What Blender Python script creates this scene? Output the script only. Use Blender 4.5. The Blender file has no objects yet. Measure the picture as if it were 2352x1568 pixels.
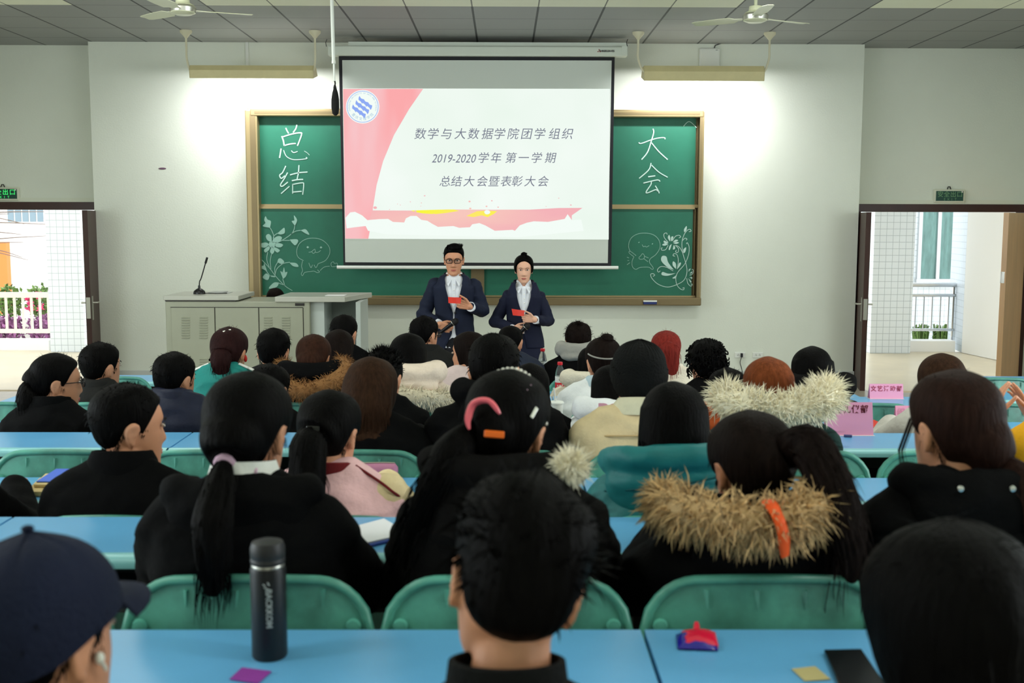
import bpy, bmesh, math, random
import numpy as np
from mathutils import Vector, Matrix, noise

random.seed(11)
RNG = np.random.default_rng(11)
SC = bpy.context.scene
COL = SC.collection
R = math.radians

# ------------------------------------------------------------------ camera
IMG_W, IMG_H, FPX = 2352, 1568, 2530.0
CAM_Z = 1.93
cd = bpy.data.cameras.new('camera')
cam = bpy.data.objects.new('camera', cd)
COL.objects.link(cam)
cd.sensor_width = 36.0
cd.lens = FPX / IMG_W * 36.0
cd.clip_start, cd.clip_end = 0.05, 400
cd.dof.use_dof = True
cd.dof.focus_distance = 8.0
cd.dof.aperture_fstop = 5.0
cam.location = (0, 0, CAM_Z)
CAM_R = Matrix.Rotation(R(-0.41), 3, 'Z') @ Matrix.Rotation(R(90 - 6.29), 3, 'X') @ Matrix.Rotation(R(0.14), 3, 'Z')
cam.rotation_euler = CAM_R.to_euler()
SC.camera = cam


def at(px, py, Y):
    """the point of the vertical plane at distance Y that the photograph shows at (px, py)"""
    d = CAM_R @ Vector((px - IMG_W / 2, IMG_H / 2 - py, -FPX))
    return Vector((0, 0, CAM_Z)) + d * (Y / d.y)


# ------------------------------------------------------------------ sky, light, exposure
SC.view_settings.view_transform = 'Standard'
SC.view_settings.look = 'None'
SC.view_settings.gamma = 1.0
SC.view_settings.exposure = 0.32
SC.view_settings.use_curve_mapping = False
w = bpy.data.worlds.new('overcast_sky')
SC.world = w
w.use_nodes = True
bg = w.node_tree.nodes['Background']
bg.inputs[0].default_value = (0.93, 0.97, 1.0, 1)
bg.inputs[1].default_value = 2.6


def area(name, loc, aim, sx, sy, power, col=(1, 1, 1), spread=180):
    l = bpy.data.lights.new(name, 'AREA')
    l.shape = 'RECTANGLE'
    l.size, l.size_y = sx, sy
    l.energy = power
    l.color = col
    l.spread = R(spread)
    o = bpy.data.objects.new(name, l)
    COL.objects.link(o)
    o.location = loc
    o.rotation_euler = (Vector(aim) - Vector(loc)).to_track_quat('-Z', 'Y').to_euler()
    return o


XL, XR, YW, ZC, YB = -6.33, 5.95, 12.0, 3.80, -3.2      # room: side walls, front wall, ceiling, rear wall
area('daylight_left_windows', (XL + .12, 3.2, 2.0), (0, 3.6, 1.2), 6.5, 1.7, 175, (.93, .98, 1))
area('daylight_right_windows', (XR - .12, 3.2, 2.0), (0, 3.6, 1.2), 6.5, 1.7, 155, (.95, .99, 1))
for _x in (-2.6, 1.9):
    for _y in (1.2, 4.6, 8.0):
        area('ceiling_fill', (_x, _y, ZC - .12), (_x, _y + .25, 0), 1.2, .25, 22, (.97, 1, .93))  # added overhead fill lights, unseen and without fixtures

# ------------------------------------------------------------------ materials
def lin(c):
    c = c / 255.0
    return c / 12.92 if c <= .04045 else ((c + .055) / 1.055) ** 2.4


def rgb(r, g, b):
    return (lin(r), lin(g), lin(b), 1)


MATS = {}


def mat(name, col, rough=.6, metal=0.0, spec=.4, var=0, vscale=6, bump=0, bscale=40, stretch=None, coat=0, island=0):
    if name in MATS:
        return MATS[name]
    m = bpy.data.materials.new(name)
    m.use_nodes = True
    nt = m.node_tree
    p = nt.nodes['Principled BSDF']
    c = rgb(*col)
    p.inputs['Base Color'].default_value = c
    p.inputs['Roughness'].default_value = rough
    p.inputs['Metallic'].default_value = metal
    p.inputs['Specular IOR Level'].default_value = spec
    if coat:
        p.inputs['Coat Weight'].default_value = coat
        p.inputs['Coat Roughness'].default_value = .15
    tc = None
    if var or bump:
        tc = nt.nodes.new('ShaderNodeTexCoord')
        mp = nt.nodes.new('ShaderNodeMapping')
        nt.links.new(tc.outputs['Object'], mp.inputs['Vector'])
        if stretch:
            mp.inputs['Scale'].default_value = stretch
    if var:
        n = nt.nodes.new('ShaderNodeTexNoise')
        n.inputs['Scale'].default_value = vscale
        n.inputs['Detail'].default_value = 5
        n.inputs['Roughness'].default_value = .6
        nt.links.new(mp.outputs[0], n.inputs['Vector'])
        r = nt.nodes.new('ShaderNodeValToRGB')
        r.color_ramp.elements[0].position = .3
        r.color_ramp.elements[1].position = .72
        r.color_ramp.elements[0].color = tuple(v * (1 - var) for v in c[:3]) + (1,)
        r.color_ramp.elements[1].color = tuple(min(1, v * (1 + var)) for v in c[:3]) + (1,)
        nt.links.new(n.outputs[0], r.inputs[0])
        nt.links.new(r.outputs[0], p.inputs['Base Color'])
    if island:
        g = nt.nodes.new('ShaderNodeNewGeometry')
        r = nt.nodes.new('ShaderNodeValToRGB')
        r.color_ramp.elements[0].color = tuple(v * (1 - island) for v in c[:3]) + (1,)
        r.color_ramp.elements[1].color = tuple(min(1, v * (1 + island)) for v in c[:3]) + (1,)
        nt.links.new(g.outputs['Random Per Island'], r.inputs[0])
        nt.links.new(r.outputs[0], p.inputs['Base Color'])
    if bump:
        n = nt.nodes.new('ShaderNodeTexNoise')
        n.inputs['Scale'].default_value = bscale
        n.inputs['Detail'].default_value = 3
        nt.links.new(mp.outputs[0], n.inputs['Vector'])
        b = nt.nodes.new('ShaderNodeBump')
        b.inputs['Strength'].default_value = bump
        b.inputs['Distance'].default_value = .01
        nt.links.new(n.outputs[0], b.inputs['Height'])
        nt.links.new(b.outputs[0], p.inputs['Normal'])
    MATS[name] = m
    return m


def emit(name, col, strength):
    if name in MATS:
        return MATS[name]
    m = bpy.data.materials.new(name)
    m.use_nodes = True
    nt = m.node_tree
    nt.nodes.remove(nt.nodes['Principled BSDF'])
    e = nt.nodes.new('ShaderNodeEmission')
    e.inputs[0].default_value = rgb(*col)
    e.inputs[1].default_value = strength
    nt.links.new(e.outputs[0], nt.nodes['Material Output'].inputs[0])
    MATS[name] = m
    return m


def grid_mat(name, base, line, pitch, width, axes='XZ', offs=(0, 0), rough=.4, widths=None, spec=.4, extra=None):
    """tiles: a base colour with straight joint lines, object coordinates in metres"""
    m = bpy.data.materials.new(name)
    m.use_nodes = True
    nt = m.node_tree
    p = nt.nodes['Principled BSDF']
    p.inputs['Roughness'].default_value = rough
    p.inputs['Specular IOR Level'].default_value = spec
    tc = nt.nodes.new('ShaderNodeTexCoord')
    sp = nt.nodes.new('ShaderNodeSeparateXYZ')
    nt.links.new(tc.outputs['Object'], sp.inputs[0])

    def mth(op, a, b=None):
        n = nt.nodes.new('ShaderNodeMath')
        n.operation = op
        for i, v in enumerate((a, b)):
            if v is None:
                continue
            if isinstance(v, (int, float)):
                n.inputs[i].default_value = v
            else:
                nt.links.new(v, n.inputs[i])
        return n.outputs[0]
    res = None
    for i, ax in enumerate(axes):
        wd = widths[i] if widths else width
        u = mth('DIVIDE', mth('SUBTRACT', sp.outputs[ax], offs[i]), pitch)
        f = mth('FRACT', mth('ADD', u, 1000.5))
        d = mth('ABSOLUTE', mth('SUBTRACT', f, .5))
        l = mth('LESS_THAN', d, wd / pitch / 2)
        res = l if res is None else mth('MAXIMUM', res, l)
    mx = nt.nodes.new('ShaderNodeMix')
    mx.data_type = 'RGBA'
    nt.links.new(res, mx.inputs[0])
    n = nt.nodes.new('ShaderNodeTexNoise')
    n.inputs['Scale'].default_value = 1.3
    nt.links.new(tc.outputs['Object'], n.inputs['Vector'])
    r = nt.nodes.new('ShaderNodeValToRGB')
    c = rgb(*base)
    r.color_ramp.elements[0].color = tuple(v * .93 for v in c[:3]) + (1,)
    r.color_ramp.elements[1].color = tuple(v * 1.05 for v in c[:3]) + (1,)
    nt.links.new(n.outputs[0], r.inputs[0])
    nt.links.new(r.outputs[0], mx.inputs[6])
    mx.inputs[7].default_value = rgb(*line)
    nt.links.new(mx.outputs[2], p.inputs['Base Color'])
    MATS[name] = m
    return m


def glass_mat(name, tint, mixv):
    m = bpy.data.materials.new(name)
    m.use_nodes = True
    nt = m.node_tree
    nt.nodes.remove(nt.nodes['Principled BSDF'])
    t = nt.nodes.new('ShaderNodeBsdfTransparent')
    t.inputs[0].default_value = rgb(*tint)
    g = nt.nodes.new('ShaderNodeBsdfGlossy')
    g.inputs['Roughness'].default_value = .03
    mx = nt.nodes.new('ShaderNodeMixShader')
    mx.inputs[0].default_value = mixv
    nt.links.new(t.outputs[0], mx.inputs[1])
    nt.links.new(g.outputs[0], mx.inputs[2])
    nt.links.new(mx.outputs[0], nt.nodes['Material Output'].inputs[0])
    MATS[name] = m
    return m


# ------------------------------------------------------------------ mesh builder
class MB:
    def __init__(s):
        s.v, s.f, s.mi = [], [], []

    def add(s, vs, fs, mi=0):
        o = len(s.v)
        s.v.extend([tuple(p) for p in vs])
        s.f.extend([tuple(i + o for i in f) for f in fs])
        s.mi.extend([mi] * len(fs))
        return s

    def box(s, x0, x1, y0, y1, z0, z1, mi=0):
        vs = [(x, y, z) for z in (z0, z1) for y in (y0, y1) for x in (x0, x1)]
        return s.add(vs, [(0, 2, 3, 1), (4, 5, 7, 6), (0, 1, 5, 4), (2, 6, 7, 3), (0, 4, 6, 2), (1, 3, 7, 5)], mi)

    def loft(s, rings, closed=True, cap=True, mi=0):
        """rings: list of equally long point lists"""
        n = len(rings[0])
        vs = [p for r in rings for p in r]
        fs = []
        m = n if closed else n - 1
        for i in range(len(rings) - 1):
            for j in range(m):
                a, b = i * n + j, i * n + (j + 1) % n
                fs.append((a, b, b + n, a + n))
        if cap and closed:
            fs.append(tuple(reversed(range(n))))
            fs.append(tuple(range((len(rings) - 1) * n, len(rings) * n)))
        return s.add(vs, fs, mi)

    def tube(s, pts, rad, n=8, mi=0, squash=None):
        pts = [Vector(p) for p in pts]
        if not hasattr(rad, '__len__'):
            rad = [rad] * len(pts)
        up = None
        rings = []
        for i, p in enumerate(pts):
            t = (pts[min(i + 1, len(pts) - 1)] - pts[max(i - 1, 0)])
            t = t.normalized() if t.length > 1e-9 else Vector((0, 0, 1))
            if up is None:
                up = Vector((0, 0, 1)) if abs(t.z) < .9 else Vector((0, 1, 0))
            a = t.cross(up)
            a = a.normalized() if a.length > 1e-6 else t.orthogonal().normalized()
            b = a.cross(t).normalized()
            up = b
            sq = squash if squash else 1
            rings.append([p + a * (rad[i] * math.cos(2 * math.pi * k / n)) + b * (sq * rad[i] * math.sin(2 * math.pi * k / n)) for k in range(n)])
        return s.loft(rings, mi=mi)

    def capsule(s, p0, p1, r0, r1, n=12, mi=0):
        p0, p1 = Vector(p0), Vector(p1)
        ax = (p1 - p0)
        L = ax.length
        ax = ax.normalized() if L > 1e-6 else Vector((0, 0, 1))
        pts, rd = [], []
        for k in range(5):
            a = math.pi / 2 * k / 4
            pts.append(p0 - ax * r0 * math.cos(a)); rd.append(max(r0 * math.sin(a), r0 * .02))
        for k in range(5):
            a = math.pi / 2 * k / 4
            pts.append(p1 + ax * r1 * math.sin(a)); rd.append(max(r1 * math.cos(a), r1 * .02))
        return s.tube(pts, rd, n, mi)

    def ell(s, c, rx, ry, rz, nu=16, nv=10, mi=0, M=None):
        c = Vector(c)
        rings = []
        for i in range(nv + 1):
            a = math.pi * i / nv
            sr = max(math.sin(a), .02)
            ring = []
            for k in range(nu):
                b = 2 * math.pi * k / nu
                p = Vector((rx * sr * math.cos(b), ry * sr * math.sin(b), -rz * math.cos(a)))
                if M is not None:
                    p = M @ p
                ring.append(c + p)
            rings.append(ring)
        return s.loft(rings, mi=mi)

    def lathe(s, prof, c=(0, 0, 0), n=24, mi=0, cap=True):
        c = Vector(c)
        rings = [[c + Vector((r * math.cos(2 * math.pi * k / n), r * math.sin(2 * math.pi * k / n), z)) for k in range(n)] for r, z in prof]
        return s.loft(rings, mi=mi, cap=cap)

    def strand(s, pts, r, mi=0):
        """tapering three-sided hair"""
        pts = [Vector(p) for p in pts]
        n = len(pts)
        t = (pts[-1] - pts[0])
        t = t.normalized() if t.length > 1e-9 else Vector((0, 0, 1))
        a = t.orthogonal().normalized()
        b = t.cross(a)
        vs, fs = [], []
        for i, p in enumerate(pts[:-1]):
            q = r * (1 - .75 * i / (n - 1))
            for k in range(3):
                an = 2.094 * k
                vs.append(p + a * (q * math.cos(an)) + b * (q * math.sin(an)))
        vs.append(pts[-1])
        for i in range(n - 2):
            for k in range(3):
                x, y = i * 3 + k, i * 3 + (k + 1) % 3
                fs.append((x, y, y + 3, x + 3))
        o = (n - 2) * 3
        for k in range(3):
            fs.append((o + k, o + (k + 1) % 3, len(vs) - 1))
        return s.add(vs, fs, mi)

    def xform(s, M, start=0):
        s.v[start:] = [tuple(M @ Vector(p)) for p in s.v[start:]]
        return s

    def mesh(s, name, mats, smooth=True, angle=None):
        me = bpy.data.meshes.new(name)
        me.from_pydata(s.v, [], s.f)
        for m in (mats if isinstance(mats, (list, tuple)) else [mats]):
            me.materials.append(m)
        if len(me.materials) > 1:
            me.polygons.foreach_set('material_index', s.mi)
        finish(me, smooth, angle)
        return me

    def obj(s, name, mats, parent=None, smooth=True, angle=40, loc=None):
        return link(name, s.mesh(name, mats, smooth, angle), parent, loc)


def finish(me, smooth=True, angle=None):
    bm = bmesh.new()
    bm.from_mesh(me)
    bmesh.ops.recalc_face_normals(bm, faces=bm.faces)
    bm.to_mesh(me)
    bm.free()
    if smooth:
        me.polygons.foreach_set('use_smooth', [True] * len(me.polygons))
        if angle:
            me.set_sharp_from_angle(angle=R(angle))
    me.update()


def link(name, data, parent=None, loc=None):
    o = bpy.data.objects.new(name, data)
    COL.objects.link(o)
    if parent is not None:
        o.parent = parent
    if loc is not None:
        o.location = loc
    return o


def bevel(o, wd, seg=2):
    b = o.modifiers.new('bevel', 'BEVEL')
    b.width = wd
    b.segments = seg
    b.limit_method = 'ANGLE'
    return o


def remesh(mb, voxel, smooth=4, name='m'):
    me = bpy.data.meshes.new('tmp')
    me.from_pydata(mb.v, [], mb.f)
    finish(me, False)
    o = bpy.data.objects.new('tmp', me)
    COL.objects.link(o)
    md = o.modifiers.new('r', 'REMESH')
    md.mode = 'VOXEL'
    md.voxel_size = voxel
    if smooth:
        sm = o.modifiers.new('s', 'SMOOTH')
        sm.factor = .5
        sm.iterations = smooth
    dg = bpy.context.evaluated_depsgraph_get()
    out = bpy.data.meshes.new_from_object(o.evaluated_get(dg))
    out.name = name
    bpy.data.objects.remove(o)
    bpy.data.meshes.remove(me)
    out.materials.clear()
    out.polygons.foreach_set('use_smooth', [True] * len(out.polygons))
    return out


def thing(name, label, cat, loc=(0, 0, 0), rotz=0, group=None):
    o = bpy.data.objects.new(name, None)
    COL.objects.link(o)
    o.empty_display_size = .1
    o.location = loc
    o.rotation_euler = (0, 0, rotz)
    o['label'] = label
    o['category'] = cat
    if group:
        o['group'] = group
    return o


def tag(o, label, cat, group=None):
    o['label'] = label
    o['category'] = cat
    if group:
        o['group'] = group
    return o


def struct(o, label=None):
    o['kind'] = 'structure'
    if label:
        o['label'] = label
    return o


def text_geo(s, size, shear=0, bold=0, align='CENTER', sx=1.0):
    c = bpy.data.curves.new('t', 'FONT')
    c.body = s
    c.size = size
    c.shear = shear
    c.offset = bold
    c.align_x = align
    c.align_y = 'CENTER'
    c.resolution_u = 3
    o = bpy.data.objects.new('t', c)
    COL.objects.link(o)
    dg = bpy.context.evaluated_depsgraph_get()
    me = bpy.data.meshes.new_from_object(o.evaluated_get(dg))
    vs = [(v.co.x * sx, v.co.y, 0) for v in me.vertices]
    fs = [tuple(p.vertices) for p in me.polygons]
    bpy.data.objects.remove(o)
    bpy.data.curves.remove(c)
    bpy.data.meshes.remove(me)
    return vs, fs


def smooth_path(pts, sub=5):
    """Catmull-Rom through the points"""
    P = [Vector(p) for p in pts]
    if len(P) < 3:
        return P
    out = []
    for i in range(len(P) - 1):
        p0, p1, p2, p3 = P[max(i - 1, 0)], P[i], P[i + 1], P[min(i + 2, len(P) - 1)]
        for k in range(sub):
            t = k / sub
            out.append(.5 * ((2 * p1) + (p2 - p0) * t + (2 * p0 - 5 * p1 + 4 * p2 - p3) * t * t + (3 * p1 - p0 - 3 * p2 + p3) * t ** 3))
    out.append(P[-1])
    return out


def ctab(x, tab):
    """smooth interpolation in a table of (x, y)"""
    xs = [t[0] for t in tab]
    ys = [t[1] for t in tab]
    if x <= xs[0]:
        return ys[0]
    if x >= xs[-1]:
        return ys[-1]
    i = max(k for k in range(len(xs)) if xs[k] <= x)
    i = min(i, len(xs) - 2)
    h = xs[i + 1] - xs[i]
    t = (x - xs[i]) / h

    def slope(k):
        if k == 0:
            return (ys[1] - ys[0]) / (xs[1] - xs[0])
        if k == len(xs) - 1:
            return (ys[-1] - ys[-2]) / (xs[-1] - xs[-2])
        return (ys[k + 1] - ys[k - 1]) / (xs[k + 1] - xs[k - 1])
    m0, m1 = slope(i) * h, slope(i + 1) * h
    return (2 * t ** 3 - 3 * t ** 2 + 1) * ys[i] + (t ** 3 - 2 * t ** 2 + t) * m0 + (-2 * t ** 3 + 3 * t ** 2) * ys[i + 1] + (t ** 3 - t ** 2) * m1
# ------------------------------------------------------------------ room shell
m_wall = mat('wall_paint', (226, 230, 218), .75, var=.03, vscale=1.1, bump=.12, bscale=55)
m_white = mat('white_plastic', (228, 230, 224), .4)
m_floor = mat('terrazzo_floor', (168, 160, 146), .35, var=.12, vscale=9)
m_step = mat('step_concrete', (112, 108, 102), .6, var=.15, vscale=7)
TIERS = [(YB, 2.86, .404), (2.86, 4.52, .306), (4.52, 6.07, .209), (6.07, 7.75, .111), (7.75, 12.3, 0.0)]
fl = MB()
for y0, y1, z in TIERS:
    fl.box(XL, XR, y0, y1, -.25, z)
struct(fl.obj('floor', m_step if False else m_floor, smooth=False))
DAIS_Z = .15
struct(bevel(MB().box(-4.42, 3.84, 9.35, YW, .0, DAIS_Z).obj('floor_platform', m_floor, smooth=False), .008))

X0 = at(1097, 98, YW).x
PITCH = .585
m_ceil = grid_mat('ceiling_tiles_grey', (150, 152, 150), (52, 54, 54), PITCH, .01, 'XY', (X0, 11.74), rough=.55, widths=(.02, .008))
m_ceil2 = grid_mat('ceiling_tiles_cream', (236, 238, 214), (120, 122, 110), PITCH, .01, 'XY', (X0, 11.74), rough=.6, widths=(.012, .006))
ce = MB()
yl = 11.74 - 3 * PITCH
xs = [X0 + PITCH * k for k in range(-14, 14)]
xs = [XL - .3] + [x for x in xs if XL < x < XR] + [XR + .3]


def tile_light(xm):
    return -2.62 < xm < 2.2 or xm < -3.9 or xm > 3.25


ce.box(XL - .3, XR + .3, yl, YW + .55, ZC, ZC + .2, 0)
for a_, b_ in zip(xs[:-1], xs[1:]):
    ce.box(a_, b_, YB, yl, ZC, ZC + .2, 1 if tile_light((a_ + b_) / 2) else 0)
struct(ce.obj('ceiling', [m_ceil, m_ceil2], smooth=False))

WBL, WBR = -4.424, 3.842          # ends of the projecting middle wall
YD = 12.25                        # plane of the door walls
struct(MB().box(WBL, WBR, YW, YW + .35, 0, ZC).obj('wall_front', m_wall, smooth=False))
LDX0, LDX1, RDX0, RDX1, DH = -6.24, -4.50, 3.94, 5.76, 2.03
struct(MB().box(XL - .2, XR + .2, YD, YD + .2, DH + .07, ZC).box(XL - .2, LDX0 - .06, YD, YD + .2, -.2, DH + .07)
       .box(LDX1 + .06, WBL + .02, YD, YD + .2, 0, DH + .07).box(WBR - .02, RDX0 - .06, YD, YD + .2, 0, DH + .07)
       .box(RDX1 + .06, XR + .2, YD, YD + .2, -.2, DH + .07).obj('wall_front_sides', m_wall, smooth=False))
m_skirt = mat('skirting_tile', (196, 200, 196), .35)
struct(bevel(MB().box(WBL - .012, WBR + .012, YW - .016, YW, 0, .285).obj('baseboard_front', m_skirt, smooth=False), .004))
struct(MB().box(XL - .2, XR + .2, YB - .2, YB, -.2, ZC).obj('wall_rear', m_wall, smooth=False))

m_alu = mat('window_aluminium', (190, 194, 196), .4, metal=.6)
m_pane = glass_mat('window_glass', (236, 244, 244), .08)
WINS = [(-2.6, .4), (1.0, 4.0), (4.8, 7.8)]
for side, xw, sgn in (('left', XL, -1), ('right', XR, 1)):
    wl = MB()
    xa, xb = (xw - .2, xw) if sgn < 0 else (xw, xw + .2)
    wl.box(xa, xb, YB, YD, -.2, .95).box(xa, xb, YB, YD, 2.95, ZC)
    ys = [YB] + [v for w_ in WINS for v in w_] + [YD]
    for i in range(0, len(ys), 2):
        wl.box(xa, xb, ys[i], ys[i + 1], .95, 2.95)
    struct(wl.obj('wall_' + side, m_wall, smooth=False))
    for k, (y0, y1) in enumerate(WINS):
        f = MB()
        xm = (xa + xb) / 2
        for yy in (y0, (y0 + y1) / 2 - .03, y1 - .06):
            f.box(xm - .03, xm + .03, yy, yy + .06, .95, 2.95)
        f.box(xm - .03, xm + .03, y0, y1, .95, 1.01).box(xm - .03, xm + .03, y0, y1, 2.89, 2.95).box(xm - .03, xm + .03, y0, y1, 2.3, 2.36)
        o = struct(f.obj('window_%d' % (k + 1 + (3 if sgn > 0 else 0)), m_alu, smooth=False))
        MB().box(xm - .004, xm + .004, y0 + .05, y1 - .05, 1, 2.9).obj('glass_pane', m_pane, o, smooth=False)

# ------------------------------------------------------------------ doors
m_frame = mat('door_frame_brown_leaf_shade', (58, 30, 24), .4, var=.15, vscale=5)  # the frame's own brown; on three leaves this dark colour paints their shade
m_leaf_lit = mat('door_veneer_lit', (230, 184, 138), .3, var=.2, vscale=3, stretch=(1, 1, .15))  # the same leaf wood, paled to paint in the light falling on it
m_trimw = mat('door_casing_paint', (222, 226, 210), .6)
m_metal = mat('brushed_steel', (190, 188, 180), .3, metal=.9)
m_dark = mat('dark_metal', (60, 58, 56), .4, metal=.7)


def leaf(parent, hx, hy, ex, ey, name='door_leaf', lever=True, m=None):
    d = Vector((ex - hx, ey - hy, 0))
    L = d.length
    d.normalize()
    n = Vector((-d.y, d.x, 0))
    M = Matrix(((d.x, n.x, 0, hx), (d.y, n.y, 0, hy), (0, 0, 1, 0), (0, 0, 0, 1)))
    b = MB().box(0, L, -.024, .024, .012, DH - .01).xform(M)
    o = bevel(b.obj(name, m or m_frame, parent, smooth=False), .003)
    e = MB().box(L - .001, L + .006, -.026, .026, .012, DH - .01).xform(M)
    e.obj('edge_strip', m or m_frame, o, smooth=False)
    h = MB()
    if lever:
        h.box(L - .1, L - .04, -.034, .034, .88, 1.13)
        for s in (-1, 1):
            h.tube([(L - .07, s * .03, 1.06), (L - .07, s * .075, 1.06), (L - .16, s * .085, 1.06)], .009)
        h.box(L, L + .008, -.02, .02, .9, 1.12)
    else:
        h.box(L - .01, L + .006, -.03, .012, 1.28, 1.4)
    h.xform(M)
    h.obj('door_handle' if lever else 'door_latch', m_metal, o, angle=40)
    return o


for num, x0, x1 in ((1, LDX0, LDX1), (2, RDX0, RDX1)):
    fr = MB()
    fr.box(x0 - .06, x0, YD - .03, YD + .21, 0, DH).box(x1, x1 + .06, YD - .03, YD + .21, 0, DH)
    fr.box(x0 - .06, x1 + .06, YD - .03, YD + .21, DH, DH + .085)
    d = struct(bevel(fr.obj('door_%d' % num, m_frame, smooth=False), .004))
    cs = MB()
    cs.box(x0 - .11, x1 + .11, YD - .022, YD, DH + .085, DH + .13)
    if num == 1:
        cs.box(x1 + .06, min(x1 + .1, WBL + .02), YD - .022, YD, 0, DH + .085)
    else:
        cs.box(max(x0 - .1, WBR - .02), x0 - .06, YD - .022, YD, 0, DH + .085)
    cs.obj('casing', m_trimw, d, smooth=False)
    if num == 1:
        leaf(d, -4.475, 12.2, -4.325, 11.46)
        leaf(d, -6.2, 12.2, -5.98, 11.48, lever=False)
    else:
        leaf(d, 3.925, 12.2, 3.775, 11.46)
        leaf(d, 5.74, 12.2, 5.27, 11.6, lever=False, m=m_leaf_lit)

# emergency exit signs
m_signg = mat('exit_sign_panel', (18, 70, 58), .3)
m_signb = mat('sign_case', (214, 216, 196), .5)


def exit_sign(cx, cy, wpx, hpx, lit, label):
    c = at(cx, cy, YD - .03)
    k = (at(cx + 10, cy, YD - .03) - c).length / 10
    W, H = wpx * k / 2, hpx * k / 2
    t = thing('exit_sign', label, 'exit sign', (c.x, YD, c.z), group='green exit signs over the doors')
    bevel(MB().box(-W, W, -.045, 0, -H, H).obj('sign_case', m_signb, t, smooth=False), .006)
    MB().box(-W + .018, W - .018, -.048, -.044, -H + .018, H - .018).obj('sign_panel', m_signg, t, smooth=False)
    MB().tube([(-.12 * W, -.02, H), (-.05 * W, -.02, H + .03), (.05 * W, -.02, H + .03), (.12 * W, -.02, H)], .006, 6).obj('hanging_bracket', m_dark, t)
    g = MB()
    chars = '安全出口'
    for i, ch in enumerate(chars):
        v, f = text_geo(ch, H * .95)
        g.add([(x + (-.62 + .42 * i) * W, -.0495, y + .2 * H) for x, y, _ in v], f)
    for i, ch in enumerate('EXIT'):
        v, f = text_geo(ch, H * .5)
        g.add([(x + (-.33 + .24 * i) * W, -.0495, y - .52 * H) for x, y, _ in v], f)
    m = emit('lit_exit_lettering', (70, 245, 120), 1.0) if lit else mat('unlit_exit_lettering', (120, 165, 120), .5)
    g.obj('lettering', m, t, smooth=False)
    MB().box(W - .04, W - .025, -.05, -.046, H - .035, H - .02).obj('indicator_lamp', m_white, t, smooth=False)


exit_sign(6, 445, 76, 30, True, 'lit green exit sign over the left doorway')
exit_sign(2180, 450, 70, 30, False, 'unlit dark green exit sign over the right doorway')

# ------------------------------------------------------------------ outside the doors
m_tile = grid_mat('outdoor_wall_tiles', (222, 230, 234), (160, 172, 178), .0955, .006, 'XZ', (.02, .0), rough=.3)
m_tiley = grid_mat('outdoor_wall_tiles_side', (206, 216, 224), (160, 172, 180), .0955, .006, 'YZ', (.02, .0), rough=.3)
m_cor = mat('corridor_floor_tile', (206, 194, 166), .3, var=.08, vscale=2)
m_ow = mat('outdoor_white_paint', (240, 240, 236), .7)
m_ground = mat('ground_paving', (190, 188, 180), .8, var=.1)
struct(MB().box(-15, -2, YD + .2, 16.25, -.25, -.005).box(-2, 15, YD + .2, 16.25, -.25, -.005).obj('floor_corridor', m_cor, smooth=False))
struct(MB().box(-40, 40, 16.25, 60, -.6, -.3).obj('ground', m_ground, smooth=False))
struct(MB().box(-15, 15, YD + .2, 16.6, 3.3, 3.5).obj('ceiling_corridor', m_ow, smooth=False))


def pillar(px0, px1, Y, z1):
    x0, x1 = at(px0, 650, Y).x, at(px1, 650, Y).x
    return struct(MB().box(x0, x1, Y, Y + .5, -.005, z1).obj('pillar', m_tile, smooth=False))


pillar(110, 189, 16.05, 3.3)
pillar(2004, 2097, 16.05, 3.3)
# left: kerb, railing, beds
struct(bevel(MB().box(-14, at(112, 700, 16.3).x, 16.25, 16.5, -.3, .15).obj('trim_kerb', m_ow, smooth=False), .01))
m_rail = mat('cream_painted_railing', (226, 222, 204), .4)
tr = thing('railing', 'cream painted railing with upright bars outside the left doorway', 'railing', (-8.6, 16.6, -.3))
zt, zb = at(60, 677, 16.6).z + .3, at(60, 760, 16.6).z + .3
MB().box(-2.6, 1.9, -.03, .03, zt - .04, zt + .04).obj('top_rail', m_rail, tr, smooth=False)
MB().box(-2.6, 1.9, -.025, .025, zb - .03, zb + .03).obj('bottom_rail', m_rail, tr, smooth=False)
for k in range(36):
    MB().box(-2.6 + k * .127, -2.57 + k * .127, -.015, .015, zb, zt).obj('bar', m_rail, tr, smooth=False)
for x_ in (-2.6, 1.88):
    MB().box(x_, x_ + .05, -.03, .03, 0, zb + .01).obj('post', m_rail, tr, smooth=False)


def leaf_cloud(mb, c, rx, ry, rz, n, size, mi=0):
    c = Vector(c)
    for _ in range(n):
        u = Vector(RNG.normal(size=3)).normalized() * (random.random() ** .4)
        p = c + Vector((u.x * rx, u.y * ry, u.z * rz))
        d = Vector(RNG.normal(size=3)).normalized()
        e = d.orthogonal().normalized()
        s = size * random.uniform(.6, 1.2)
        q = e.cross(d) * .12 * s
        mb.add([p, p + d * s * .5 + e * s * .28 + q, p + d * s, p + d * s * .5 - e * s * .28 + q], [(0, 1, 2, 3)], mi)


m_lg = mat('shrub_leaf_green', (98, 128, 62), .5, island=.5)
m_lp = mat('purple_leaf', (150, 96, 140), .5, island=.5)
m_pk = mat('pink_petal', (226, 60, 120), .5, island=.2)
m_twig = mat('bark', (120, 104, 92), .8)


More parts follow.
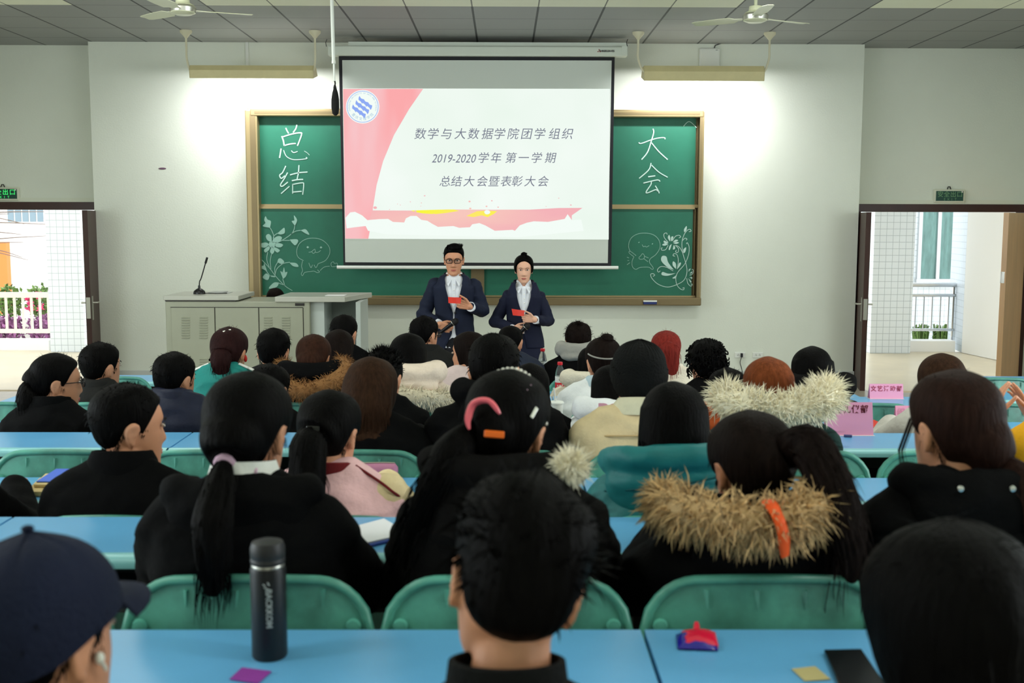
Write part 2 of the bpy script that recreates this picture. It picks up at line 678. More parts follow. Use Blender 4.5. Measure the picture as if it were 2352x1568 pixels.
def shrub(px, py0, py1, Y, wpx, m, label, flowers=0, n=420, size=.1, group=None, name='shrub'):
    a, b = at(px, py0, Y), at(px, py1, Y)
    k = (at(px + 10, py0, Y) - a).length / 10
    rx, rz = wpx * k / 2, (a.z - b.z) / 2
    t = thing(name, label, 'shrub', (a.x, Y, -.3), group=group)
    zc = (a.z + b.z) / 2 + .3
    f = MB()
    leaf_cloud(f, (0, 0, zc), rx, .3, rz, n, size)
    f.obj('foliage', m, t, smooth=False)
    s = MB()
    for i in range(7):
        an = random.uniform(0, 6.28)
        s.tube([(0, 0, -.02), (.3 * rx * math.cos(an), .1 * math.sin(an), zc * .6), (.7 * rx * math.cos(an), .2 * math.sin(an), zc)], [.02, .012, .005], 5)
    s.obj('stem', m_twig, t)
    if flowers:
        g = MB()
        for i in range(flowers):
            leaf_cloud(g, (random.uniform(-.7, .7) * rx, -.32, zc + random.uniform(-.4, .9) * rz), .05, .05, .05, 26, .06)
        g.obj('blossom', m_pk, t, smooth=False)


shrub(18, 655, 730, 18.6, 66, m_lg, 'green shrub with pale leaves at the left edge beyond the railing', 0)
shrub(92, 655, 735, 18.75, 62, m_lg, 'green shrub with pink blossoms beside the tiled pillar, left doorway', 5)
shrub(16, 722, 785, 17.25, 74, m_lp, 'purple-leaved bedding plant behind the left end of the cream railing', 0, 520, .09)
shrub(100, 722, 785, 17.35, 66, m_lp, 'purple-leaved bedding plant beside the tiled pillar, left doorway', 0, 480, .09)
struct(MB().box(-14, -6, 17.9, 18.1, -.3, .32).obj('trim_bed_wall', m_ow, smooth=False))
# building and tree far off on the left
m_bglass = mat('far_window_glass', (120, 140, 150), .15)
tb = thing('outside_building', 'bright white building far beyond the left doorway', 'building', (-14, 34, -.3))
MB().box(-14, 7, 0, 6, 0, 9).obj('wall', m_ow, tb, smooth=False)
for k in range(5):
    p = at(25 + k * 17, 497, 34)
    MB().box(p.x + 14 - .09, p.x + 14 + .09, -.03, .02, p.z + .3 - .16, p.z + .3 + .8).obj('window', m_bglass, tb, smooth=False)
pa, pb = at(9, 555, 26), at(9, 632, 26)
tp = thing('orange_post', 'orange and yellow post at the far left outside', 'post', (pa.x, 26, -.3))
MB().box(-.12, .09, -.1, .1, 0, pa.z + .3).obj('shaft', mat('orange_paint', (222, 128, 62), .6), tp, smooth=False)
MB().box(-.2, -.12, -.1, .1, 0, pa.z + .3).obj('yellow_face', mat('yellow_paint', (232, 190, 70), .6), tp, smooth=False)
tt = thing('tree', 'bare branching tree outside the left doorway', 'tree', (at(2, 600, 21).x - .6, 21, -.3))
b_ = MB()
b_.tube([(0, 0, -.02), (.05, 0, 1.2), (.1, 0, 2.4), (.0, 0, 3.4)], [.09, .07, .05, .03], 8)
b_.obj('trunk', m_twig, tt)
b_ = MB()
for i in range(26):
    z = random.uniform(1.6, 3.0)
    a = random.uniform(-.35, .5)
    L = random.uniform(.5, 1.7)
    p = Vector((.07, 0, z))
    b_.tube(smooth_path([p, p + Vector((L * .4 * math.cos(a), random.uniform(-.2, .2), L * .25 * math.sin(a) + .05)), p + Vector((L * math.cos(a), random.uniform(-.3, .3), L * math.sin(a) * .6))], 4), [.018 - .0015 * j for j in range(9)], 5)
b_.obj('branches', m_twig, tt)
f = MB()
leaf_cloud(f, (.35, 0, 2.75), .6, .5, .35, 70, .16)
f.obj('leaves', mat('yellow_leaf', (196, 170, 80), .6, island=.3), tt, smooth=False)

# right: low wall, plants, steel railing, tiled building with a window, white corridor wall
xa, xb = at(2090, 790, 16.3).x, at(2188, 790, 16.3).x
struct(bevel(MB().box(xa - .1, 6.72, 16.25, 16.5, -.3, .16).obj('trim_planter_wall', m_ow, smooth=False), .01))
tr = thing('steel_railing', 'polished steel railing outside the right doorway', 'railing', (6.3, 16.62, 0))
m_chrome = mat('polished_steel', (210, 212, 214), .15, metal=1)
x0, x1 = at(2092, 700, 16.62).x - 6.3, 6.86 - 6.3
for y_, r_ in ((654, .035), (678, .025), (757, .022)):
    z = at(2140, y_, 16.62).z
    MB().tube([(x0 - .2, 0, z), (x1, 0, z)], r_, 12).obj('rail', m_chrome, tr)
za, zb2 = at(2140, 678, 16.62).z, at(2140, 757, 16.62).z
for k in range(5):
    x = at(2103 + k * 19, 700, 16.62).x - 6.3
    MB().tube([(x, 0, zb2), (x, 0, za)], .011, 8).obj('bar', m_chrome, tr)
for x in (x0 - .15, x1 - .05):
    MB().tube([(x, 0, .12), (x, 0, at(2140, 654, 16.62).z)], .02, 8).obj('post', m_chrome, tr)
for k, (px, lab) in enumerate(((2114, 'grassy green plant in the planter, nearer the tiled pillar'), (2162, 'grassy green plant in the planter, nearer the white corridor wall'))):
    p = at(px, 782, 17.5)
    t = thing('garden_plant', lab, 'plant', (p.x, 17.5, -.3))
    g = MB()
    for i in range(150):
        a = random.uniform(0, 6.28)
        r = random.uniform(.04, .15)
        h = p.z + .3 + random.uniform(.0, .27)
        b0 = Vector((r * .5 * math.cos(a), r * .5 * math.sin(a), 0))
        g.strand([b0, b0 + Vector((r * .4 * math.cos(a), r * .4 * math.sin(a), h)), b0 + Vector((r * 1.1 * math.cos(a), r * math.sin(a), h * .93))], .014)
    g.obj('leaves', m_lg, t, smooth=False)
tb = thing('tiled_building', 'pale tiled building with a curtained window, right doorway', 'building', (7.6, 19.2, -.3))
MB().box(-1.4, 2.6, 0, 3, 0, 6).obj('wall', m_tile, tb, smooth=False)
wx0, wx1 = at(2109, 600, 19.2).x - 7.6, at(2189, 600, 19.2).x - 7.6
wz0 = at(2150, 640, 19.2).z + .3
wf = MB()
xm = at(2152, 600, 19.2).x - 7.6
for x in (wx0, xm, wx1):
    wf.box(x - .03, x + .03, -.06, .0, wz0, wz0 + 2.2)
wf.box(wx0 - .05, wx1 + .05, -.09, 0, wz0 - .07, wz0)
wfo = wf.obj('window', m_alu, tb, smooth=False)
MB().box(wx0, wx1, -.02, -.005, wz0, wz0 + 2.2).obj('glass_pane', mat('green_window_glass', (96, 136, 130), .1, var=.35, vscale=3, stretch=(4, 1, .7)), wfo, smooth=False)
pw = [(6.76, 16.12), (6.92, 15.05), (7.3, 12.45)]
wv = MB()
for (a0, b0), (a1, b1) in zip(pw[:-1], pw[1:]):
    wv.add([(a0, b0, 0), (a1, b1, 0), (a1 + .3, b1, 0), (a0 + .3, b0, 0), (a0, b0, 3.3), (a1, b1, 3.3), (a1 + .3, b1, 3.3), (a0 + .3, b0, 3.3)],
           [(0, 1, 5, 4), (1, 2, 6, 5), (2, 3, 7, 6), (3, 0, 4, 7), (4, 5, 6, 7), (3, 2, 1, 0)])
struct(wv.obj('wall_corridor', m_ow, smooth=False))
struct(MB().add([(6.76, 16.121, 0), (6.90, 17.0, 0), (7.1, 17.0, 0), (7.06, 16.121, 0), (6.76, 16.121, 3.3), (6.90, 17.0, 3.3), (7.1, 17.0, 3.3), (7.06, 16.121, 3.3)],
       [(0, 1, 5, 4), (1, 2, 6, 5), (2, 3, 7, 6), (3, 0, 4, 7), (4, 5, 6, 7), (3, 2, 1, 0)]).obj('pillar_corridor', m_tiley, smooth=False))
# ------------------------------------------------------------------ chalkboard
m_gold = mat('champagne_aluminium', (160, 142, 104), .35, metal=.55, spec=.5)
m_gold2 = mat('champagne_aluminium_dark', (128, 112, 82), .4, metal=.5)
m_green = mat('chalkboard_green', (34, 104, 82), .42, var=.12, vscale=1.6, spec=.35)
m_chalk = mat('chalk', (186, 214, 204), .9)
m_chalkt = mat('thin_chalk', (150, 190, 176), .9)
YBD = 11.90


def pbox(mb, px0, px1, py0, py1, Yf, Yb, mi=0):
    """a box whose front face fills the given part of the photograph at distance Yf"""
    a, b = at(px0, py1, Yf), at(px1, py0, Yf)
    return mb.box(a.x, b.x, Yf, Yb, a.z, b.z, mi)


cb = thing('chalkboard', 'large green sliding chalkboard in a gold frame on the front wall', 'chalkboard', (0, 0, 0))
fr = MB()
pbox(fr, 572, 590, 252, 702, 11.82, YW); pbox(fr, 1601, 1619, 255, 699, 11.82, YW)
pbox(fr, 574, 1617, 252, 266, 11.81, YW)
bevel(fr.obj('frame', m_gold, cb, smooth=False), .012)
gv = MB()
pbox(gv, 583, 585.5, 262, 690, 11.816, 11.83); pbox(gv, 1606, 1608.5, 262, 690, 11.816, 11.83); pbox(gv, 584, 1608, 258.5, 260.5, 11.806, 11.83)
gv.obj('frame_groove', m_gold2, cb, smooth=False)
tr_ = MB()
pbox(tr_, 584, 1611, 684, 700, 11.76, YW)
bevel(tr_.obj('chalk_tray', m_gold2, cb, smooth=False), .01)
pbox(MB(), 588, 1604, 262, 690, 11.97, YW).obj('backing', m_gold2, cb, smooth=False)
for px0, px1, py0, py1, Y in ((592, 1098, 268, 470, 11.93), (1098, 1599, 268, 470, 11.93), (597, 1092, 479, 679, 11.90), (1107, 1592, 479, 679, 11.90)):
    p = pbox(MB(), px0, px1, py0, py1, Y, Y + .03).obj('board_panel', m_green, cb, smooth=False)
    e = MB()
    pbox(e, px0 - 5, px0, py0 - 4, py1 + 5, Y - .012, Y + .035)
    pbox(e, px1, px1 + 5, py0 - 4, py1 + 5, Y - .012, Y + .035)
    pbox(e, px0 - 5, px1 + 5, py1, py1 + 6, Y - .014, Y + .035)
    pbox(e, px0 - 5, px1 + 5, py0 - 4, py0, Y - .012, Y + .035)
    e.obj('panel_edge', m_gold, p, smooth=False)
pbox(MB(), 1082, 1112, 479, 684, 11.86, 11.9).obj('centre_rail', m_gold2, cb, smooth=False)
er = pbox(MB(), 1478, 1509, 692, 699, 11.73, 11.79)
er_o = er.obj('eraser', [mat('eraser_blue', (38, 52, 112), .7)], smooth=False)
tag(er_o, 'small blue chalkboard eraser on the tray under the board', 'eraser')
bevel(er_o, .006)
e2 = MB(); pbox(e2, 1478, 1509, 690, 693, 11.73, 11.79)
e2.obj('eraser_top', m_white, er_o, smooth=False)


class Chalk:
    def __init__(s, Y):
        s.mb, s.Y = MB(), Y

    def stroke(s, pts, w0, w1=None, sub=5):
        w1 = w0 if w1 is None else w1
        P = smooth_path([at(x, y, s.Y) for x, y in pts], sub)
        k = (at(1110, 400, s.Y) - at(1100, 400, s.Y)).length / 10
        n = len(P)
        L, Rr = [], []
        for i, p in enumerate(P):
            t = P[min(i + 1, n - 1)] - P[max(i - 1, 0)]
            t = t.normalized() if t.length else Vector((1, 0, 0))
            q = Vector((-t.z, 0, t.x)) * (k * (w0 + (w1 - w0) * i / max(n - 1, 1)) / 2)
            L.append(p + q); Rr.append(p - q)
        s.mb.add(L + Rr, [(i, i + 1, n + i + 1, n + i) for i in range(n - 1)])

    def fill(s, pts, sub=5):
        P = smooth_path([at(x, y, s.Y) for x, y in list(pts) + [pts[0]]], sub)[:-1]
        c = sum(P, Vector()) / len(P)
        n = len(P)
        s.mb.add([c] + P, [(0, i + 1, (i + 1) % n + 1) for i in range(n)])

    def obj(s, name, m, parent):
        return s.mb.obj(name, m, parent, smooth=False)


def cr(ox, oy, k):
    return lambda *p: [(ox + x / k, oy + y / k) for x, y in p]


A_ = cr(620, 270, 8.25)
c = Chalk(11.925)
for pts, w in ((((300, 195), (325, 250), (355, 300)), 3.6), (((510, 135), (490, 210), (440, 280)), 3.6), (((225, 350), (255, 440), (270, 535)), 4),
               (((250, 362), (420, 310), (570, 288), (600, 320), (520, 535)), 3.6), (((270, 530), (380, 500), (490, 490)), 3.6), (((212, 585), (182, 765)), 3.8),
               (((258, 615), (310, 730), (420, 790), (560, 795), (700, 775), (682, 750)), 2.4), (((405, 625), (450, 662), (525, 640)), 2.4), (((650, 632), (710, 670), (750, 712)), 1.3),
               (((300, 915), (240, 1040), (185, 1090), (215, 1150), (285, 1100)), 3.4), (((335, 1040), (270, 1160), (200, 1270), (235, 1300), (340, 1220)), 3.4), (((210, 1440), (290, 1370), (370, 1300)), 3),
               (((380, 1085), (540, 1045), (712, 1030)), 3.4), (((550, 900), (540, 1040), (515, 1165)), 3.4), (((415, 1195), (520, 1175), (630, 1170)), 3.6),
               (((430, 1255), (430, 1440)), 2.6), (((430, 1265), (610, 1235), (640, 1270), (620, 1460)), 3), (((435, 1410), (600, 1395)), 3.4)):
    c.stroke(A_(*pts), w * .78)
c.obj('chalk_writing', m_chalk, cb)
A_ = cr(1450, 270, 8.25)
c = Chalk(11.925)
for pts, w in ((((410, 210), (425, 280), (380, 440), (310, 650), (195, 795)), 3.2), (((140, 470), (190, 488), (380, 420), (520, 385), (630, 380), (638, 410)), 2.8), (((375, 465), (520, 640), (690, 795)), 3),
               (((375, 860), (330, 990), (150, 1150)), 3), (((385, 900), (520, 1030), (690, 1130)), 2.8), (((320, 1120), (455, 1102)), 3.4), (((230, 1240), (330, 1215), (500, 1180), (545, 1210)), 3),
               (((380, 1215), (370, 1270), (285, 1400), (310, 1425), (460, 1365), (500, 1395)), 3), (((455, 1290), (520, 1400), (525, 1435)), 3)):
    c.stroke(A_(*pts), w * .78)
c.stroke([(1570, 290), (1583, 279), (1600, 293)], 1.2)
c.obj('chalk_writing', m_chalk, cb)
# left flower drawing
A_ = cr(560, 470, 6.817)
c = Chalk(11.894)
for pts in (((760, 1345), (640, 1265), (500, 1120), (410, 1000), (270, 850)), ((400, 980), (360, 860), (375, 740)), ((425, 1010), (415, 880), (435, 770)), ((490, 1090), (485, 990), (530, 900)),
            ((490, 1100), (520, 1000), (620, 920), (720, 900)), ((490, 1130), (410, 1110), (330, 1000)), ((500, 1120), (400, 1110)), ((640, 1260), (610, 1160)), ((640, 1260), (540, 1225)),
            ((490, 610), (620, 545), (760, 440), (800, 330)), ((740, 460), (810, 415), (890, 400)), ((610, 558), (720, 558)), ((445, 590), (470, 500), (440, 410), (410, 360)), ((455, 530), (480, 480), (530, 445))):
    c.stroke(A_(*pts), 1.5)
for pts in (((440, 590), (370, 555), (345, 490), (385, 458), (430, 495)), ((445, 600), (480, 520), (550, 490), (597, 515), (560, 575)), ((480, 625), (540, 600), (615, 625), (580, 665), (510, 660)),
            ((455, 655), (520, 680), (565, 715), (525, 748), (480, 710)), ((440, 650), (480, 720), (445, 772), (410, 730)), ((410, 640), (400, 700), (340, 748), (315, 710), (360, 665)),
            ((400, 620), (340, 670), (270, 660), (275, 605), (350, 592)), ((400, 585), (490, 590), (480, 660), (395, 660)),
            ((410, 360), (295, 335), (340, 290), (320, 240), (340, 180), (370, 230), (425, 260)), ((800, 330), (750, 258), (795, 245), (783, 165), (835, 240)), ((525, 450), (590, 390), (635, 362), (640, 440), (580, 465)),
            ((890, 400), (970, 385), (1027, 470), (950, 440)), ((720, 545), (830, 540), (850, 580), (805, 635), (750, 590)), ((525, 900), (540, 850), (580, 840), (632, 890), (600, 930)),
            ((715, 905), (820, 915), (855, 970), (770, 960)), ((365, 1040), (285, 1000), (262, 965), (310, 950), (320, 915)), ((405, 1115), (350, 1075), (295, 1135), (345, 1175), (385, 1170)),
            ((615, 1160), (570, 1040), (605, 1060), (628, 980), (650, 1060), (682, 1050), (660, 1120)), ((555, 1220), (470, 1220), (390, 1310), (510, 1290)), ((255, 790), (285, 830), (262, 850))):
    c.fill(A_(*pts), 4)
c.obj('chalk_flower_drawing', m_chalkt, cb)
c = Chalk(11.894)
for pts in (((935, 875), (850, 820), (828, 720), (870, 610), (970, 540), (1100, 522), (1230, 555), (1330, 650), (1345, 760), (1280, 870), (1170, 920)),
            ((920, 880), (905, 960), (920, 1030), (900, 1080), (920, 1110), (955, 1060), (1050, 1045), (1100, 1040), (1150, 1062), (1185, 1050), (1150, 1018)), ((1195, 1030), (1260, 975), (1345, 962)),
            ((1375, 970), (1365, 920), (1400, 892), (1420, 920), (1460, 915), (1460, 960), (1380, 970)), ((1015, 745), (1060, 735), (1110, 695), (1120, 740), (1160, 745), (1205, 715)), ((1065, 740), (1090, 762), (1120, 740)),
            ((1018, 910), (1050, 985), (1075, 940)), ((1100, 940), (1130, 985), (1165, 920))):
    c.stroke(A_(*pts), 1.1)
for x, y in ((1000, 665), (1208, 668)):
    c.fill(A_((x - 20, y), (x, y - 16), (x + 20, y), (x, y + 16)), 3)
c.obj('chalk_doodle', m_chalkt, cb)
# right flower drawing
A_ = cr(1400, 490, 7.129)
c = Chalk(11.894)
for pts in (((1300, 300), (1335, 290), (1320, 262), (1275, 275), (1220, 350), (1185, 480), (1200, 650), (1250, 820), (1268, 960), (1220, 1090), (1100, 1165), (950, 1205), (800, 1160), (700, 1070), (672, 1000), (710, 985), (740, 1010), (710, 1030)),
            ((1260, 500), (1275, 480), (1305, 560), (1290, 690), (1230, 830), (1120, 960), (1085, 1060), (1105, 1170), (1160, 1235), (1210, 1250), (1222, 1215), (1195, 1225)),
            ((1090, 520), (1150, 560), (1195, 640)), ((1200, 440), (1235, 405), (1270, 420), (1250, 438)), ((960, 470), (900, 400), (890, 340), (930, 318), (945, 345)), ((1030, 450), (1080, 375), (1140, 358), (1165, 385), (1135, 400)),
            ((960, 520), (920, 590), (860, 602), (845, 570), (870, 565)), ((1075, 520), (1130, 580), (1115, 640), (1080, 625), (1100, 600)), ((1110, 910), (1125, 760), (1100, 670), (1055, 660), (1040, 690), (1070, 700)),
            ((1040, 940), (930, 880), (840, 870), (785, 920), (800, 960), (830, 940)), ((1265, 1060), (1280, 1140), (1330, 1190), (1358, 1160), (1330, 1155)), ((1310, 1010), (1360, 990), (1372, 930), (1350, 915))):
    c.stroke(A_(*pts), 1.3)
for pts in (((990, 460), (955, 400), (975, 350), (995, 400)), ((1005, 455), (1010, 385), (1045, 380), (1030, 440)), ((1035, 470), (1080, 430), (1125, 440), (1080, 465)), ((1040, 485), (1100, 465), (1137, 480), (1090, 500)),
            ((1020, 500), (990, 590), (968, 590), (985, 530)), ((1055, 510), (1075, 570), (1040, 590), (1045, 540)), ((965, 480), (900, 445), (885, 470), (920, 492)), ((965, 498), (900, 490), (862, 515), (910, 528)),
            ((1050, 920), (950, 880), (850, 780), (860, 700), (930, 705), (960, 800)), ((1090, 910), (1035, 850), (1040, 785), (1085, 820)), ((1115, 905), (1135, 820), (1168, 805), (1160, 850)),
            ((1080, 980), (950, 1020), (855, 1005), (870, 958), (960, 985)), ((1105, 1005), (1080, 1060), (1028, 1060), (1060, 1035)), ((1225, 310), (1220, 260), (1262, 205), (1260, 270)), ((1210, 650), (1210, 590), (1255, 555), (1240, 630)),
            ((1295, 955), (1300, 915), (1330, 905)), ((1310, 980), (1355, 950), (1345, 980)), ((1310, 1045), (1355, 1045), (1350, 1070)), ((1290, 1060), (1340, 1115), (1325, 1130))):
    c.fill(A_(*pts), 4)
c.obj('chalk_flower_drawing', m_chalk, cb)
c = Chalk(11.894)
for pts in (((340, 625), (310, 530), (350, 410), (450, 340), (580, 322), (720, 350), (810, 440), (825, 560), (760, 670), (670, 740), (655, 800), (715, 890), (695, 915), (640, 880), (500, 885), (430, 915), (375, 870), (370, 780), (400, 710)),
            ((400, 710), (320, 645), (340, 620), (435, 690)), ((480, 720), (510, 695), (540, 658), (570, 690), (560, 740), (500, 750), (478, 725)), ((570, 700), (640, 730)), ((555, 735), (630, 790)),
            ((535, 510), (555, 545), (585, 535), (605, 550), (650, 525)), ((285, 715), (318, 728)), ((295, 768), (320, 770)), ((285, 840), (335, 805))):
    c.stroke(A_(*pts), 1.1)
for x, y in ((481, 474), (702, 498)):
    c.fill(A_((x - 12, y + 6), (x, y - 8), (x + 12, y - 6), (x, y + 9)), 3)
c.obj('chalk_doodle', m_chalkt, cb)

# ------------------------------------------------------------------ projection screen
YS = 11.62
sc_ = thing('projection_screen', 'pull-down projection screen with a lit slide in front of the chalkboard', 'projection screen', (0, 0, 0))
m_house = mat('screen_housing', (214, 220, 208), .4)
h = MB()
pbox(h, 753, 1440, 107, 127, YS - .06, YS + .06)
bevel(h.obj('housing', m_house, sc_, smooth=False), .012)
h = MB(); pbox(h, 800, 1440, 98, 106, YS + .0, YS + .08)
h.obj('mounting_rail', m_house, sc_, smooth=False)
pbox(MB(), 1428, 1441, 106, 128, YS - .063, YS + .063).obj('end_cap', m_house, sc_, smooth=False)
m_blk = mat('black_screen_border', (20, 20, 28), .6)
g = MB()
a, b, c_, d_ = at(778, 127, YS), at(1412, 129, YS), at(1404, 611, YS), at(789, 609, YS)
g.add([a, b, c_, d_] + [p + Vector((0, .004, 0)) for p in (a, b, c_, d_)], [(0, 1, 2, 3), (7, 6, 5, 4), (0, 4, 5, 1), (1, 5, 6, 2), (2, 6, 7, 3), (3, 7, 4, 0)])
g.obj('black_border', m_blk, sc_, smooth=False)
m_fab = mat('screen_fabric', (206, 212, 204), .8)
a, b, c_, d_ = at(786, 138, YS - .003), at(1405, 139, YS - .003), at(1396, 604, YS - .003), at(793, 602, YS - .003)
MB().add([a, b, c_, d_], [(0, 1, 2, 3)]).obj('screen_fabric', m_fab, sc_, smooth=False)
h = MB()
h.tube([at(774, 613.5, YS), at(1420, 614.5, YS)], .018, 10)
h.obj('bottom_bar', m_white, sc_)
for px in (750, 1441):
    MB().tube([at(px, 107, YS), at(px - 2, 98, YS), at(px + 1, 90, YS)], .004, 5).obj('hanging_chain', m_dark, sc_)
lg = MB()
for k in range(3):
    an = math.pi / 2 + k * 2.094
    p = at(1376, 117, YS - .063)
    q = [Vector((math.cos(an + da) * rr, 0, math.sin(an + da) * rr)) for da, rr in ((0, .022), (.5, .012), (0, .002), (-.5, .012))]
    lg.add([p + v for v in q], [(0, 1, 2, 3)])
lg.obj('maker_emblem', mat('emblem_red', (150, 40, 40), .5), sc_, smooth=False)
v, f = text_geo('THREELEAVES', .026, bold=.001)
p = at(1393.5, 117.3, YS - .063)
MB().add([(x + p.x, p.y, y + p.z) for x, y, _ in v], f).obj('maker_lettering', mat('print_black', (40, 40, 44), .6), sc_, smooth=False)


def slide_mat(name, cA, cB, strength, scale, stretch=(1, 1, 1), lo=.35, hi=.7):
    m = emit(name, cA, strength)
    nt = m.node_tree
    e = [n for n in nt.nodes if n.type == 'EMISSION'][0]
    tc = nt.nodes.new('ShaderNodeTexCoord')
    mp = nt.nodes.new('ShaderNodeMapping')
    mp.inputs['Scale'].default_value = stretch
    mp.inputs['Rotation'].default_value = (0, R(20), 0)
    n = nt.nodes.new('ShaderNodeTexNoise')
    n.inputs['Scale'].default_value = scale
    n.inputs['Detail'].default_value = 2
    r = nt.nodes.new('ShaderNodeValToRGB')
    r.color_ramp.elements[0].position = lo
    r.color_ramp.elements[1].position = hi
    r.color_ramp.elements[0].color = rgb(*cA)
    r.color_ramp.elements[1].color = rgb(*cB)
    nt.links.new(tc.outputs['Object'], mp.inputs[0])
    nt.links.new(mp.outputs[0], n.inputs[0])
    nt.links.new(n.outputs[0], r.inputs[0])
    nt.links.new(r.outputs[0], e.inputs[0])
    return m


SE = .83        # the projected picture's own light (the room adds to it)
m_sbg = slide_mat('slide_white', (232, 244, 234), (240, 248, 242), SE, 1.2)
m_sred = slide_mat('slide_red_ribbon', (248, 168, 170), (243, 204, 208), SE, 1.6, (1.6, 1, .35))
m_spink = slide_mat('slide_pink_band', (240, 176, 182), (244, 196, 186), SE, 1.5, (.5, 1, 2))
m_syel = slide_mat('slide_yellow', (246, 244, 60), (250, 226, 110), SE, 2)
m_scl = emit('slide_cloud', (240, 249, 243), SE)
m_stx = emit('slide_grey_text', (122, 127, 146), SE * .85)
m_sblu = emit('slide_logo_blue', (140, 168, 240), SE)
m_spal = emit('slide_logo_pale', (150, 190, 215), SE)
a, b, c_, d_ = at(787, 203, YS - .005), at(1401, 204, YS - .005), at(1398, 550, YS - .005), at(793, 548, YS - .005)
slide = MB().add([a, b, c_, d_], [(0, 1, 2, 3)]).obj('projected_slide', m_sbg, sc_, smooth=False)


def poly(mb, pts, Y, sub=1):
    P = [at(x, y, Y) for x, y in pts]
    if sub > 1:
        P = smooth_path(P + [P[0]], sub)[:-1]
    n = len(P)
    mb.v.extend(tuple(p) for p in P)
    mb.f.append(tuple(range(len(mb.v) - n, len(mb.v))))
    mb.mi.append(0)


g = MB(); poly(g, [(788, 204), (880, 204), (972, 204), (940, 250), (905, 310), (880, 370), (865, 425), (857, 475), (853, 510), (846, 548), (793, 548), (791, 400)], YS - .006)
g.obj('red_ribbon', m_sred, slide, smooth=False)
A_ = cr(780, 440, 3.675)
g = MB(); poly(g, A_((275, 158), (640, 160), (900, 150), (1280, 152), (1600, 152), (1850, 138), (2050, 137), (1960, 200), (1960, 240), (1925, 260), (1900, 330), (400, 345), (250, 240)), YS - .007)
g.obj('pink_band', m_spink, slide, smooth=False)
g = MB(); poly(g, A_((600, 159), (830, 152), (960, 150), (1010, 162), (900, 180), (800, 190), (700, 183), (640, 172)), YS - .008)
poly(g, A_((1070, 205), (1160, 165), (1240, 160), (1330, 165), (1300, 190), (1250, 215), (1200, 200), (1130, 215)), YS - .008)
g.obj('yellow_glow', m_syel, slide, smooth=False)
g = MB(); poly(g, A_((1220, 170), (1235, 155), (1260, 158), (1272, 175), (1255, 190), (1230, 188)), YS - .009, 3)
poly(g, A_((50, 220), (90, 175), (130, 170), (190, 200), (235, 240), (330, 232), (410, 230), (450, 255), (545, 260), (560, 225), (600, 205), (650, 205), (690, 238), (740, 245), (780, 270), (830, 297), (960, 290), (1010, 305), (1100, 300), (1120, 275), (1180, 265), (1230, 285),
               (1310, 330), (1460, 322), (1480, 330), (1520, 285), (1580, 262), (1640, 250), (1760, 255), (1900, 230), (1925, 190), (1960, 240), (2040, 235), (2060, 330), (1500, 385), (400, 360), (240, 330), (220, 290), (130, 300), (60, 310)), YS - .009)
g.obj('white_clouds', m_scl, slide, smooth=False)
g = MB()
for x, y, r in ((300, 135, 4.5), (640, 165, 2.5), (795, 197, 4.5), (837, 214, 2.4), (1097, 83, 2.8), (1103, 142, 2.8), (1096, 158, 2), (1240, 124, 2.4), (1338, 131, 2), (1285, 77, 2), (718, 35, 2), (690, 95, 1.4), (597, 86, 1.4), (513, 113, 1.2), (488, 104, 1.1), (421, 150, 1.2), (1850, 55, 1.4), (1952, 113, 2), (1743, 125, 1.1), (685, 122, 1), (550, 172, 1.3)):
    X, Yp = 780 + x / 3.675, 440 + y / 3.675
    poly(g, [(X + r * math.cos(a_), Yp + r * .7 * math.sin(a_)) for a_ in [k * .785 for k in range(8)]], YS - .0085)
g.obj('pink_specks', m_spink, slide, smooth=False)
KS = (at(1110, 400, YS) - at(1100, 400, YS)).length / 10
g = MB()


def put(mb, s, px, py, hpx, shear=.2, bold=.0, Y=YS - .01, rot=0, sx=1):
    v, f = text_geo(s, hpx * KS, shear, bold, sx=sx)
    p = at(px, py, Y)
    ca, sa = math.cos(rot), math.sin(rot)
    mb.add([(p.x + x * ca - y * sa, p.y, p.z + x * sa + y * ca) for x, y, _ in v], f)


m_txt = lambda g_: g_.obj('slide_text_line', m_stx, slide, smooth=False)
for ch, x in zip('数学与大数据学院团学组织', (964, 993, 1024, 1056, 1086, 1118, 1146, 1177, 1208, 1238, 1272, 1302)):
    put(g, ch, x, 309, 27)
m_txt(g); g = MB()
put(g, '2019-2020', 1041, 365, 27, .3, sx=.86)
for ch, x in zip('学年第一学期', (1109, 1138, 1172, 1201, 1231, 1263)):
    put(g, ch, x, 364, 26)
m_txt(g); g = MB()
for ch, x in zip('总结大会暨表彰大会', (1021, 1047, 1076, 1106, 1133, 1161, 1186, 1216, 1246)):
    put(g, ch, x, 418, 26)
m_txt(g)
g = MB(); poly(g, [(833 + 38.5 * math.cos(k * .157), 245 + 38.5 * math.sin(k * .157)) for k in range(40)], YS - .0075)
lo = g.obj('school_emblem', m_scl, slide, smooth=False)
g = MB()
ri = [[at(833 + r * math.cos(k * .131), 245 + r * math.sin(k * .131), YS - .009) for k in range(48)] for r in (36.3, 35.0)]
g.loft(ri, cap=False)
A_ = cr(770, 180, 7.129)
for bx, by in ((395, 285), (345, 355), (290, 425)):
    for s in range(3):
        ox, oy = bx + 70 * s, by + 50 * s
        poly(g, A_((ox, oy), (ox + 28, oy + 42), (ox + 72, oy + 58), (ox + 62, oy + 104), (ox + 45, oy + 132), (ox + 20, oy + 92), (ox - 14, oy + 66), (ox - 12, oy + 34)), YS - .009)
g.obj('emblem_waves', m_sblu, lo, smooth=False)
g = MB()
s = 'CHONGQING UNIVERSITY OF ARTS AND SCIENCES'
for i, ch in enumerate(s):
    a_ = R(197 - 214 * i / (len(s) - 1))
    if ch != ' ':
        put(g, ch, 833 + 31 * math.cos(a_), 245 - 31 * math.sin(a_), 4.6, 0, .0, YS - .009, a_ - math.pi / 2)
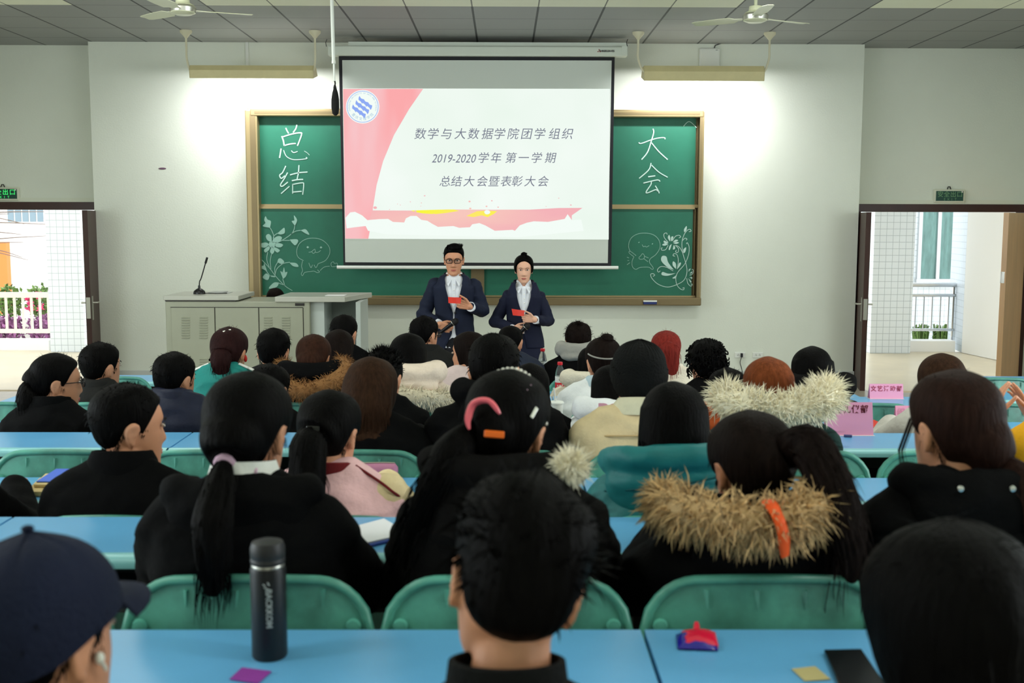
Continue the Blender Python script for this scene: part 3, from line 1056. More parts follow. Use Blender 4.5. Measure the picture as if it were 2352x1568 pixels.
for i, ch in enumerate('重庆文理学院'):
    a_ = R(222 + 96 * i / 5)
    put(g, ch, 833 + 28.5 * math.cos(a_), 245 - 28.5 * math.sin(a_), 8, 0, .0, YS - .009, a_ + math.pi / 2)
g.obj('emblem_lettering', m_spal, lo, smooth=False)

# ------------------------------------------------------------------ board lamps
m_cream = mat('cream_lamp_enamel', (206, 194, 146), .45, var=.06)
m_rod = mat('cream_rod', (214, 208, 180), .5)
YL = 11.25


def board_lamp(px0, px1, pyt, pyb, rods, label):
    a, b = at(px0, pyb, YL), at(px1, pyt, YL)
    cx = (a.x + b.x) / 2
    W, H = (b.x - a.x) / 2, b.z - a.z
    t = thing('board_lamp', label, 'board lamp', (cx, YL, a.z), group='lamps over the chalkboard')
    # folded sheet reflector: a sloping front and a top that reaches towards the wall
    prof = [(0, 0), (-.012, H * .6), (.02, H), (.16, H * 1.02), (.25, H * .42), (.244, H * .40), (.155, H * .95), (.035, H * .93), (.006, H * .6), (.012, 0)]
    g = MB()
    g.loft([[(x, y, z) for y, z in prof] for x in (-W, W)])
    g.obj('reflector', m_cream, t, smooth=False)
    for x in (-W, W):
        e = MB(); e.loft([[(x - .003, y, z) for y, z in ((0, 0), (-.012, H * .6), (.02, H), (.16, H), (.25, H * .42))], [(x + .003, y, z) for y, z in ((0, 0), (-.012, H * .6), (.02, H), (.16, H), (.25, H * .42))]])
        e.obj('end_plate', m_cream, t, smooth=False)
    MB().tube([(-W + .03, .13, H * .42), (W - .03, .13, H * .42)], .013, 10).obj('tube', emit('lamp_tube_light', (250, 252, 255), 4), t)
    for rx in rods:
        p = at(rx, 72, YL)
        lx = p.x - cx
        zt = ZC - a.z
        ex = (W if lx > 0 else -W)
        r = MB()
        r.tube(smooth_path([(lx, .03, zt - .05), (lx, .03, H + .16), (lx, .03, H + .08), ((lx + ex) / 2, .03, H * .9), (ex, .03, H * .6)], 4), .011, 8)
        ro = r.obj('rod', m_rod, t)
        MB().lathe([(.012, -.075), (.03, -.05), (.058, -.02), (.06, 0)], (lx, .03, zt - .0), 20).obj('ceiling_cup', m_rod, ro)
    area('board_lamp_light', (cx, YL + .13, a.z + H * .2), (cx, YW, a.z - .75), 2 * W - .1, .05, 19, (.98, .99, 1), 165)


board_lamp(436, 719, 150, 179, (425, 722), 'cream tubular board lamp hung left of the projection screen')
board_lamp(1480, 1756, 151, 185, (1467, 1770), 'cream tubular board lamp hung right of the projection screen')

# ------------------------------------------------------------------ ceiling fans, hanging microphone, wall fittings
m_fan = mat('fan_cream_enamel', (206, 208, 178), .3)


def fan(px, py, Y, rot, label):
    p = at(px, py, Y)
    t = thing('ceiling_fan', label, 'ceiling fan', (p.x, Y, ZC), group='ceiling fans over the front seats')
    dz = p.z - ZC
    MB().tube([(0, 0, -.01), (0, 0, dz + .08)], .014, 10).obj('rod', m_fan, t)
    MB().lathe([(.015, -.12), (.05, -.09), (.06, 0)], (0, 0, 0), 20).obj('ceiling_cup', m_fan, t)
    MB().lathe([(.03, .09), (.05, .085), (.055, .05), (.085, .035), (.1, .01), (.095, -.025), (.06, -.04), (.01, -.042)], (0, 0, dz), 28).obj('motor_housing', m_fan, t)
    MB().lathe([(.085, .034), (.103, .012), (.098, -.02)], (0, 0, dz), 28, cap=False).obj('chrome_band', m_metal, t)
    for k in range(3):
        an = rot + k * 2.0944
        bl = MB()
        rings = []
        for r, wd, tw in ((.09, .03, .0), (.16, .035, .1), (.2, .06, .18), (.35, .062, .16), (.5, .055, .12), (.53, .04, .12)):
            rings.append([(r, s * wd, -.005 + s * wd * tw + h) for s, h in ((-1, 0), (0, .004), (1, 0), (1, -.003), (0, .001), (-1, -.003))])
        bl.loft(rings)
        bl.xform(Matrix.Translation((0, 0, dz)) @ Matrix.Rotation(an, 4, 'Z'))
        bl.obj('blade', m_fan, t, angle=30)


fan(420, 22, 8.8, R(20), 'cream three-bladed ceiling fan above the left board lamp')
fan(1735, 40, 9.0, R(27), 'cream three-bladed ceiling fan above the right board lamp')
YM = 8.6
p0, p1, p2 = at(764, -20, YM), at(768, 186, YM), at(770, 228, YM)
hm = thing('hanging_microphone', 'black microphone hanging on a white ceiling pole beside the screen', 'microphone', (p1.x, YM, p1.z))
MB().tube([Vector((p0.x - .01 - p1.x, 0, ZC - p1.z)), (-.004, 0, .16), (-.002, 0, .14)], .0135, 10).tube([(-.002, 0, .145), (0, 0, .0)], .008, 10).obj('pole', m_white, hm)
MB().lathe([(.016, .0), (.016, .02), (.012, .026)], (-.003, 0, .13), 12).obj('pole_collar', m_white, hm)
MB().tube(smooth_path([(0, 0, .01), (.006, 0, -.02), (-.003, 0, -.05), (.002, 0, -.09)], 4), .006, 6).obj('cable', m_dark, hm)
d_ = p2 - p1
MB().lathe([(.006, .03), (.013, .0), (.022, -.03), (.03, -.08), (.031, -.14), (.024, -.185), (.008, -.2)], (d_.x, 0, -.06), 16).obj('foam_windscreen', mat('black_foam', (18, 18, 18), .9, bump=.4, bscale=200), hm)

p = at(1629, 133, YW)
ap = thing('wireless_access_point', 'flat white wireless box high on the wall behind the right lamp', 'access point', (p.x, YW, p.z))
bevel(MB().box(-.11, .11, -.035, 0, -.13, .1).obj('case', m_white, ap, smooth=False), .02, 3)
MB().tube([(.05, -.01, .1), (.06, -.01, .13), (.12, -.008, .15), (.24, -.008, .155)], .005, 6).obj('cable', m_dark, ap)
MB().box(.06, .085, -.037, -.034, .075, .079).obj('indicator', m_dark, ap, smooth=False)
pt = at(571, 250, YW)
tag(bevel(MB().box(pt.x - .016, pt.x + .016, YW - .016, YW, pt.z, ZC).obj('cable_trunking', m_white, smooth=False), .003), 'slim white cable trunking running up the wall from the board corner', 'trunking')
pm = at(373, 387, YW)
tag(MB().ell((pm.x, YW - .003, pm.z), .042, .004, .011).obj('wall_hook_mark', mat('purple_stain', (112, 84, 104), .7)), 'small purple mark on the wall left of the board', 'wall mark')


def outlet(px, label, plug=False):
    p = at(px, 815, YW)
    t = thing('wall_outlet', label, 'wall outlet', (p.x, YW, p.z), group='outlets low on the front wall')
    bevel(MB().box(-.058, .058, -.014, 0, -.03, .03).obj('plate', m_white, t, smooth=False), .004)
    g = MB()
    for x in (-.02, .02):
        g.box(x - .008, x - .005, -.0155, -.013, -.008, .006).box(x + .005, x + .008, -.0155, -.013, -.008, .006).box(x - .0015, x + .0015, -.0155, -.013, .008, .014)
    g.obj('socket_slots', m_dark, t, smooth=False)
    return t


outlet(1644, 'white wall outlet nearest the curly-haired man')
o2 = outlet(1699, 'white wall outlet with a black plug and cable')
bevel(MB().box(.005, .028, -.04, -.014, -.02, .022).obj('plug', m_blk, o2, smooth=False), .003)
MB().tube(smooth_path([(.015, -.03, -.02), (.0, -.03, -.08), (.02, -.03, -.15), (.03, -.03, -.22), (.03, -.03, -.3)], 4), .004, 6).obj('cable', m_dark, o2)
outlet(1740, 'white wall outlet farthest right, with double sockets')

# ------------------------------------------------------------------ lectern console
m_con = mat('grey_green_steel', (158, 160, 142), .4, var=.04, vscale=3)
m_con2 = mat('console_side_steel', (186, 194, 190), .4)
m_contop = mat('console_top', (186, 186, 176), .3)
YP = 10.15
cx = at(545, 760, YP).x
co = thing('lectern_console', 'grey steel lectern console with louvred doors at front left', 'lectern', (cx, YP, DAIS_Z))


def lp(px, py, Y=YP):
    q = at(px, py, Y)
    return q.x - cx, q.z - DAIS_Z


xl, zt = lp(379, 692)
xr, _ = lp(711, 692)
xd, _ = lp(549, 692)
bevel(MB().box(xl, xr, 0, .62, 0, zt).obj('cabinet_body', m_con, co, smooth=False), .008)
xi0, zi1 = lp(392, 706)
xi1, _ = lp(696, 706)
for k, (pxa, pxb, lv) in enumerate(((392, 493, (427, 468)), (494, 594, ()), (595, 696, (616, 657)))):
    x0, x1 = lp(pxa, 700)[0] + .004, lp(pxb, 700)[0] - .003
    dr = bevel(MB().box(x0, x1, -.009, .002, .05, zi1).obj('door_panel', m_con, co, smooth=False), .003)
    MB().box(x1, x1 + .006, -.002, .003, .05, zi1).obj('door_gap', m_dark, dr, smooth=False)
    for lx in lv:
        for top in (727, 822):
            g = MB()
            for r in range(9):
                X, Z = lp(lx - 9, top + r * 5.8)
                wv_ = .075
                g.add([(X, -.009, Z), (X + wv_, -.009, Z), (X + wv_, -.02, Z - .009), (X, -.02, Z - .009), (X, -.009, Z - .012), (X + wv_, -.009, Z - .012)], [(0, 1, 2, 3), (3, 2, 5, 4), (0, 3, 4), (1, 5, 2)])
            g.obj('louvre_group', m_con, dr, smooth=False)
MB().box(xi0, xi1, -.0105, -.008, zi1, zi1 + .006).obj('top_groove', m_dark, co, smooth=False)
x0, z0 = lp(678, 702)
x1, z1 = lp(699, 696)
MB().box(x0, x1, -.006, .0, z0, z1).obj('lock_plate', m_dark, co, smooth=False)
_, zr = lp(460, 679)
bevel(MB().box(xl - .01, xd, -.02, .64, zt + .012, zr).obj('raised_lid', m_contop, co, smooth=False), .006)
MB().box(xl, xd - .03, .0, .6, zt, zt + .013).obj('lid_gap', m_dark, co, smooth=False)
xt0, zs1 = lp(632, 681)
xt1 = lp(793, 681)[0]
bevel(MB().loft([[(xt0, -.02, z), (xt1, -.02, z), (lp(806, 674)[0] + .12, .62, z), (xt0 + .02, .62, z)] for z in (lp(632, 693)[1], zs1)]).obj('side_table_top', m_contop, co, smooth=False), .005)
xc1 = lp(742, 700)[0]
MB().box(xr, xc1, .06, .6, 0, lp(0, 693)[1]).obj('pedestal', m_con2, co, smooth=False)
xe = lp(818, 700)[0]
bp = MB().box(xc1, xe, .5, .53, .0, lp(0, 693)[1]).obj('back_panel', mat('console_back_steel', (140, 148, 146), .45), co, smooth=False)
MB().box(xc1 + .02, xc1 + .17, .492, .502, lp(0, 762)[1] + .02, lp(0, 745)[1] + .02).obj('socket_strip', m_white, bp, smooth=False)
bevel(MB().box(xe - .01, xe + .035, .04, .6, 0, lp(0, 693)[1]).obj('side_leg', m_con2, co, smooth=False), .004)
# gooseneck microphone on the lid
p = at(458, 676, YP + .25)
gm = thing('gooseneck_microphone', 'black gooseneck microphone standing on the lectern console', 'microphone', (p.x, YP + .25, DAIS_Z + zr))
m_bp = mat('black_plastic', (22, 22, 24), .35)
MB().lathe([(.055, .0), (.055, .015), (.048, .03), (.03, .045), (.012, .055), (.01, .08)], (0, 0, 0), 20).obj('base', m_bp, gm)
q1, q2 = at(462, 640, YP + .25) - p, at(476, 592, YP + .25) - p
MB().tube(smooth_path([(0, 0, .06), (q1.x * .3, 0, .12), (q1.x, 0, q1.z), (q2.x * .8, 0, q2.z * .85)], 5), .0055, 8).obj('gooseneck', m_bp, gm)
MB().tube([(q2.x * .78, 0, q2.z * .83), (q2.x * .8, 0, q2.z * .85), (q2.x, 0, q2.z)], [.007, .011, .01], 8).obj('capsule', m_bp, gm)
MB().tube(smooth_path([(.05, 0, .006), (.1, .02, .006), (.17, 0, .006), (.25, .04, .006)], 4), .004, 6).obj('cable', m_bp, gm)
for px, sx, lab in ((502, .07, 'thin grey folder lying on the console lid behind the microphone'), (518, .05, 'small grey sheet of paper at the console lid edge')):
    q = at(px, 674, YP + .42)
    tag(bevel(MB().box(q.x - sx, q.x + sx, YP + .3, YP + .5, DAIS_Z + zr, DAIS_Z + zr + (.012 if sx > .06 else .004)).obj('folder' if sx > .06 else 'paper_sheet', mat('grey_folder', (176, 178, 176), .5), smooth=False), .002), lab, 'folder' if sx > .06 else 'paper')
q = at(770, 678, YP + .15)
tag(MB().box(q.x - .09, q.x + .09, YP + .1, YP + .28, DAIS_Z + zs1, DAIS_Z + zs1 + .003).obj('paper_sheet', mat('paper_white', (236, 236, 236), .7), smooth=False), 'white sheet of paper on the console side table', 'paper')
# ------------------------------------------------------------------ desk rows with linked seats
m_desk = mat('blue_laminate', (98, 168, 218), .3, var=.05, vscale=2.5, spec=.5)
m_lip_lit = mat('blue_laminate_lit_edge', (138, 200, 206), .3, spec=.5)  # same laminate as the desktop, paler to paint the light the lip catches
m_steel = mat('dark_desk_steel', (44, 46, 46), .5, var=.15)
m_seat = mat('sea_green_plastic', (82, 154, 138), .34, var=.45, vscale=6, spec=.5)
DW, DZ = .36, .75
#        far edge, floor, unit limits
ROWS = {'A': (2.03, .404, [-2.835, -1.285, .265, 1.815]), 'B': (2.83, .404, [-2.835, -1.285, .265, 1.815, 3.365]),
        'C': (3.69, .306, [-2.835, -1.285, .265, 1.815, 3.365]), 'D': (4.49, .306, [-2.835, -1.285, .265, 1.815, 3.365]),
        'E': (5.27, .209, [-2.70, -1.285, .265, 1.50, 2.72]), 'F': (6.04, .209, [-2.70, -1.285, .265, 1.50, 2.72]),
        'G': (6.85, .111, [-2.70, -1.285, .265, 2.18, None, 2.88, 4.5]), 'H': (7.55, .111, [-2.70, -1.285, .265, 2.18, None, 2.88, 4.5])}
ORD = {'A': 'first', 'B': 'second', 'C': 'third', 'D': 'fourth', 'E': 'fifth', 'F': 'sixth', 'G': 'seventh', 'H': 'eighth'}
NTH = ['leftmost', 'second', 'third', 'fourth', 'fifth', 'sixth', 'seventh', 'eighth', 'ninth', 'tenth', 'eleventh', 'twelfth', 'thirteenth', 'fourteenth']


def desk(x0, x1, row, label):
    Y, fz, _ = ROWS[row]
    t = thing('lecture_desk', label, 'desk', ((x0 + x1) / 2, Y - DW / 2, fz), group='blue lecture desks')
    W, D = (x1 - x0) / 2 - .004, DW / 2
    top = MB().loft([[(x, y, z) for y, z in ((D, DZ - .022), (D, DZ - .003), (D - .003, DZ), (-D + .06, DZ), (-D + .025, DZ + .003), (-D + .006, DZ - .002), (-D, DZ - .012), (-D + .003, DZ - .024), (-D + .02, DZ - .026))] for x in (-W, W)])
    top.obj('desktop', m_desk, t, angle=35)
    MB().loft([[(x, y, z) for y, z in ((-D + .045, DZ + .0012), (-D + .025, DZ + .0038), (-D + .005, DZ - .001), (-D - .002, DZ - .012), (-D + .001, DZ - .025), (-D + .006, DZ - .02), (-D + .01, DZ - .006))] for x in (-W, W)]).obj('front_lip', m_lip_lit, t, angle=60)
    MB().box(-W + .02, W - .02, -D + .06, D - .02, DZ - .15, DZ - .14).box(-W + .02, W - .02, D - .03, D - .02, DZ - .15, DZ - .03).obj('book_shelf', m_steel, t, smooth=False)
    for x in (-W + .05, W - .09):
        g = MB()
        g.box(x, x + .04, -.03, .03, .03, DZ - .03).box(x, x + .04, -D + .03, D - .02, DZ - .05, DZ - .022).box(x - .01, x + .05, -.16, .16, 0, .03)
        bevel(g.obj('leg', m_steel, t, smooth=False), .006)
    return t


for row, (Y, fz, lim) in ROWS.items():
    n = 0
    for a, b in zip(lim[:-1], lim[1:]):
        if a is None or b is None:
            continue
        side = ['left end', 'second from the left', 'third from the left', 'right end'][n] if n < 4 else 'right'
        if row in 'GH' and a > 2.5:
            side = 'separate right-hand block'
        desk(a, b, row, 'blue lecture desk in the %s row from the camera, %s' % (ORD[row], side))
        n += 1


def seat_proto():
    """moulded shell: backrest with rolled rim, seat pan, steel bracket; origin on the floor below the backrest"""
    W, z0, z1 = .25, .5, .818
    parts = {}
    us = [k / 20 for k in range(21)]

    def rim(u, inset):
        # outline of the top edge: gently arched with round shoulders
        x = (u * 2 - 1)
        return x
    nx, nz = 28, 14
    g = MB()

    def pt(i, j, off):
        x = -1 + 2 * i / nx
        xa = abs(x)
        ztop = z1 - .014 * xa ** 2
        if xa > .56:
            q = (xa - .56) / .44
            ztop -= .12 * (1 - math.sqrt(max(0, 1 - q * q)))
        z = z0 + (ztop - z0) * j / nz
        hy = (z - z0) / (z1 - z0)
        y = .035 + .05 * hy - .035 * (1 - xa ** 2) * .6 + .0
        return Vector((x * W, y + off, z))
    rim_pts = [pt(0, j, 0) for j in range(0, nz)] + [pt(i, nz, 0) for i in range(nx + 1)] + [pt(nx, j, 0) for j in range(nz - 1, -1, -1)]
    fr = [[pt(i, j, 0) for i in range(nx + 1)] for j in range(nz + 1)]
    bk = [[pt(i, j, -.008) for i in range(nx + 1)] for j in range(nz + 1)]
    n = nx + 1
    vs = [p for r in fr for p in r] + [p for r in bk for p in r]
    fs = []
    for j in range(nz):
        for i in range(nx):
            a = j * n + i
            fs.append((a, a + 1, a + n + 1, a + n))
            o = n * (nz + 1)
            fs.append((o + a, o + a + n, o + a + n + 1, o + a + 1))
    g.add(vs, fs)
    g.tube([p + Vector((0, -.008, 0)) for p in rim_pts], .0105, 8)
    # moulded ribs and screw bosses on the rear face
    for x in (-.12, -.02, .075, .15):
        z = z1 - .02
        yb = .08
        g.add([(x - .007, pt(int((x / W + 1) / 2 * nx), nz, 0).y - .009, z), (x + .007, pt(int((x / W + 1) / 2 * nx), nz, 0).y - .009, z), (x + .002, pt(int((x / W + 1) / 2 * nx), nz - 1, 0).y - .016, z - .002), (x + .001, pt(int((x / W + 1) / 2 * nx), nz - 3, 0).y - .012, z - .04)], [(0, 1, 2), (1, 3, 2), (0, 2, 3)])
    for s in (-1, 1):
        g.lathe([(.004, 0), (.013, .002), (.015, .012)], (0, 0, 0), 12)
        k = len(g.v) - 36
        g.xform(Matrix.Translation((s * .212, pt(2, 8, 0).y - .016, .725)) @ Matrix.Rotation(R(-90), 4, 'X'), k)
    parts['backrest'] = g.mesh('backrest', m_seat, True, 50)
    g = MB()
    rings = []
    for k in range(9):
        y = .03 + .36 * k / 8
        z = .44 + .02 * (k / 8) ** 2 - .018 * math.sin(math.pi * k / 8) - (.03 * ((k - 6) / 2) ** 2 if k > 6 else 0)
        hw = .2 - .03 * max(0, (k - 6) / 2)
        rings.append([(hw * x, y, z + .02 * abs(x) ** 3 + h) for x, h in ((-1, 0), (-.8, 0), (0, -.004), (.8, 0), (1, 0), (1, -.014), (.8, -.016), (0, -.02), (-.8, -.016), (-1, -.014))])
    g.loft(rings)
    parts['seat_pan'] = g.mesh('seat_pan', m_seat, True, 50)
    g = MB()
    g.box(-.02, .02, -.01, .03, .42, .62).box(-.16, .16, .0, .03, .415, .43).box(-.02, .02, .0, .25, .395, .42)
    g.box(-.025, .025, .02, .08, .03, .42).box(-.06, .06, -.06, .2, 0, .03)
    parts['bracket'] = g.mesh('bracket', m_steel, False)
    return parts


SEAT = seat_proto()


def seat(x, Y, fz, label, group=None, sx=1.0):
    t = thing('moulded_seat', label, 'seat', (x, Y, fz), group=group)
    t.scale = (sx, 1, 1)
    for k in ('backrest', 'seat_pan', 'bracket'):
        link(k, SEAT[k], t)
    return t


AHEAD = {'A': 'B', 'C': 'D', 'E': 'F', 'G': 'H'}
for row in 'ACEG':
    Y, fz, lim = ROWS[row]
    n = 0
    for a, b in zip(lim[:-1], lim[1:]):
        if a is None or b is None:
            continue
        cnt = 3 if b - a > 1.3 else 2
        cnt = 4 if b - a > 1.8 else cnt
        for k in range(cnt):
            x = a + (b - a) * (k + .5) / cnt
            half = (Y + .1) * 1176 / FPX + .25
            if abs(x) > half:
                continue
            seat(x, Y + .035, fz, 'sea-green moulded seat behind the %s desk row, %s%s' % (ORD[AHEAD[row]], NTH[n], '' if n == 0 else ' from the left'), 'sea-green moulded seats', min(1, (b - a) / cnt / .517))
            n += 1
# ------------------------------------------------------------------ people
m_skin = mat('skin', (204, 144, 112), .5, spec=.35, var=.06, vscale=18)
m_skin2 = mat('skin_tanned', (184, 122, 90), .5, spec=.35, var=.06, vscale=18)
m_lips = mat('lips', (176, 92, 84), .45)
m_eye = mat('eye_white', (226, 222, 216), .25)
m_iris = mat('iris_dark', (26, 18, 14), .2)


def hairmat(name, col, rough=.55):
    m = mat('hair_' + name, col, rough, spec=.035, var=.35, vscale=30, bump=.35, bscale=60, stretch=(3, 3, .35))
    return m


H_BLACK = hairmat('black', (9, 8, 8))
H_DKBR = hairmat('dark_brown', (22, 15, 13))
H_BROWN = hairmat('brown', (48, 31, 21))
H_RED = hairmat('red_brown', (112, 58, 32))
H_DYED = hairmat('dyed_red', (118, 40, 34))

# head profile, metres from the ear-level centre; the face looks along +Y
Z_, TOPZ = -.118, .118
T_W = [(-.118, .012), (-.11, .03), (-.09, .047), (-.06, .058), (-.03, .066), (0, .071), (.03, .075), (.06, .0735), (.085, .063), (.105, .041), (.118, .004)]
T_F = [(-.118, .066), (-.11, .08), (-.09, .087), (-.06, .087), (-.03, .087), (0, .088), (.03, .09), (.06, .084), (.085, .066), (.105, .036), (.118, -.008)]
T_B = [(-.118, .03), (-.11, .012), (-.09, -.018), (-.06, -.052), (-.03, -.08), (0, -.094), (.03, -.101), (.06, -.098), (.085, -.083), (.105, -.055), (.118, -.014)]


def head_pt(phi, z):
    w, f, b = ctab(z, T_W), ctab(z, T_F), ctab(z, T_B)
    s, c = math.sin(phi), math.cos(phi)
    q = 2 / 2.25
    x = w * math.copysign(abs(s) ** q, s)
    cy = (f + b) / 2
    return Vector((x, cy + (f - b) / 2 * math.copysign(abs(c) ** q, c), z))


def g2(x, s):
    return math.exp(-x * x / (2 * s * s))


def add_head(mb, M, nphi=44, nz=46, female=False):
    st = len(mb.v)
    rings = []
    for i in range(nz):
        z = -.1178 + (.2356) * i / (nz - 1)
        z = max(-.1178, min(.1178, -.1178 * math.cos(math.pi * i / (nz - 1)) * .5 + .5 * z))
        ring = []
        for k in range(nphi):
            p = head_pt(2 * math.pi * k / nphi, z)
            if p.y > .02:
                x = p.x
                dy = 0
                nz_ = .024 * max(0, min(1, (.022 - z) / .055)) if z > -.034 else .024 * max(0, 1 - (-.034 - z) / .01)
                dy += nz_ * g2(x, .0085 + .006 * max(0, min(1, (.0 - z) / .035)))
                for s in (-1, 1):
                    dy -= .0085 * g2(x - s * .031, .014) * g2(z - .013, .010)
                    dy += .004 * g2(x - s * .04, .018) * g2(z + .022, .02)
                dy += .004 * g2(z - .031, .008) * g2(x, .042)
                dy += .0055 * g2(z + .063, .010) * g2(x, .02)
                dy -= .0035 * g2(z + .0645, .0026) * g2(x, .02)
                dy -= .003 * g2(z + .082, .006) * g2(x, .022)
                dy += .005 * g2(z + .1, .012) * g2(x, .018)
                p.y += dy
            if female:
                p.x *= .96
            ring.append(p)
        rings.append(ring)
    mb.loft(rings)
    for s in (-1, 1):       # ears
        e = Matrix.Translation((s * .072, -.012, -.004)) @ Matrix.Rotation(s * R(-24), 4, 'Z') @ Matrix.Rotation(R(-10), 4, 'X') @ Matrix.Scale(.9, 4)
        k = len(mb.v)
        path = [(0, .008, -.03), (s * .008, -.004, -.026), (s * .015, -.016, -.006), (s * .017, -.018, .014), (s * .013, -.006, .03), (s * .004, .008, .028), (0, .012, .012)]
        mb.tube(smooth_path(path, 4), [.0075, .0075, .0075, .007, .007, .007, .0065, .0065, .0065, .0065, .0065, .0065, .0065, .0065, .006, .006, .006, .006, .0055, .0055, .0055, .0055, .005, .005, .005], 8)
        mb.ell((s * .005, -.003, .0), .007, .015, .024)
        mb.xform(e, k)
    mb.xform(M, st)


def hand_prims(mb, W, d, n, s_dir, scale=1.0, bend=(.5, .7, .5), spread=.0, thumb=(.55, .55, .35)):
    """W wrist, d towards the fingers, n out of the palm side, s_dir towards the thumb; five separate fingers"""
    W, d, n = Vector(W), Vector(d).normalized(), Vector(n)
    n = (n - d * n.dot(d)).normalized()
    s = Vector(s_dir)
    s = (s - d * s.dot(d) - n * s.dot(n)).normalized()
    k = scale
    lens = (.072, .080, .074, .058)
    for i in range(4):
        off = (.030 - .0195 * i) * k
        K = W + d * (.086 - .004 * abs(i - 1)) * k + s * off
        mb.capsule(W + s * off * .55 + d * .005, K, .0135 * k, .0115 * k, 10)
        L = lens[i] * k
        a, p = 0, K
        dd = (d + s * (spread * (1.5 - i))).normalized()
        for j, fr in enumerate((.45, .31, .24)):
            a += bend[j] * (1 + .08 * i)
            q = p + (dd * math.cos(a) + n * math.sin(a)) * (L * fr)
            mb.capsule(p, q, (.0092 - .0011 * j) * k, (.0083 - .0011 * j) * k, 8)
            p = q
    p = W + s * .022 * k + d * .02 * k
    v = (s * thumb[0] + d * thumb[1] + n * thumb[2]).normalized()
    q = p + v * .042 * k
    mb.capsule(p, q, .0135 * k, .011 * k, 10)
    v2 = (v + d * .5 - s * .25 + n * .15).normalized()
    r = q + v2 * .032 * k
    mb.capsule(q, r, .0105 * k, .009 * k, 8)
    mb.capsule(r, r + (v2 + d * .2).normalized() * .026 * k, .009 * k, .0075 * k, 8)


def torso_rings(secs, n=28, q=2.5):
    """secs: (cx, cy, cz, rx, ry, slope): the slope drops the ring towards its sides"""
    out = []
    for cx, cy, cz, rx, ry, k in secs:
        ring = []
        for i in range(n):
            a = 2 * math.pi * i / n
            x = rx * math.copysign(abs(math.cos(a)) ** (2 / q), math.cos(a))
            y = ry * math.copysign(abs(math.sin(a)) ** (2 / q), math.sin(a))
            ring.append((cx + x, cy + y, cz - k * abs(x)))
        out.append(ring)
    return out


def crumple(me, amp, f1, f2=None, seed=0.0):
    """cloth folds: push the vertices along their normals with two scales of noise"""
    f2 = f2 or f1 * 2.7
    co = np.empty(len(me.vertices) * 3)
    me.vertices.foreach_get('co', co)
    co = co.reshape(-1, 3)
    nr = np.empty(len(me.vertices) * 3)
    me.vertices.foreach_get('normal', nr)
    nr = nr.reshape(-1, 3)
    d = np.array([.75 - 2.0 * abs(noise.noise((x * f1 * .8 + seed, y * f1 * .8, z * f1 * 1.5))) + .4 * noise.noise((x * f2, y * f2 + seed, z * f2 * 1.6)) for x, y, z in co])
    co += nr * (d * amp)[:, None]
    me.vertices.foreach_set('co', co.ravel())
    me.update()


def edge_wisps(mb, M, line, n, L, r=.0012, lo=70, thick=.006):
    st = len(mb.v)
    for _ in range(n):
        deg = random.uniform(lo, 180)
        phi = R(deg) * random.choice((-1, 1))
        z = ctab(deg, line) + random.uniform(-.002, .012)
        p = head_pt(phi, z)
        nr = (p - Vector((0, -.008, .012))).normalized()
        p = p + nr * thick * random.uniform(.1, 1)
        d = (Vector((0, -.25 * (deg > 120), -1)) + Vector(RNG.normal(size=3)) * .22 + nr * .05).normalized()
        l = L * random.uniform(.4, 1.2)
        mb.strand([p, p + d * l * .5, p + d * l + Vector((0, -.002, 0))], r)
    mb.xform(M, st)


HL_BACK = [(0, .074), (40, .068), (62, .045), (76, .004), (84, -.014), (95, .014), (112, -.022), (132, -.058), (180, -.072)]
HL_MALE = [(0, .07), (40, .066), (60, .046), (74, .012), (83, -.012), (94, .012), (112, -.012), (132, -.045), (180, -.066)]
HL_LONG = [(0, .072), (35, .066), (55, .04), (70, -.01), (80, -.06), (100, -.085), (180, -.09)]


def hair_cap(mb, M, line, thick, top=0.0, side=1.0, rough=.003, freq=28, nphi=84, nt=26, seed=0.0, part=None, edge=-.006, back=0.0):
    rings = []
    for j in range(nt + 1):
        t = j / nt
        ring = []
        for i in range(nphi):
            phi = 2 * math.pi * i / nphi
            deg = abs(math.degrees(phi if phi <= math.pi else phi - 2 * math.pi))
            zl = ctab(deg, line)
            z = zl + (.1176 - zl) * math.cos(t * math.pi / 2)
            p = head_pt(phi, z)
            n = (p - Vector((0, -.008, .012))).normalized()
            th = thick * (side + (1 - side) * max(0, min(1, (z - .03) / .06)))
            th += top * max(0, (z - .04) / .078) ** 1.5 + back * max(0, -math.cos(phi)) * g2(z - .02, .06)
            e = min(1, (1 - t) / .16)
            th = th * (1 - (1 - e) ** 2) + edge * (1 - e) ** 2
            rd = noise.noise((p.x * freq + seed, p.y * freq, p.z * freq * .5)) + .5 * noise.noise((math.sin(phi) * 14 + seed, math.cos(phi) * 14, p.z * 9))
            th += rough * rd * e
            if part is not None and z > .03 and math.cos(phi) > -.6:
                th -= .006 * g2(p.x - part, .006)
            ring.append(p + n * th)
        rings.append(ring)
    st = len(mb.v)
    mb.loft(list(reversed(rings)), cap=True)
    mb.xform(M, st)


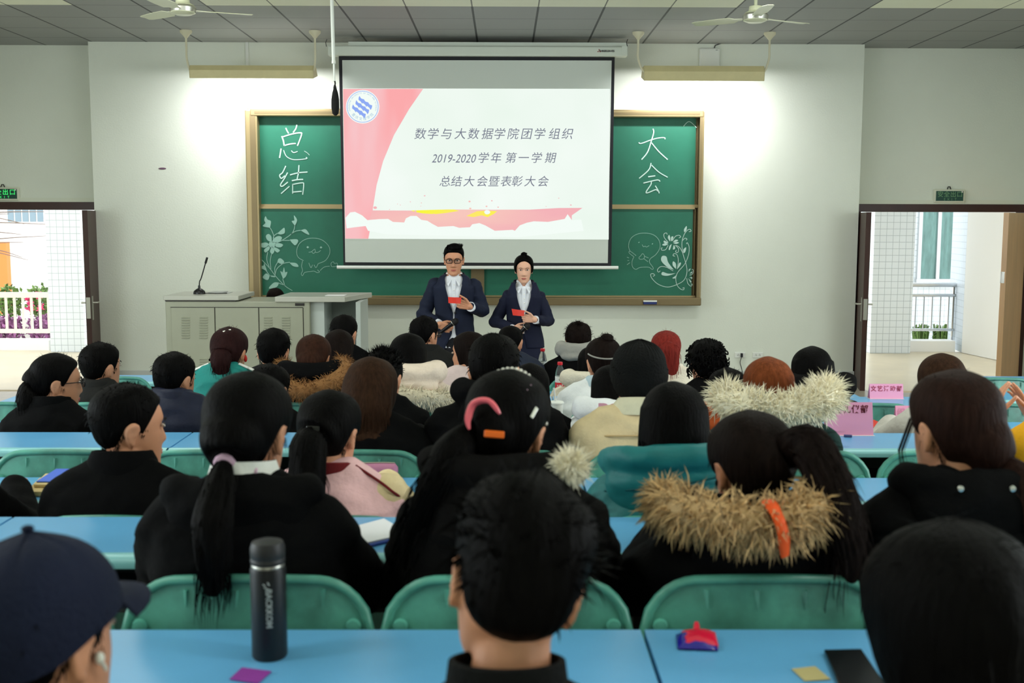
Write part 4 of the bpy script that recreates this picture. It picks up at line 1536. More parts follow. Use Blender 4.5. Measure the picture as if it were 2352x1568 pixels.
def hair_tufts(mb, M, line, n, length, lift, radius=.0022, down=.6, zmin=-.05, zmax=.118, thick=.008, jitter=.5, front=True):
    st = len(mb.v)
    for _ in range(n):
        phi = random.uniform(0, 2 * math.pi)
        deg = abs(math.degrees(phi if phi <= math.pi else phi - 2 * math.pi))
        zl = max(ctab(deg, line), zmin)
        u = random.random() ** .7
        z = zl + (zmax - zl) * math.sqrt(u) if zmax > zl else zl
        z = min(z, .1174)
        p = head_pt(phi, z)
        nrm = (p - Vector((0, -.008, .012))).normalized()
        p = p + nrm * thick * .6
        d = (nrm * lift + Vector((0, 0, -down)) * (1 if z < .09 else .25) + Vector((random.uniform(-1, 1), random.uniform(-1, 1), random.uniform(-.6, 1))) * jitter).normalized()
        L = length * random.uniform(.6, 1.2)
        d2 = (d - nrm * .45 * lift + Vector((0, 0, -.35 * down))).normalized()
        mb.strand([p, p + d * L * .5, p + d * L * .5 + d2 * L * .5], radius)
    mb.xform(M, st)


def hair_mass(mb, path, rads, n=40, flat=1.0, ridge=.05, kfreq=9, seed=0, wide=None):
    """a lock or tail of hair along a path with strand ridges"""
    P = smooth_path(path, 6)
    m = len(P)
    rings = []
    up = Vector((0, 1, 0))
    for i, p in enumerate(P):
        t = P[min(i + 1, m - 1)] - P[max(i - 1, 0)]
        t.normalize()
        a = t.cross(up)
        a = a.normalized() if a.length > .05 else t.orthogonal().normalized()
        b = a.cross(t).normalized()
        u = i / (m - 1) * (len(rads) - 1)
        i0 = min(int(u), len(rads) - 2)
        r = rads[i0] + (rads[i0 + 1] - rads[i0]) * (u - i0)
        ring = []
        for k in range(n):
            an = 2 * math.pi * k / n
            rr = r * (1 + ridge * (noise.noise((math.cos(an) * kfreq * .5 + seed, math.sin(an) * kfreq * .5, i * .06)) + .6 * noise.noise((math.cos(an) * kfreq * 1.3, math.sin(an) * kfreq * 1.3 + seed, i * .1))))
            ring.append(p + a * rr * math.cos(an) + b * rr * flat * math.sin(an))
        rings.append(ring)
    mb.loft(rings)
    return P


def tail_strands(mb, P, rad, n, L, r=.0016, spread=.5):
    for _ in range(n):
        i = random.randrange(len(P) // 3, len(P) - 1)
        t = (P[i + 1] - P[i]).normalized()
        o = Vector(RNG.normal(size=3)).normalized()
        o = (o - t * o.dot(t)).normalized()
        p = P[i] + o * rad * random.uniform(.6, 1.0)
        q = p + t * L * random.uniform(.5, 1.1) + o * rad * spread * random.uniform(-.6, .7)
        mb.strand([p, (p + q) / 2 + o * rad * .1, q], r)


def fur_spikes(mb, base, normals, n, L, r=.003, droop=.4, jitter=.45, clump=1):
    for _ in range(n):
        i = random.randrange(len(base))
        p, nr = base[i], normals[i]
        d = (nr + Vector(RNG.normal(size=3)) * jitter + Vector((0, 0, -droop))).normalized()
        l = L * random.uniform(.55, 1.25)
        p = p - nr * .008 + Vector(RNG.normal(size=3)) * .006
        q = p + d * l * .55
        mb.strand([p, q, q + (d + Vector((0, 0, -droop * .8)) + Vector(RNG.normal(size=3)) * .2).normalized() * l * .45], r)


def fur_tube(path, rad, n, L, mats, parent, name='fur_trim', droop=.4, r=.003, jitter=.45):
    P = smooth_path(path, 6)
    m = len(P)
    rr = [(rad if not hasattr(rad, '__len__') else ctab(i / (m - 1), rad)) for i in range(m)]
    rr[0] *= .5
    rr[-1] *= .5
    g = MB()
    g.tube(P, [x * .9 for x in rr], 12)
    base, nor = [], []
    for i in range(m):
        for k in range(12):
            v = Vector(g.v[i * 12 + k])
            base.append(v)
            nor.append((v - P[i]).normalized())
    fur_spikes(g, base, nor, n, L, r, droop, jitter)
    return g.obj(name, mats, parent, angle=60)


def face_parts(M, parent, lipcol=None, male=True):
    for s in (-1, 1):
        g = MB()
        g.ell((s * .0315, .0835, .0125), .0145, .005, .0052, 14, 8, 0)
        g.ell((s * .0315, .0868, .0125), .0056, .0028, .0050, 12, 6, 1)
        g.tube(smooth_path([(s * .016, .0862, .0105), (s * .024, .0888, .0168), (s * .034, .0882, .0176), (s * .047, .081, .012)], 3), .0013, 5, 1)
        g.xform(M)
        g.obj('eye', [m_eye, m_iris], parent)
    g = MB()
    for s in (-1, 1):
        g.tube(smooth_path([(s * .014, .0925, .0275), (s * .03, .0925, .033), (s * .05, .081, .0275)], 4), [.0018, .002, .0026, .003, .003, .0028, .0022, .0016, .001], 6, squash=.5)
    g.xform(M)
    g.obj('eyebrows', H_BLACK, parent)
    g = MB()
    g.tube(smooth_path([(-.024, .083, -.064), (-.01, .0905, -.0605), (0, .0912, -.0618), (.01, .0905, -.0605), (.024, .083, -.064)], 3), [.0008, .0018, .0026, .003, .0032, .0032, .003, .0032, .0032, .003, .0026, .0018, .0008], 6)
    g.tube(smooth_path([(-.022, .0832, -.0655), (-.009, .09, -.0685), (.009, .09, -.0685), (.022, .0832, -.0655)], 3), [.0008, .002, .0032, .0038, .004, .004, .0038, .0032, .002, .0008], 6)
    g.xform(M)
    g.obj('lips', m_lips, parent)


def glasses_part(M, parent):
    g = MB()
    for s in (-1, 1):
        pts = [(s * .033 + .0235 * math.copysign(abs(math.cos(a)) ** .6, math.cos(a)), .101 - .004 * abs(math.cos(a)) * 0, .010 + .0165 * math.copysign(abs(math.sin(a)) ** .6, math.sin(a))) for a in [2 * math.pi * k / 24 for k in range(25)]]
        g.tube(pts, .0029, 6)
        g.tube([(s * .056, .1, .016), (s * .072, .08, .016), (s * .078, .0, .01), (s * .076, -.02, .0)], .0022, 6)
    g.tube([(-.01, .101, .013), (0, .103, .015), (.01, .101, .013)], .002, 6)
    g.xform(M)
    o = g.obj('glasses', mat('glasses_frame', (26, 20, 20), .3), parent)
    gl = MB()
    for s in (-1, 1):
        gl.ell((s * .033, .101, .010), .022, .0008, .0155, 20, 6)
    gl.xform(M)
    gl.obj('lens', glass_mat('spectacle_lens', (250, 250, 250), .06) if 'spectacle_lens' not in MATS else MATS['spectacle_lens'], o)
    return o


def fabric(name, col, rough=.85, var=.12, bump=.18, bscale=90, spec=.2):
    return mat('cloth_' + name, col, rough, spec=spec, var=var, vscale=8, bump=bump, bscale=bscale)


C_BLACK = fabric('black', (11, 11, 12), spec=.05)
C_BLACK2 = fabric('soft_black', (16, 15, 15), spec=.05)
C_CHAR = fabric('charcoal', (32, 32, 31), spec=.1)
C_NAVY = fabric('dark_navy', (14, 18, 34), spec=.1)
C_TROU = fabric('trouser_black', (24, 24, 28))
M_SHOE = mat('shoe_black', (20, 20, 20), .4)
SHOE = None


def shoe_mesh():
    g = MB()
    rings = []
    for y, w_, h in ((-.075, .03, .05), (-.06, .038, .075), (0, .04, .085), (.06, .042, .062), (.12, .046, .05), (.165, .04, .042), (.19, .02, .03)):
        rings.append([(w_ * math.cos(a), y, max(0, h * .5 + h * .5 * math.sin(a))) for a in [2 * math.pi * k / 14 for k in range(14)]])
    g.loft(rings)
    return g.mesh('shoe', M_SHOE, True, 50)


SHOE = shoe_mesh()


def head_matrix(C, yaw=0, pitch=0, roll=0, s=1.0):
    return Matrix.Translation(C) @ Matrix.Rotation(R(-yaw), 4, 'Z') @ Matrix.Rotation(R(-pitch), 4, 'X') @ Matrix.Rotation(R(roll), 4, 'Y') @ Matrix.Scale(s, 4)


def seated(px, py, d, floor, label, tpx=None, yaw=0, pitch=4, roll=0, hair='male', hcol=None, hs=1.0, hw=.2, jacket=None, female=False, skin=None,
           vox=.011, hand='desk', byaw=0, top_th=.012, jvox=.012, puff=0.0, neck=1.0, drop=0.0, extra=None, face=True, trousers=True, arms=None, shirt=None):
    """one seated listener facing the front wall; (px, py) is the top of the hair in the photograph"""
    skin = skin or m_skin
    hcol = hcol or H_BLACK
    T = at(px, py, d)
    C = Vector((T.x, d, T.z - (.118 + top_th) * hs))
    hx = at(tpx if tpx is not None else px, 900, d).x
    hy = d - .05
    t = thing('person', label, 'person', (hx, hy, floor))
    O = Vector((hx, hy, floor))
    Cl = C - O
    HM = head_matrix(Cl, yaw, pitch, roll, hs)
    N = Vector((Cl.x * .75, Cl.y - .05, Cl.z - .112 * hs * neck))          # base of the neck
    zs = N.z - .035 - drop
    hz = .54
    z1 = hz + (zs - hz) * .4
    z2 = hz + (zs - hz) * .75
    # ---- body, one continuous surface
    b = MB()
    add_head(b, HM, female=female)
    b.capsule(N + Vector((0, -.012, -.03)), Cl + Vector((0, -.022, -.05)) , .056, .05, 16)
    b.loft(torso_rings([(0, .02, hz - .05, .15, .11, 0), (0, .01, hz + .06, .155, .112, 0), (N.x * .3, .0, z1, .13, .095, 0), (N.x * .6, -.005 + N.y * .3, z2, .15, .10, .05), (N.x, N.y - .01, zs, hw - .045, .075, .12), (N.x, N.y, zs + .05, .07, .055, .1)]))
    sh = [N + Vector((s * (hw - .05), -.015, zs - N.z - .035)) for s in (-1, 1)]
    A = arms or {}
    J = []
    for i, s in enumerate((-1, 1)):
        el = Vector(A.get('e%d' % i, (N.x + s * (hw + .02), .14, max(.70, zs - .28))))
        wr = Vector(A.get('w%d' % i, (N.x * .6 + s * .11, .335, .79)))
        J.append((sh[i], el, wr))
        b.capsule(sh[i], el, .045, .037, 12)
        b.capsule(el, wr, .037, .026, 12)
        dd = (wr - el).normalized()
        hd = Vector((-s * .35, 1, -.05)) if hand == 'desk' else dd
        if hand == 'clap':
            hand_prims(b, wr, Vector((-s * .35, .35, .85)), Vector((-s, .1, 0)), Vector((0, -1, .3)), 1.0, (.12, .15, .1), .1)
        else:
            hand_prims(b, wr, hd, Vector((0, 0, -1)), Vector((-s, .0, 0)), .95, (.25, .3, .2))
    for s in (-1, 1):
        b.capsule((s * .085, .03, hz), (s * .11, .40, hz - .04), .078, .056, 14)
        b.capsule((s * .11, .40, hz - .04), (s * .105, .40, .09), .054, .036, 12)
        b.capsule((s * .105, .40, .06), (s * .11, .52, .04), .036, .03, 10)
    me = remesh(b, vox, 2, 'body')
    me.materials.append(skin)
    body = link('body', me, t)
    if face:
        face_parts(HM, t)
    # ---- clothing
    if trousers:
        g = MB()
        g.loft(torso_rings([(0, .02, hz - .07, .165, .125, 0), (0, .01, hz + .1, .168, .122, 0), (0, .005, hz + .16, .15, .11, 0)]))
        for s in (-1, 1):
            g.capsule((s * .085, .03, hz), (s * .11, .40, hz - .04), .09, .068, 14)
            g.capsule((s * .11, .40, hz - .04), (s * .105, .40, .10), .064, .052, 12)
        me = remesh(g, .016, 3, 'trousers')
        me.materials.append(C_TROU)
        link('trousers', me, t)
        for s in (-1, 1):
            link('shoe', SHOE, t, (s * .107, .43, 0))
    jm = jacket or C_BLACK
    g = MB()
    pf = puff
    g.loft(torso_rings([(0, .01, hz - .05, hw - .015 + pf, .15 + pf, 0), (0, .005, hz + .05, hw - .005 + pf, .152 + pf, 0), (N.x * .3, .0, z1, hw - .02 + pf, .138 + pf, 0), (N.x * .6, N.y * .3 - .005, z2, hw - .01 + pf * .8, .14 + pf * .7, .06),
                        (N.x, N.y - .012, zs + .0, hw - .01 + pf * .5, .112 + pf * .4, .22), (N.x, N.y - .006, zs + .045, hw * .55, .085, .2), (N.x, N.y, zs + .07, .072, .066, .1)]))
    for (a, e, w_) in J:
        sx_ = 1 if a.x > N.x else -1
        g.capsule(N + Vector((sx_ * .045, -.025, -.012)), a + Vector((0, -.008, -.012)), .058, .064 + pf * .4, 14)
        g.capsule(a + Vector((0, 0, -.022)), e, .066 + pf * .6, .057 + pf * .6, 14)
        g.capsule(e, w_ - (w_ - e).normalized() * .02, .056 + pf * .6, .043 + pf * .4, 14)
    me = remesh(g, jvox, 10, 'jacket')
    crumple(me, .009 + pf * .06, 7 if pf < .02 else 10, 20, random.uniform(0, 50))
    me.materials.append(jm)
    jk = link('jacket', me, t)
    # ---- hair
    hg = MB()
    ctx = dict(t=t, N=N, C=Cl, HM=HM, zs=zs, hw=hw, J=J, jacket=jk, hcol=hcol, hg=hg, jm=jm, hs=hs)
    hd = HAIR[hair](hg, HM, Cl, ctx)
    if hg.v:
        ctx['hair'] = hg.obj('hair', hcol, t, angle=70)
    if extra:
        extra(ctx)
    # their own seat
    return ctx


def sd():
    return random.uniform(0, 99)


def h_male(g, HM, C, c, thick=.011, top=.006, n=220, L=.02, rough=.003):
    hair_cap(g, HM, HL_MALE, thick, top, .62, rough, seed=sd())
    hair_tufts(g, HM, HL_MALE, n, L, .55, thick=thick, down=.7)
    edge_wisps(g, HM, HL_MALE, 260, .014, .0011, 74)


def h_spiky(g, HM, C, c):
    hair_cap(g, HM, HL_MALE, .012, .01, .7, .004, seed=sd())
    hair_tufts(g, HM, HL_MALE, 420, .042, 1.1, .0028, .05, zmin=.02, thick=.012, jitter=.4)
    hair_tufts(g, HM, HL_MALE, 150, .02, .6, thick=.01)


def h_tousled(g, HM, C, c):
    hair_cap(g, HM, HL_MALE, .019, .022, .55, .008, 20, seed=3.0, back=.006)
    hair_tufts(g, HM, HL_MALE, 500, .045, .6, .0022, .35, zmin=.0, thick=.02, jitter=.6)
    st = len(g.v)
    for k in range(26):          # loose wisps blown out to the right
        p = Vector((.078 + random.uniform(0, .015), random.uniform(.0, .05), random.uniform(.03, .065)))
        d = Vector((1, random.uniform(-.2, .4), random.uniform(-.35, .45))).normalized()
        L = random.uniform(.025, .055)
        g.strand([p, p + d * L * .6, p + d * L + Vector((0, 0, random.uniform(-.004, .012)))], .0028)
    g.xform(HM, st)
    hair_tufts(g, HM, HL_MALE, 220, .018, .5, thick=.01, zmax=.03)


def h_curly(g, HM, C, c):
    hair_cap(g, HM, HL_MALE, .02, .012, .75, .009, 34, seed=sd())
    st = len(g.v)
    for _ in range(230):
        phi = random.uniform(0, 6.283)
        z = random.uniform(-.03, .115)
        if abs(math.degrees(phi if phi <= math.pi else phi - 2 * math.pi)) < 70 and z < .07:
            continue
        p = head_pt(phi, z)
        nr = (p - Vector((0, -.008, .012))).normalized()
        o = p + nr * .018
        u = nr.orthogonal().normalized()
        v = nr.cross(u)
        r = random.uniform(.006, .011)
        g.tube([o + (u * math.cos(a) + v * math.sin(a)) * r + nr * .0025 * a for a in [k * .8 for k in range(9)]], [.0034] * 8 + [.0012], 5)
    g.xform(HM, st)


def h_back(g, HM, C, c, thick=.014, n=150):
    """pulled back smooth"""
    hair_cap(g, HM, HL_BACK, thick, .004, .85, .0022, 24, seed=sd())
    hair_tufts(g, HM, HL_BACK, n, .03, .18, .0012, .8, thick=thick, jitter=.25)
    edge_wisps(g, HM, HL_BACK, 140, .03, .0009, 80)


def blend(g, bb, voxel=.0065, it=12):
    """melt overlapping masses of hair into one smooth shape"""
    me = remesh(bb, voxel, it)
    g.add([v.co.copy() for v in me.vertices], [tuple(p.vertices) for p in me.polygons])
    bpy.data.meshes.remove(me)


def hw_pt(HM, x, y, z):
    return HM @ Vector((x, y, z))


def tail(style):
    def f(g, HM, C, c):
        bb = MB()
        hair_cap(bb, HM, HL_BACK, .015, .004, .9, .002, 24, seed=sd())
        root = hw_pt(HM, *style['root'])
        rx_, ry_, rz_ = style['root']
        hair_mass(bb, [hw_pt(HM, rx_ * .1, -.042, .022), hw_pt(HM, rx_ * .4, ry_ * .55 - .02, .012 + rz_ * .35), hw_pt(HM, rx_ * .8, ry_ * .85, rz_ * .85), root], [k_ * style.get('ga', 1) for k_ in (.064, .070, .052)] + [style['rads'][1] * 1.05], 48, .96, .035, 12, sd())
        blend(g, bb)
        hair_tufts(g, HM, HL_BACK, 120, .03, .18, .0011, .8, thick=.014, jitter=.25)
        edge_wisps(g, HM, HL_BACK, 140, .03, .0009, 80)
        pts = [hw_pt(HM, style['root'][0] * .8, style['root'][1] * .7, style['root'][2])] + [root] + [root + Vector(v) for v in style['path']]
        P = hair_mass(g, pts, style['rads'], 36, style.get('flat', .75), .12, 9, sd())
        tail_strands(g, P, style['rads'][2], style.get('n', 120), .09)
        if style.get('tie'):
            tg = MB()
            m = len(P)
            q = P[6]
            dr = (P[7] - P[5]).normalized()
            tg.tube([q + (dr.orthogonal().normalized() * math.cos(a) + dr.cross(dr.orthogonal().normalized()) * math.sin(a)) * (style['rads'][1] * 1.02) for a in [k * .524 for k in range(13)]], style.get('tr', .006), 8)
            c['tie'] = (tg, style['tie'])
    return f


def h_long(z_end=-.3, wid=.088, thick=.012, back=-.05, n=120, flare=0.0, part=None, fr=.012):
    def f(g, HM, C, c):
        bb = MB()
        hair_cap(bb, HM, HL_LONG, thick, .005, 1.0, .0025, 22, seed=sd(), part=part)
        s0 = sd()
        rings = []
        rot = HM.to_3x3()
        zz = [.07, .04, .0, -.05, -.1, -.15, z_end * .75, z_end * .9, z_end]
        for j, z in enumerate(zz):
            u = j / (len(zz) - 1)
            w_ = wid * (.93 + .1 * math.sin(u * 2.2)) * (1 + flare * u) * (.86 if j == len(zz) - 1 else 1)
            dp = (.078 - .028 * u) * (.6 if j == len(zz) - 1 else 1)
            cy = -.03 + (back - fr) * min(1, u * 1.4)
            ring = []
            for k in range(64):
                a = 2 * math.pi * k / 64
                r = 1 + .035 * noise.noise((math.cos(a) * 5 + s0, math.sin(a) * 5, z * 3)) + .03 * noise.noise((math.cos(a) * 15, math.sin(a) * 15 + s0, z * 4))
                v = Vector((w_ * r * math.copysign(abs(math.cos(a)) ** .85, math.cos(a)), cy + dp * r * math.sin(a), z))
                v = C + (rot @ Vector((v.x, v.y, 0))) + Vector((0, 0, z)) if z < 0 else HM @ v
                ring.append(v)
            rings.append(ring)
        bb.loft(rings)
        blend(g, bb, .007, 7)
        for _ in range(n):
            a = random.uniform(math.pi, 2 * math.pi) if random.random() < .8 else random.uniform(0, 6.28)
            z = random.uniform(z_end * .9, -.02)
            r = 1.0
            p = C + rot @ Vector((wid * 1.0 * math.cos(a), back - fr * .5 - .02 + .055 * math.sin(a), 0)) + Vector((0, 0, z))
            q = p + Vector((random.uniform(-.015, .015), random.uniform(-.012, .004), -random.uniform(.05, .1)))
            g.strand([p, (p + q) / 2 + Vector((random.uniform(-.004, .004), -.003, 0)), q], .0014)
    return f


def h_bob(g, HM, C, c):
    h_long(-.125, .094, .014, -.028, 160, .0)(g, HM, C, c)


def h_bun(g, HM, C, c, pos=(0, -.03, .135), r=.032):
    h_back(g, HM, C, c)
    b = hw_pt(HM, *pos)
    rings = []
    for i in range(15):
        a = math.pi * i / 14
        ring = []
        for k in range(28):
            an = 2 * math.pi * k / 28
            rr = r * (1 + .1 * noise.noise((an * 2.2, i * .7, 3)) + .05 * math.sin(an * 6 + i * .8))
            ring.append(b + Vector((rr * math.sin(a) * math.cos(an) + .0001, rr * math.sin(a) * math.sin(an), -rr * .8 * math.cos(a))))
        rings.append(ring)
    g.loft(rings)
    for _ in range(60):
        d = Vector(RNG.normal(size=3)).normalized()
        p = b + d * r * .9
        g.strand([p, p + d * .008 + Vector(RNG.normal(size=3)) * .006, p + d * .014 + Vector(RNG.normal(size=3)) * .014], .0013)


def h_none(g, HM, C, c):
    pass


def h_messy(g, HM, C, c):
    hair_cap(g, HM, HL_BACK, .014, .012, .8, .006, 26, seed=sd())
    hair_tufts(g, HM, HL_BACK, 330, .035, .7, .0018, .3, thick=.014, jitter=.7)
    b = hw_pt(HM, 0, -.06, .115)
    for _ in range(60):
        d = (Vector(RNG.normal(size=3)) + Vector((0, 0, .8))).normalized()
        g.strand([b, b + d * .025, b + d * .035 + Vector(RNG.normal(size=3)) * .012], .002)


def h_thin(g, HM, C, c):
    hair_cap(g, HM, HL_MALE, .006, -.002, .8, .002, 24, seed=sd())
    hair_tufts(g, HM, HL_MALE, 200, .014, .3, .0012, .7, thick=.006, zmax=.08)


HAIR = {'male': h_male, 'spiky': h_spiky, 'tousled': h_tousled, 'curly': h_curly, 'back': h_back, 'none': h_none, 'bob': h_bob, 'bun': h_bun, 'messy': h_messy, 'thin': h_thin,
        'long': h_long(-.25, .09, .012, -.065), 'longer': h_long(-.33, .09, part=.0)}


# ---- garment extras
def hood(c, m=None, w=.15, back=.115, drop=.09, rad=.045, up=.0, name='hood', seed=None):
    N, t = c['N'] + Vector((0, 0, .045)), c['t']
    g = MB()
    P = smooth_path([N + Vector(v) for v in ((-.085, .05, -.035 + up), (-w * .85, -.02, .0 + up), (-w * .7, -back * .75, .0 + up), (0, -back, -.005 + up), (w * .7, -back * .75, .0 + up), (w * .85, -.02, .0 + up), (.085, .05, -.035 + up))], 5)
    g.tube(P, rad, 12)
    g.ell(N + Vector((0, -back * .95, -drop)), w * .95, .06, drop * 1.05)
    me = remesh(g, .010, 4, name)
    crumple(me, .007, 9, 24, random.uniform(0, 50))
    me.materials.append(m or c['jm'])
    return link(name, me, t)


def collar(c, m=None, h=.05, r=.072, flare=.012, name='collar', gap=0.0, th=.008, tilt=.012):
    N, t = c['N'], c['t']
    g = MB()
    nn = 40
    rg = []
    for rr, z in ((r + flare + th, -.012), (r + flare * .6 + th, h * .5), (r + th, h), (r, h + .002), (r - .004 + flare * .4, h * .5), (r + flare, -.012)):
        rg.append([N + Vector((rr * math.sin(a), -.008 - rr * .92 * math.cos(a) * 1.0, z + tilt * math.cos(a))) for a in [2 * math.pi * k / nn for k in range(nn)]])
    g.loft(rg, cap=False)
    return g.obj(name, m or c['jm'], t, angle=50)


def shirt_collar(c, m, name='shirt_collar'):
    N, t = c['N'], c['t']
    g = MB()
    nn = 36
    rg = []
    for rr, z in ((.064, .0), (.063, .055), (.066, .06), (.078, .022), (.082, .012)):
        rg.append([N + Vector((rr * math.sin(a), -.012 - rr * math.cos(a), z + .01 * math.cos(a))) for a in [2 * math.pi * k / nn for k in range(nn)]])
    g.loft(rg, cap=False)
    return g.obj(name, m, t, angle=60)


def clip_box(c, M, sx, sy, sz, m, name='hair_clip', par=None):
    g = MB().box(-sx, sx, -sy, sy, -sz, sz)
    g.xform(M)
    return bevel(g.obj(name, m, par or c['hair'], smooth=False), min(sx, sy, sz) * .6)
# ------------------------------------------------------------------ the listeners
FZ = {'row0': .404, 'AB': .404, 'BC': .306, 'CD': .306, 'DE': .209, 'EF': .209, 'FG': .111, 'GH': .111}
DH_ = {'row0': 1.43, 'AB': 2.34, 'BC': 3.13, 'CD': 3.99, 'DE': 4.79, 'EF': 5.57, 'FG': 6.34, 'GH': 7.15}
WHO = []


def P_(row, px, py, label, **k):
    v = dict(vox=.011 if row in ('DE', 'EF', 'FG', 'GH') else .0085, jvox=.013 if row in ('DE', 'EF', 'FG', 'GH') else .011)
    v['neck'] = .85 if row in ('row0', 'AB', 'BC') else .76
    if row == 'row0':
        v['arms'] = {'e0': (-.2, .04, .66), 'e1': (.2, .04, .66), 'w0': (-.12, .2, .62), 'w1': (.12, .2, .62)}
    v.update(k)
    d = v.pop('d', DH_[row])
    c = seated(px, py, d, FZ[row], label, **v)
    WHO.append((row, c, label))
    return c


def surf(c, deg, z, off=.012):
    """a frame on the hair: phi in degrees from the face, turning to the person's right-hand side as seen from behind"""
    p = head_pt(R(deg), z)
    n = (p - Vector((0, -.008, .012))).normalized()
    p = p + n * off
    side = Vector((0, 0, 1)).cross(n).normalized()
    upv = n.cross(side)
    M = Matrix(((side.x, n.x, upv.x, p.x), (side.y, n.y, upv.y, p.y), (side.z, n.z, upv.z, p.z), (0, 0, 0, 1)))
    return c['HM'] @ M


def tie_obj(c, name='hair_tie'):
    tg, m = c['tie']
    return tg.obj(name, m, c['hair'])


m_clipm = mat('clip_metal', (200, 200, 196), .25, metal=.9)
m_pearl = mat('pearl', (238, 234, 224), .25)
m_whitec = fabric('white', (226, 226, 222))
m_lilac = fabric('lilac', (206, 170, 192))
m_teal = fabric('teal_down', (10, 104, 106), rough=.55, spec=.35, bump=.1)
m_creamc = fabric('cream_wool', (226, 204, 164), rough=.95)
m_creamf = fabric('cream_fleece', (224, 214, 196), rough=.95, bump=.5)
m_white2 = fabric('white_down', (224, 226, 228), rough=.6)
m_green = fabric('dark_green', (14, 46, 42))
m_jade = fabric('track_teal', (30, 128, 122), rough=.6)
m_pinkc = fabric('pale_pink', (236, 188, 192), rough=.6)
m_cream2 = fabric('cream_satin', (226, 204, 160), rough=.45)
m_greyc = fabric('grey_jersey', (150, 148, 142))
m_lgrey = fabric('light_grey', (186, 182, 174))
m_rose = fabric('pale_rose_wool', (214, 192, 190))
m_rust = fabric('rust', (168, 76, 34))
m_wine = fabric('wine_red', (112, 30, 34))
m_yell = fabric('mustard', (222, 158, 28))
m_navyj = fabric('navy_down', (26, 30, 50), rough=.5)
m_fur_tan = mat('tan_fur', (188, 156, 112), .8, island=.6)
m_fur_br = mat('fox_fur', (138, 96, 54), .8, island=.5)
m_fur_wh = mat('white_fur', (236, 226, 202), .8, island=.22)
m_fur_cr = mat('cream_fur', (210, 200, 178), .8, island=.3)
m_orange = fabric('orange_ribbon', (226, 84, 30), rough=.5)

# --- nearest row
def x_cap(c):
    HM, t = c['HM'], c['t']
    m = fabric('navy_cap', (16, 23, 46), rough=.8, bump=.3, bscale=160)
    g = MB()
    line = [(0, .048), (60, .036), (90, .022), (120, .0), (180, -.02)]
    rings = []
    for j in range(17):
        tt = j / 16
        ring = []
        for i in range(60):
            phi = 2 * math.pi * i / 60
            deg = abs(math.degrees(phi if phi <= math.pi else phi - 2 * math.pi))
            zl = ctab(deg, line)
            z = zl + (.1176 - zl) * math.cos(tt * math.pi / 2)
            p = head_pt(phi, z)
            n = (p - Vector((0, -.008, .012))).normalized()
            seam = .0016 * max(0, 1 - abs(((phi / (math.pi / 3)) % 1) - .5) * 14)
            ring.append(p + n * (.017 + .014 * max(0, (z - .06) / .058) - seam * 1.4))
        rings.append(ring)
    g.loft(list(reversed(rings)))
    g.xform(HM)
    o = g.obj('baseball_cap', m, t)
    g = MB()
    tp, bt = [], []
    for u in range(13):
        a = R(-66 + 132 * u / 12)
        p0 = head_pt(a, .044) * 1.13
        ext = .070 * math.cos(a * .98) ** .8 + .004
        q = Vector((p0.x * 1.02, p0.y + ext, .040 - .02 * (math.sin(a)) ** 2 + .002))
        tp.append((Vector((p0.x, p0.y, .052)), q))
    vs = [p for a_, b_ in tp for p in (a_, (a_ + b_) / 2 + Vector((0, 0, .005)), b_)] + [p - Vector((0, 0, .005)) for a_, b_ in tp for p in (a_, (a_ + b_) / 2 + Vector((0, 0, .005)), b_)]
    fs = []
    for u in range(12):
        for k in range(2):
            a_ = u * 3 + k
            fs += [(a_, a_ + 1, a_ + 4, a_ + 3), (39 + a_, 39 + a_ + 3, 39 + a_ + 4, 39 + a_ + 1)]
        fs.append((u * 3 + 2, u * 3 + 41, u * 3 + 44, u * 3 + 5))
    g.add(vs, fs)
    g.xform(HM)
    g.obj('cap_brim', m, o)
    g = MB(); g.ell((0, -.014, .152), .008, .008, .005); g.xform(HM); g.obj('cap_button', m, o)
    g = MB(); g.tube(smooth_path([head_pt(R(a_), -.016 + .012 * 0) * 1.1 for a_ in (150, 165, 180, 195, 210)], 4), .006, 6, squash=2.2); g.xform(HM); g.obj('cap_strap', m, o)
    g = MB()       # black opening above the strap
    g.ell((0, -.118, .008), .034, .006, .022); g.xform(HM)
    g.obj('cap_opening', H_BLACK, o)
    p = c['HM'] @ Vector((.078, .012, -.012))
    g = MB(); g.ell(p, .006, .006, .008); g.tube([p, p + Vector((.003, .012, -.02))], .0025, 6)
    g.obj('earphone', m_white, t)


P_('row0', 84, 1222, 'person in a dark navy baseball cap at the near left corner', d=1.36, yaw=20, roll=-4, hair='male', tpx=70, jacket=C_BLACK, extra=x_cap, vox=.006, top_th=.03, hs=1.02, hw=.21)
P_('row0', 1180, 1092, 'person with short tousled black hair and bare neck at front centre of the view', d=1.43, yaw=-6, roll=13, pitch=8, tpx=1120, neck=1.12, hair='tousled', jacket=fabric('ribbed_black', (18, 19, 20), bump=.3, spec=.1), vox=.0055, jvox=.009, hs=1.04, hw=.2,
   top_th=.03, skin=m_skin, extra=lambda c: collar(c, c['jm'], .055, .068, .006))


def tail_bang(c):
    g = MB()
    for k in range(26):
        p = c['HM'] @ Vector((.068 + random.uniform(-.004, .006), .03 + random.uniform(0, .03), .03))
        g.strand([p, p + Vector((.012, 0, -.06)), p + Vector((.006, -.01, -.14))], .002)
    g.obj('side_locks', c['hcol'], c['hair'])


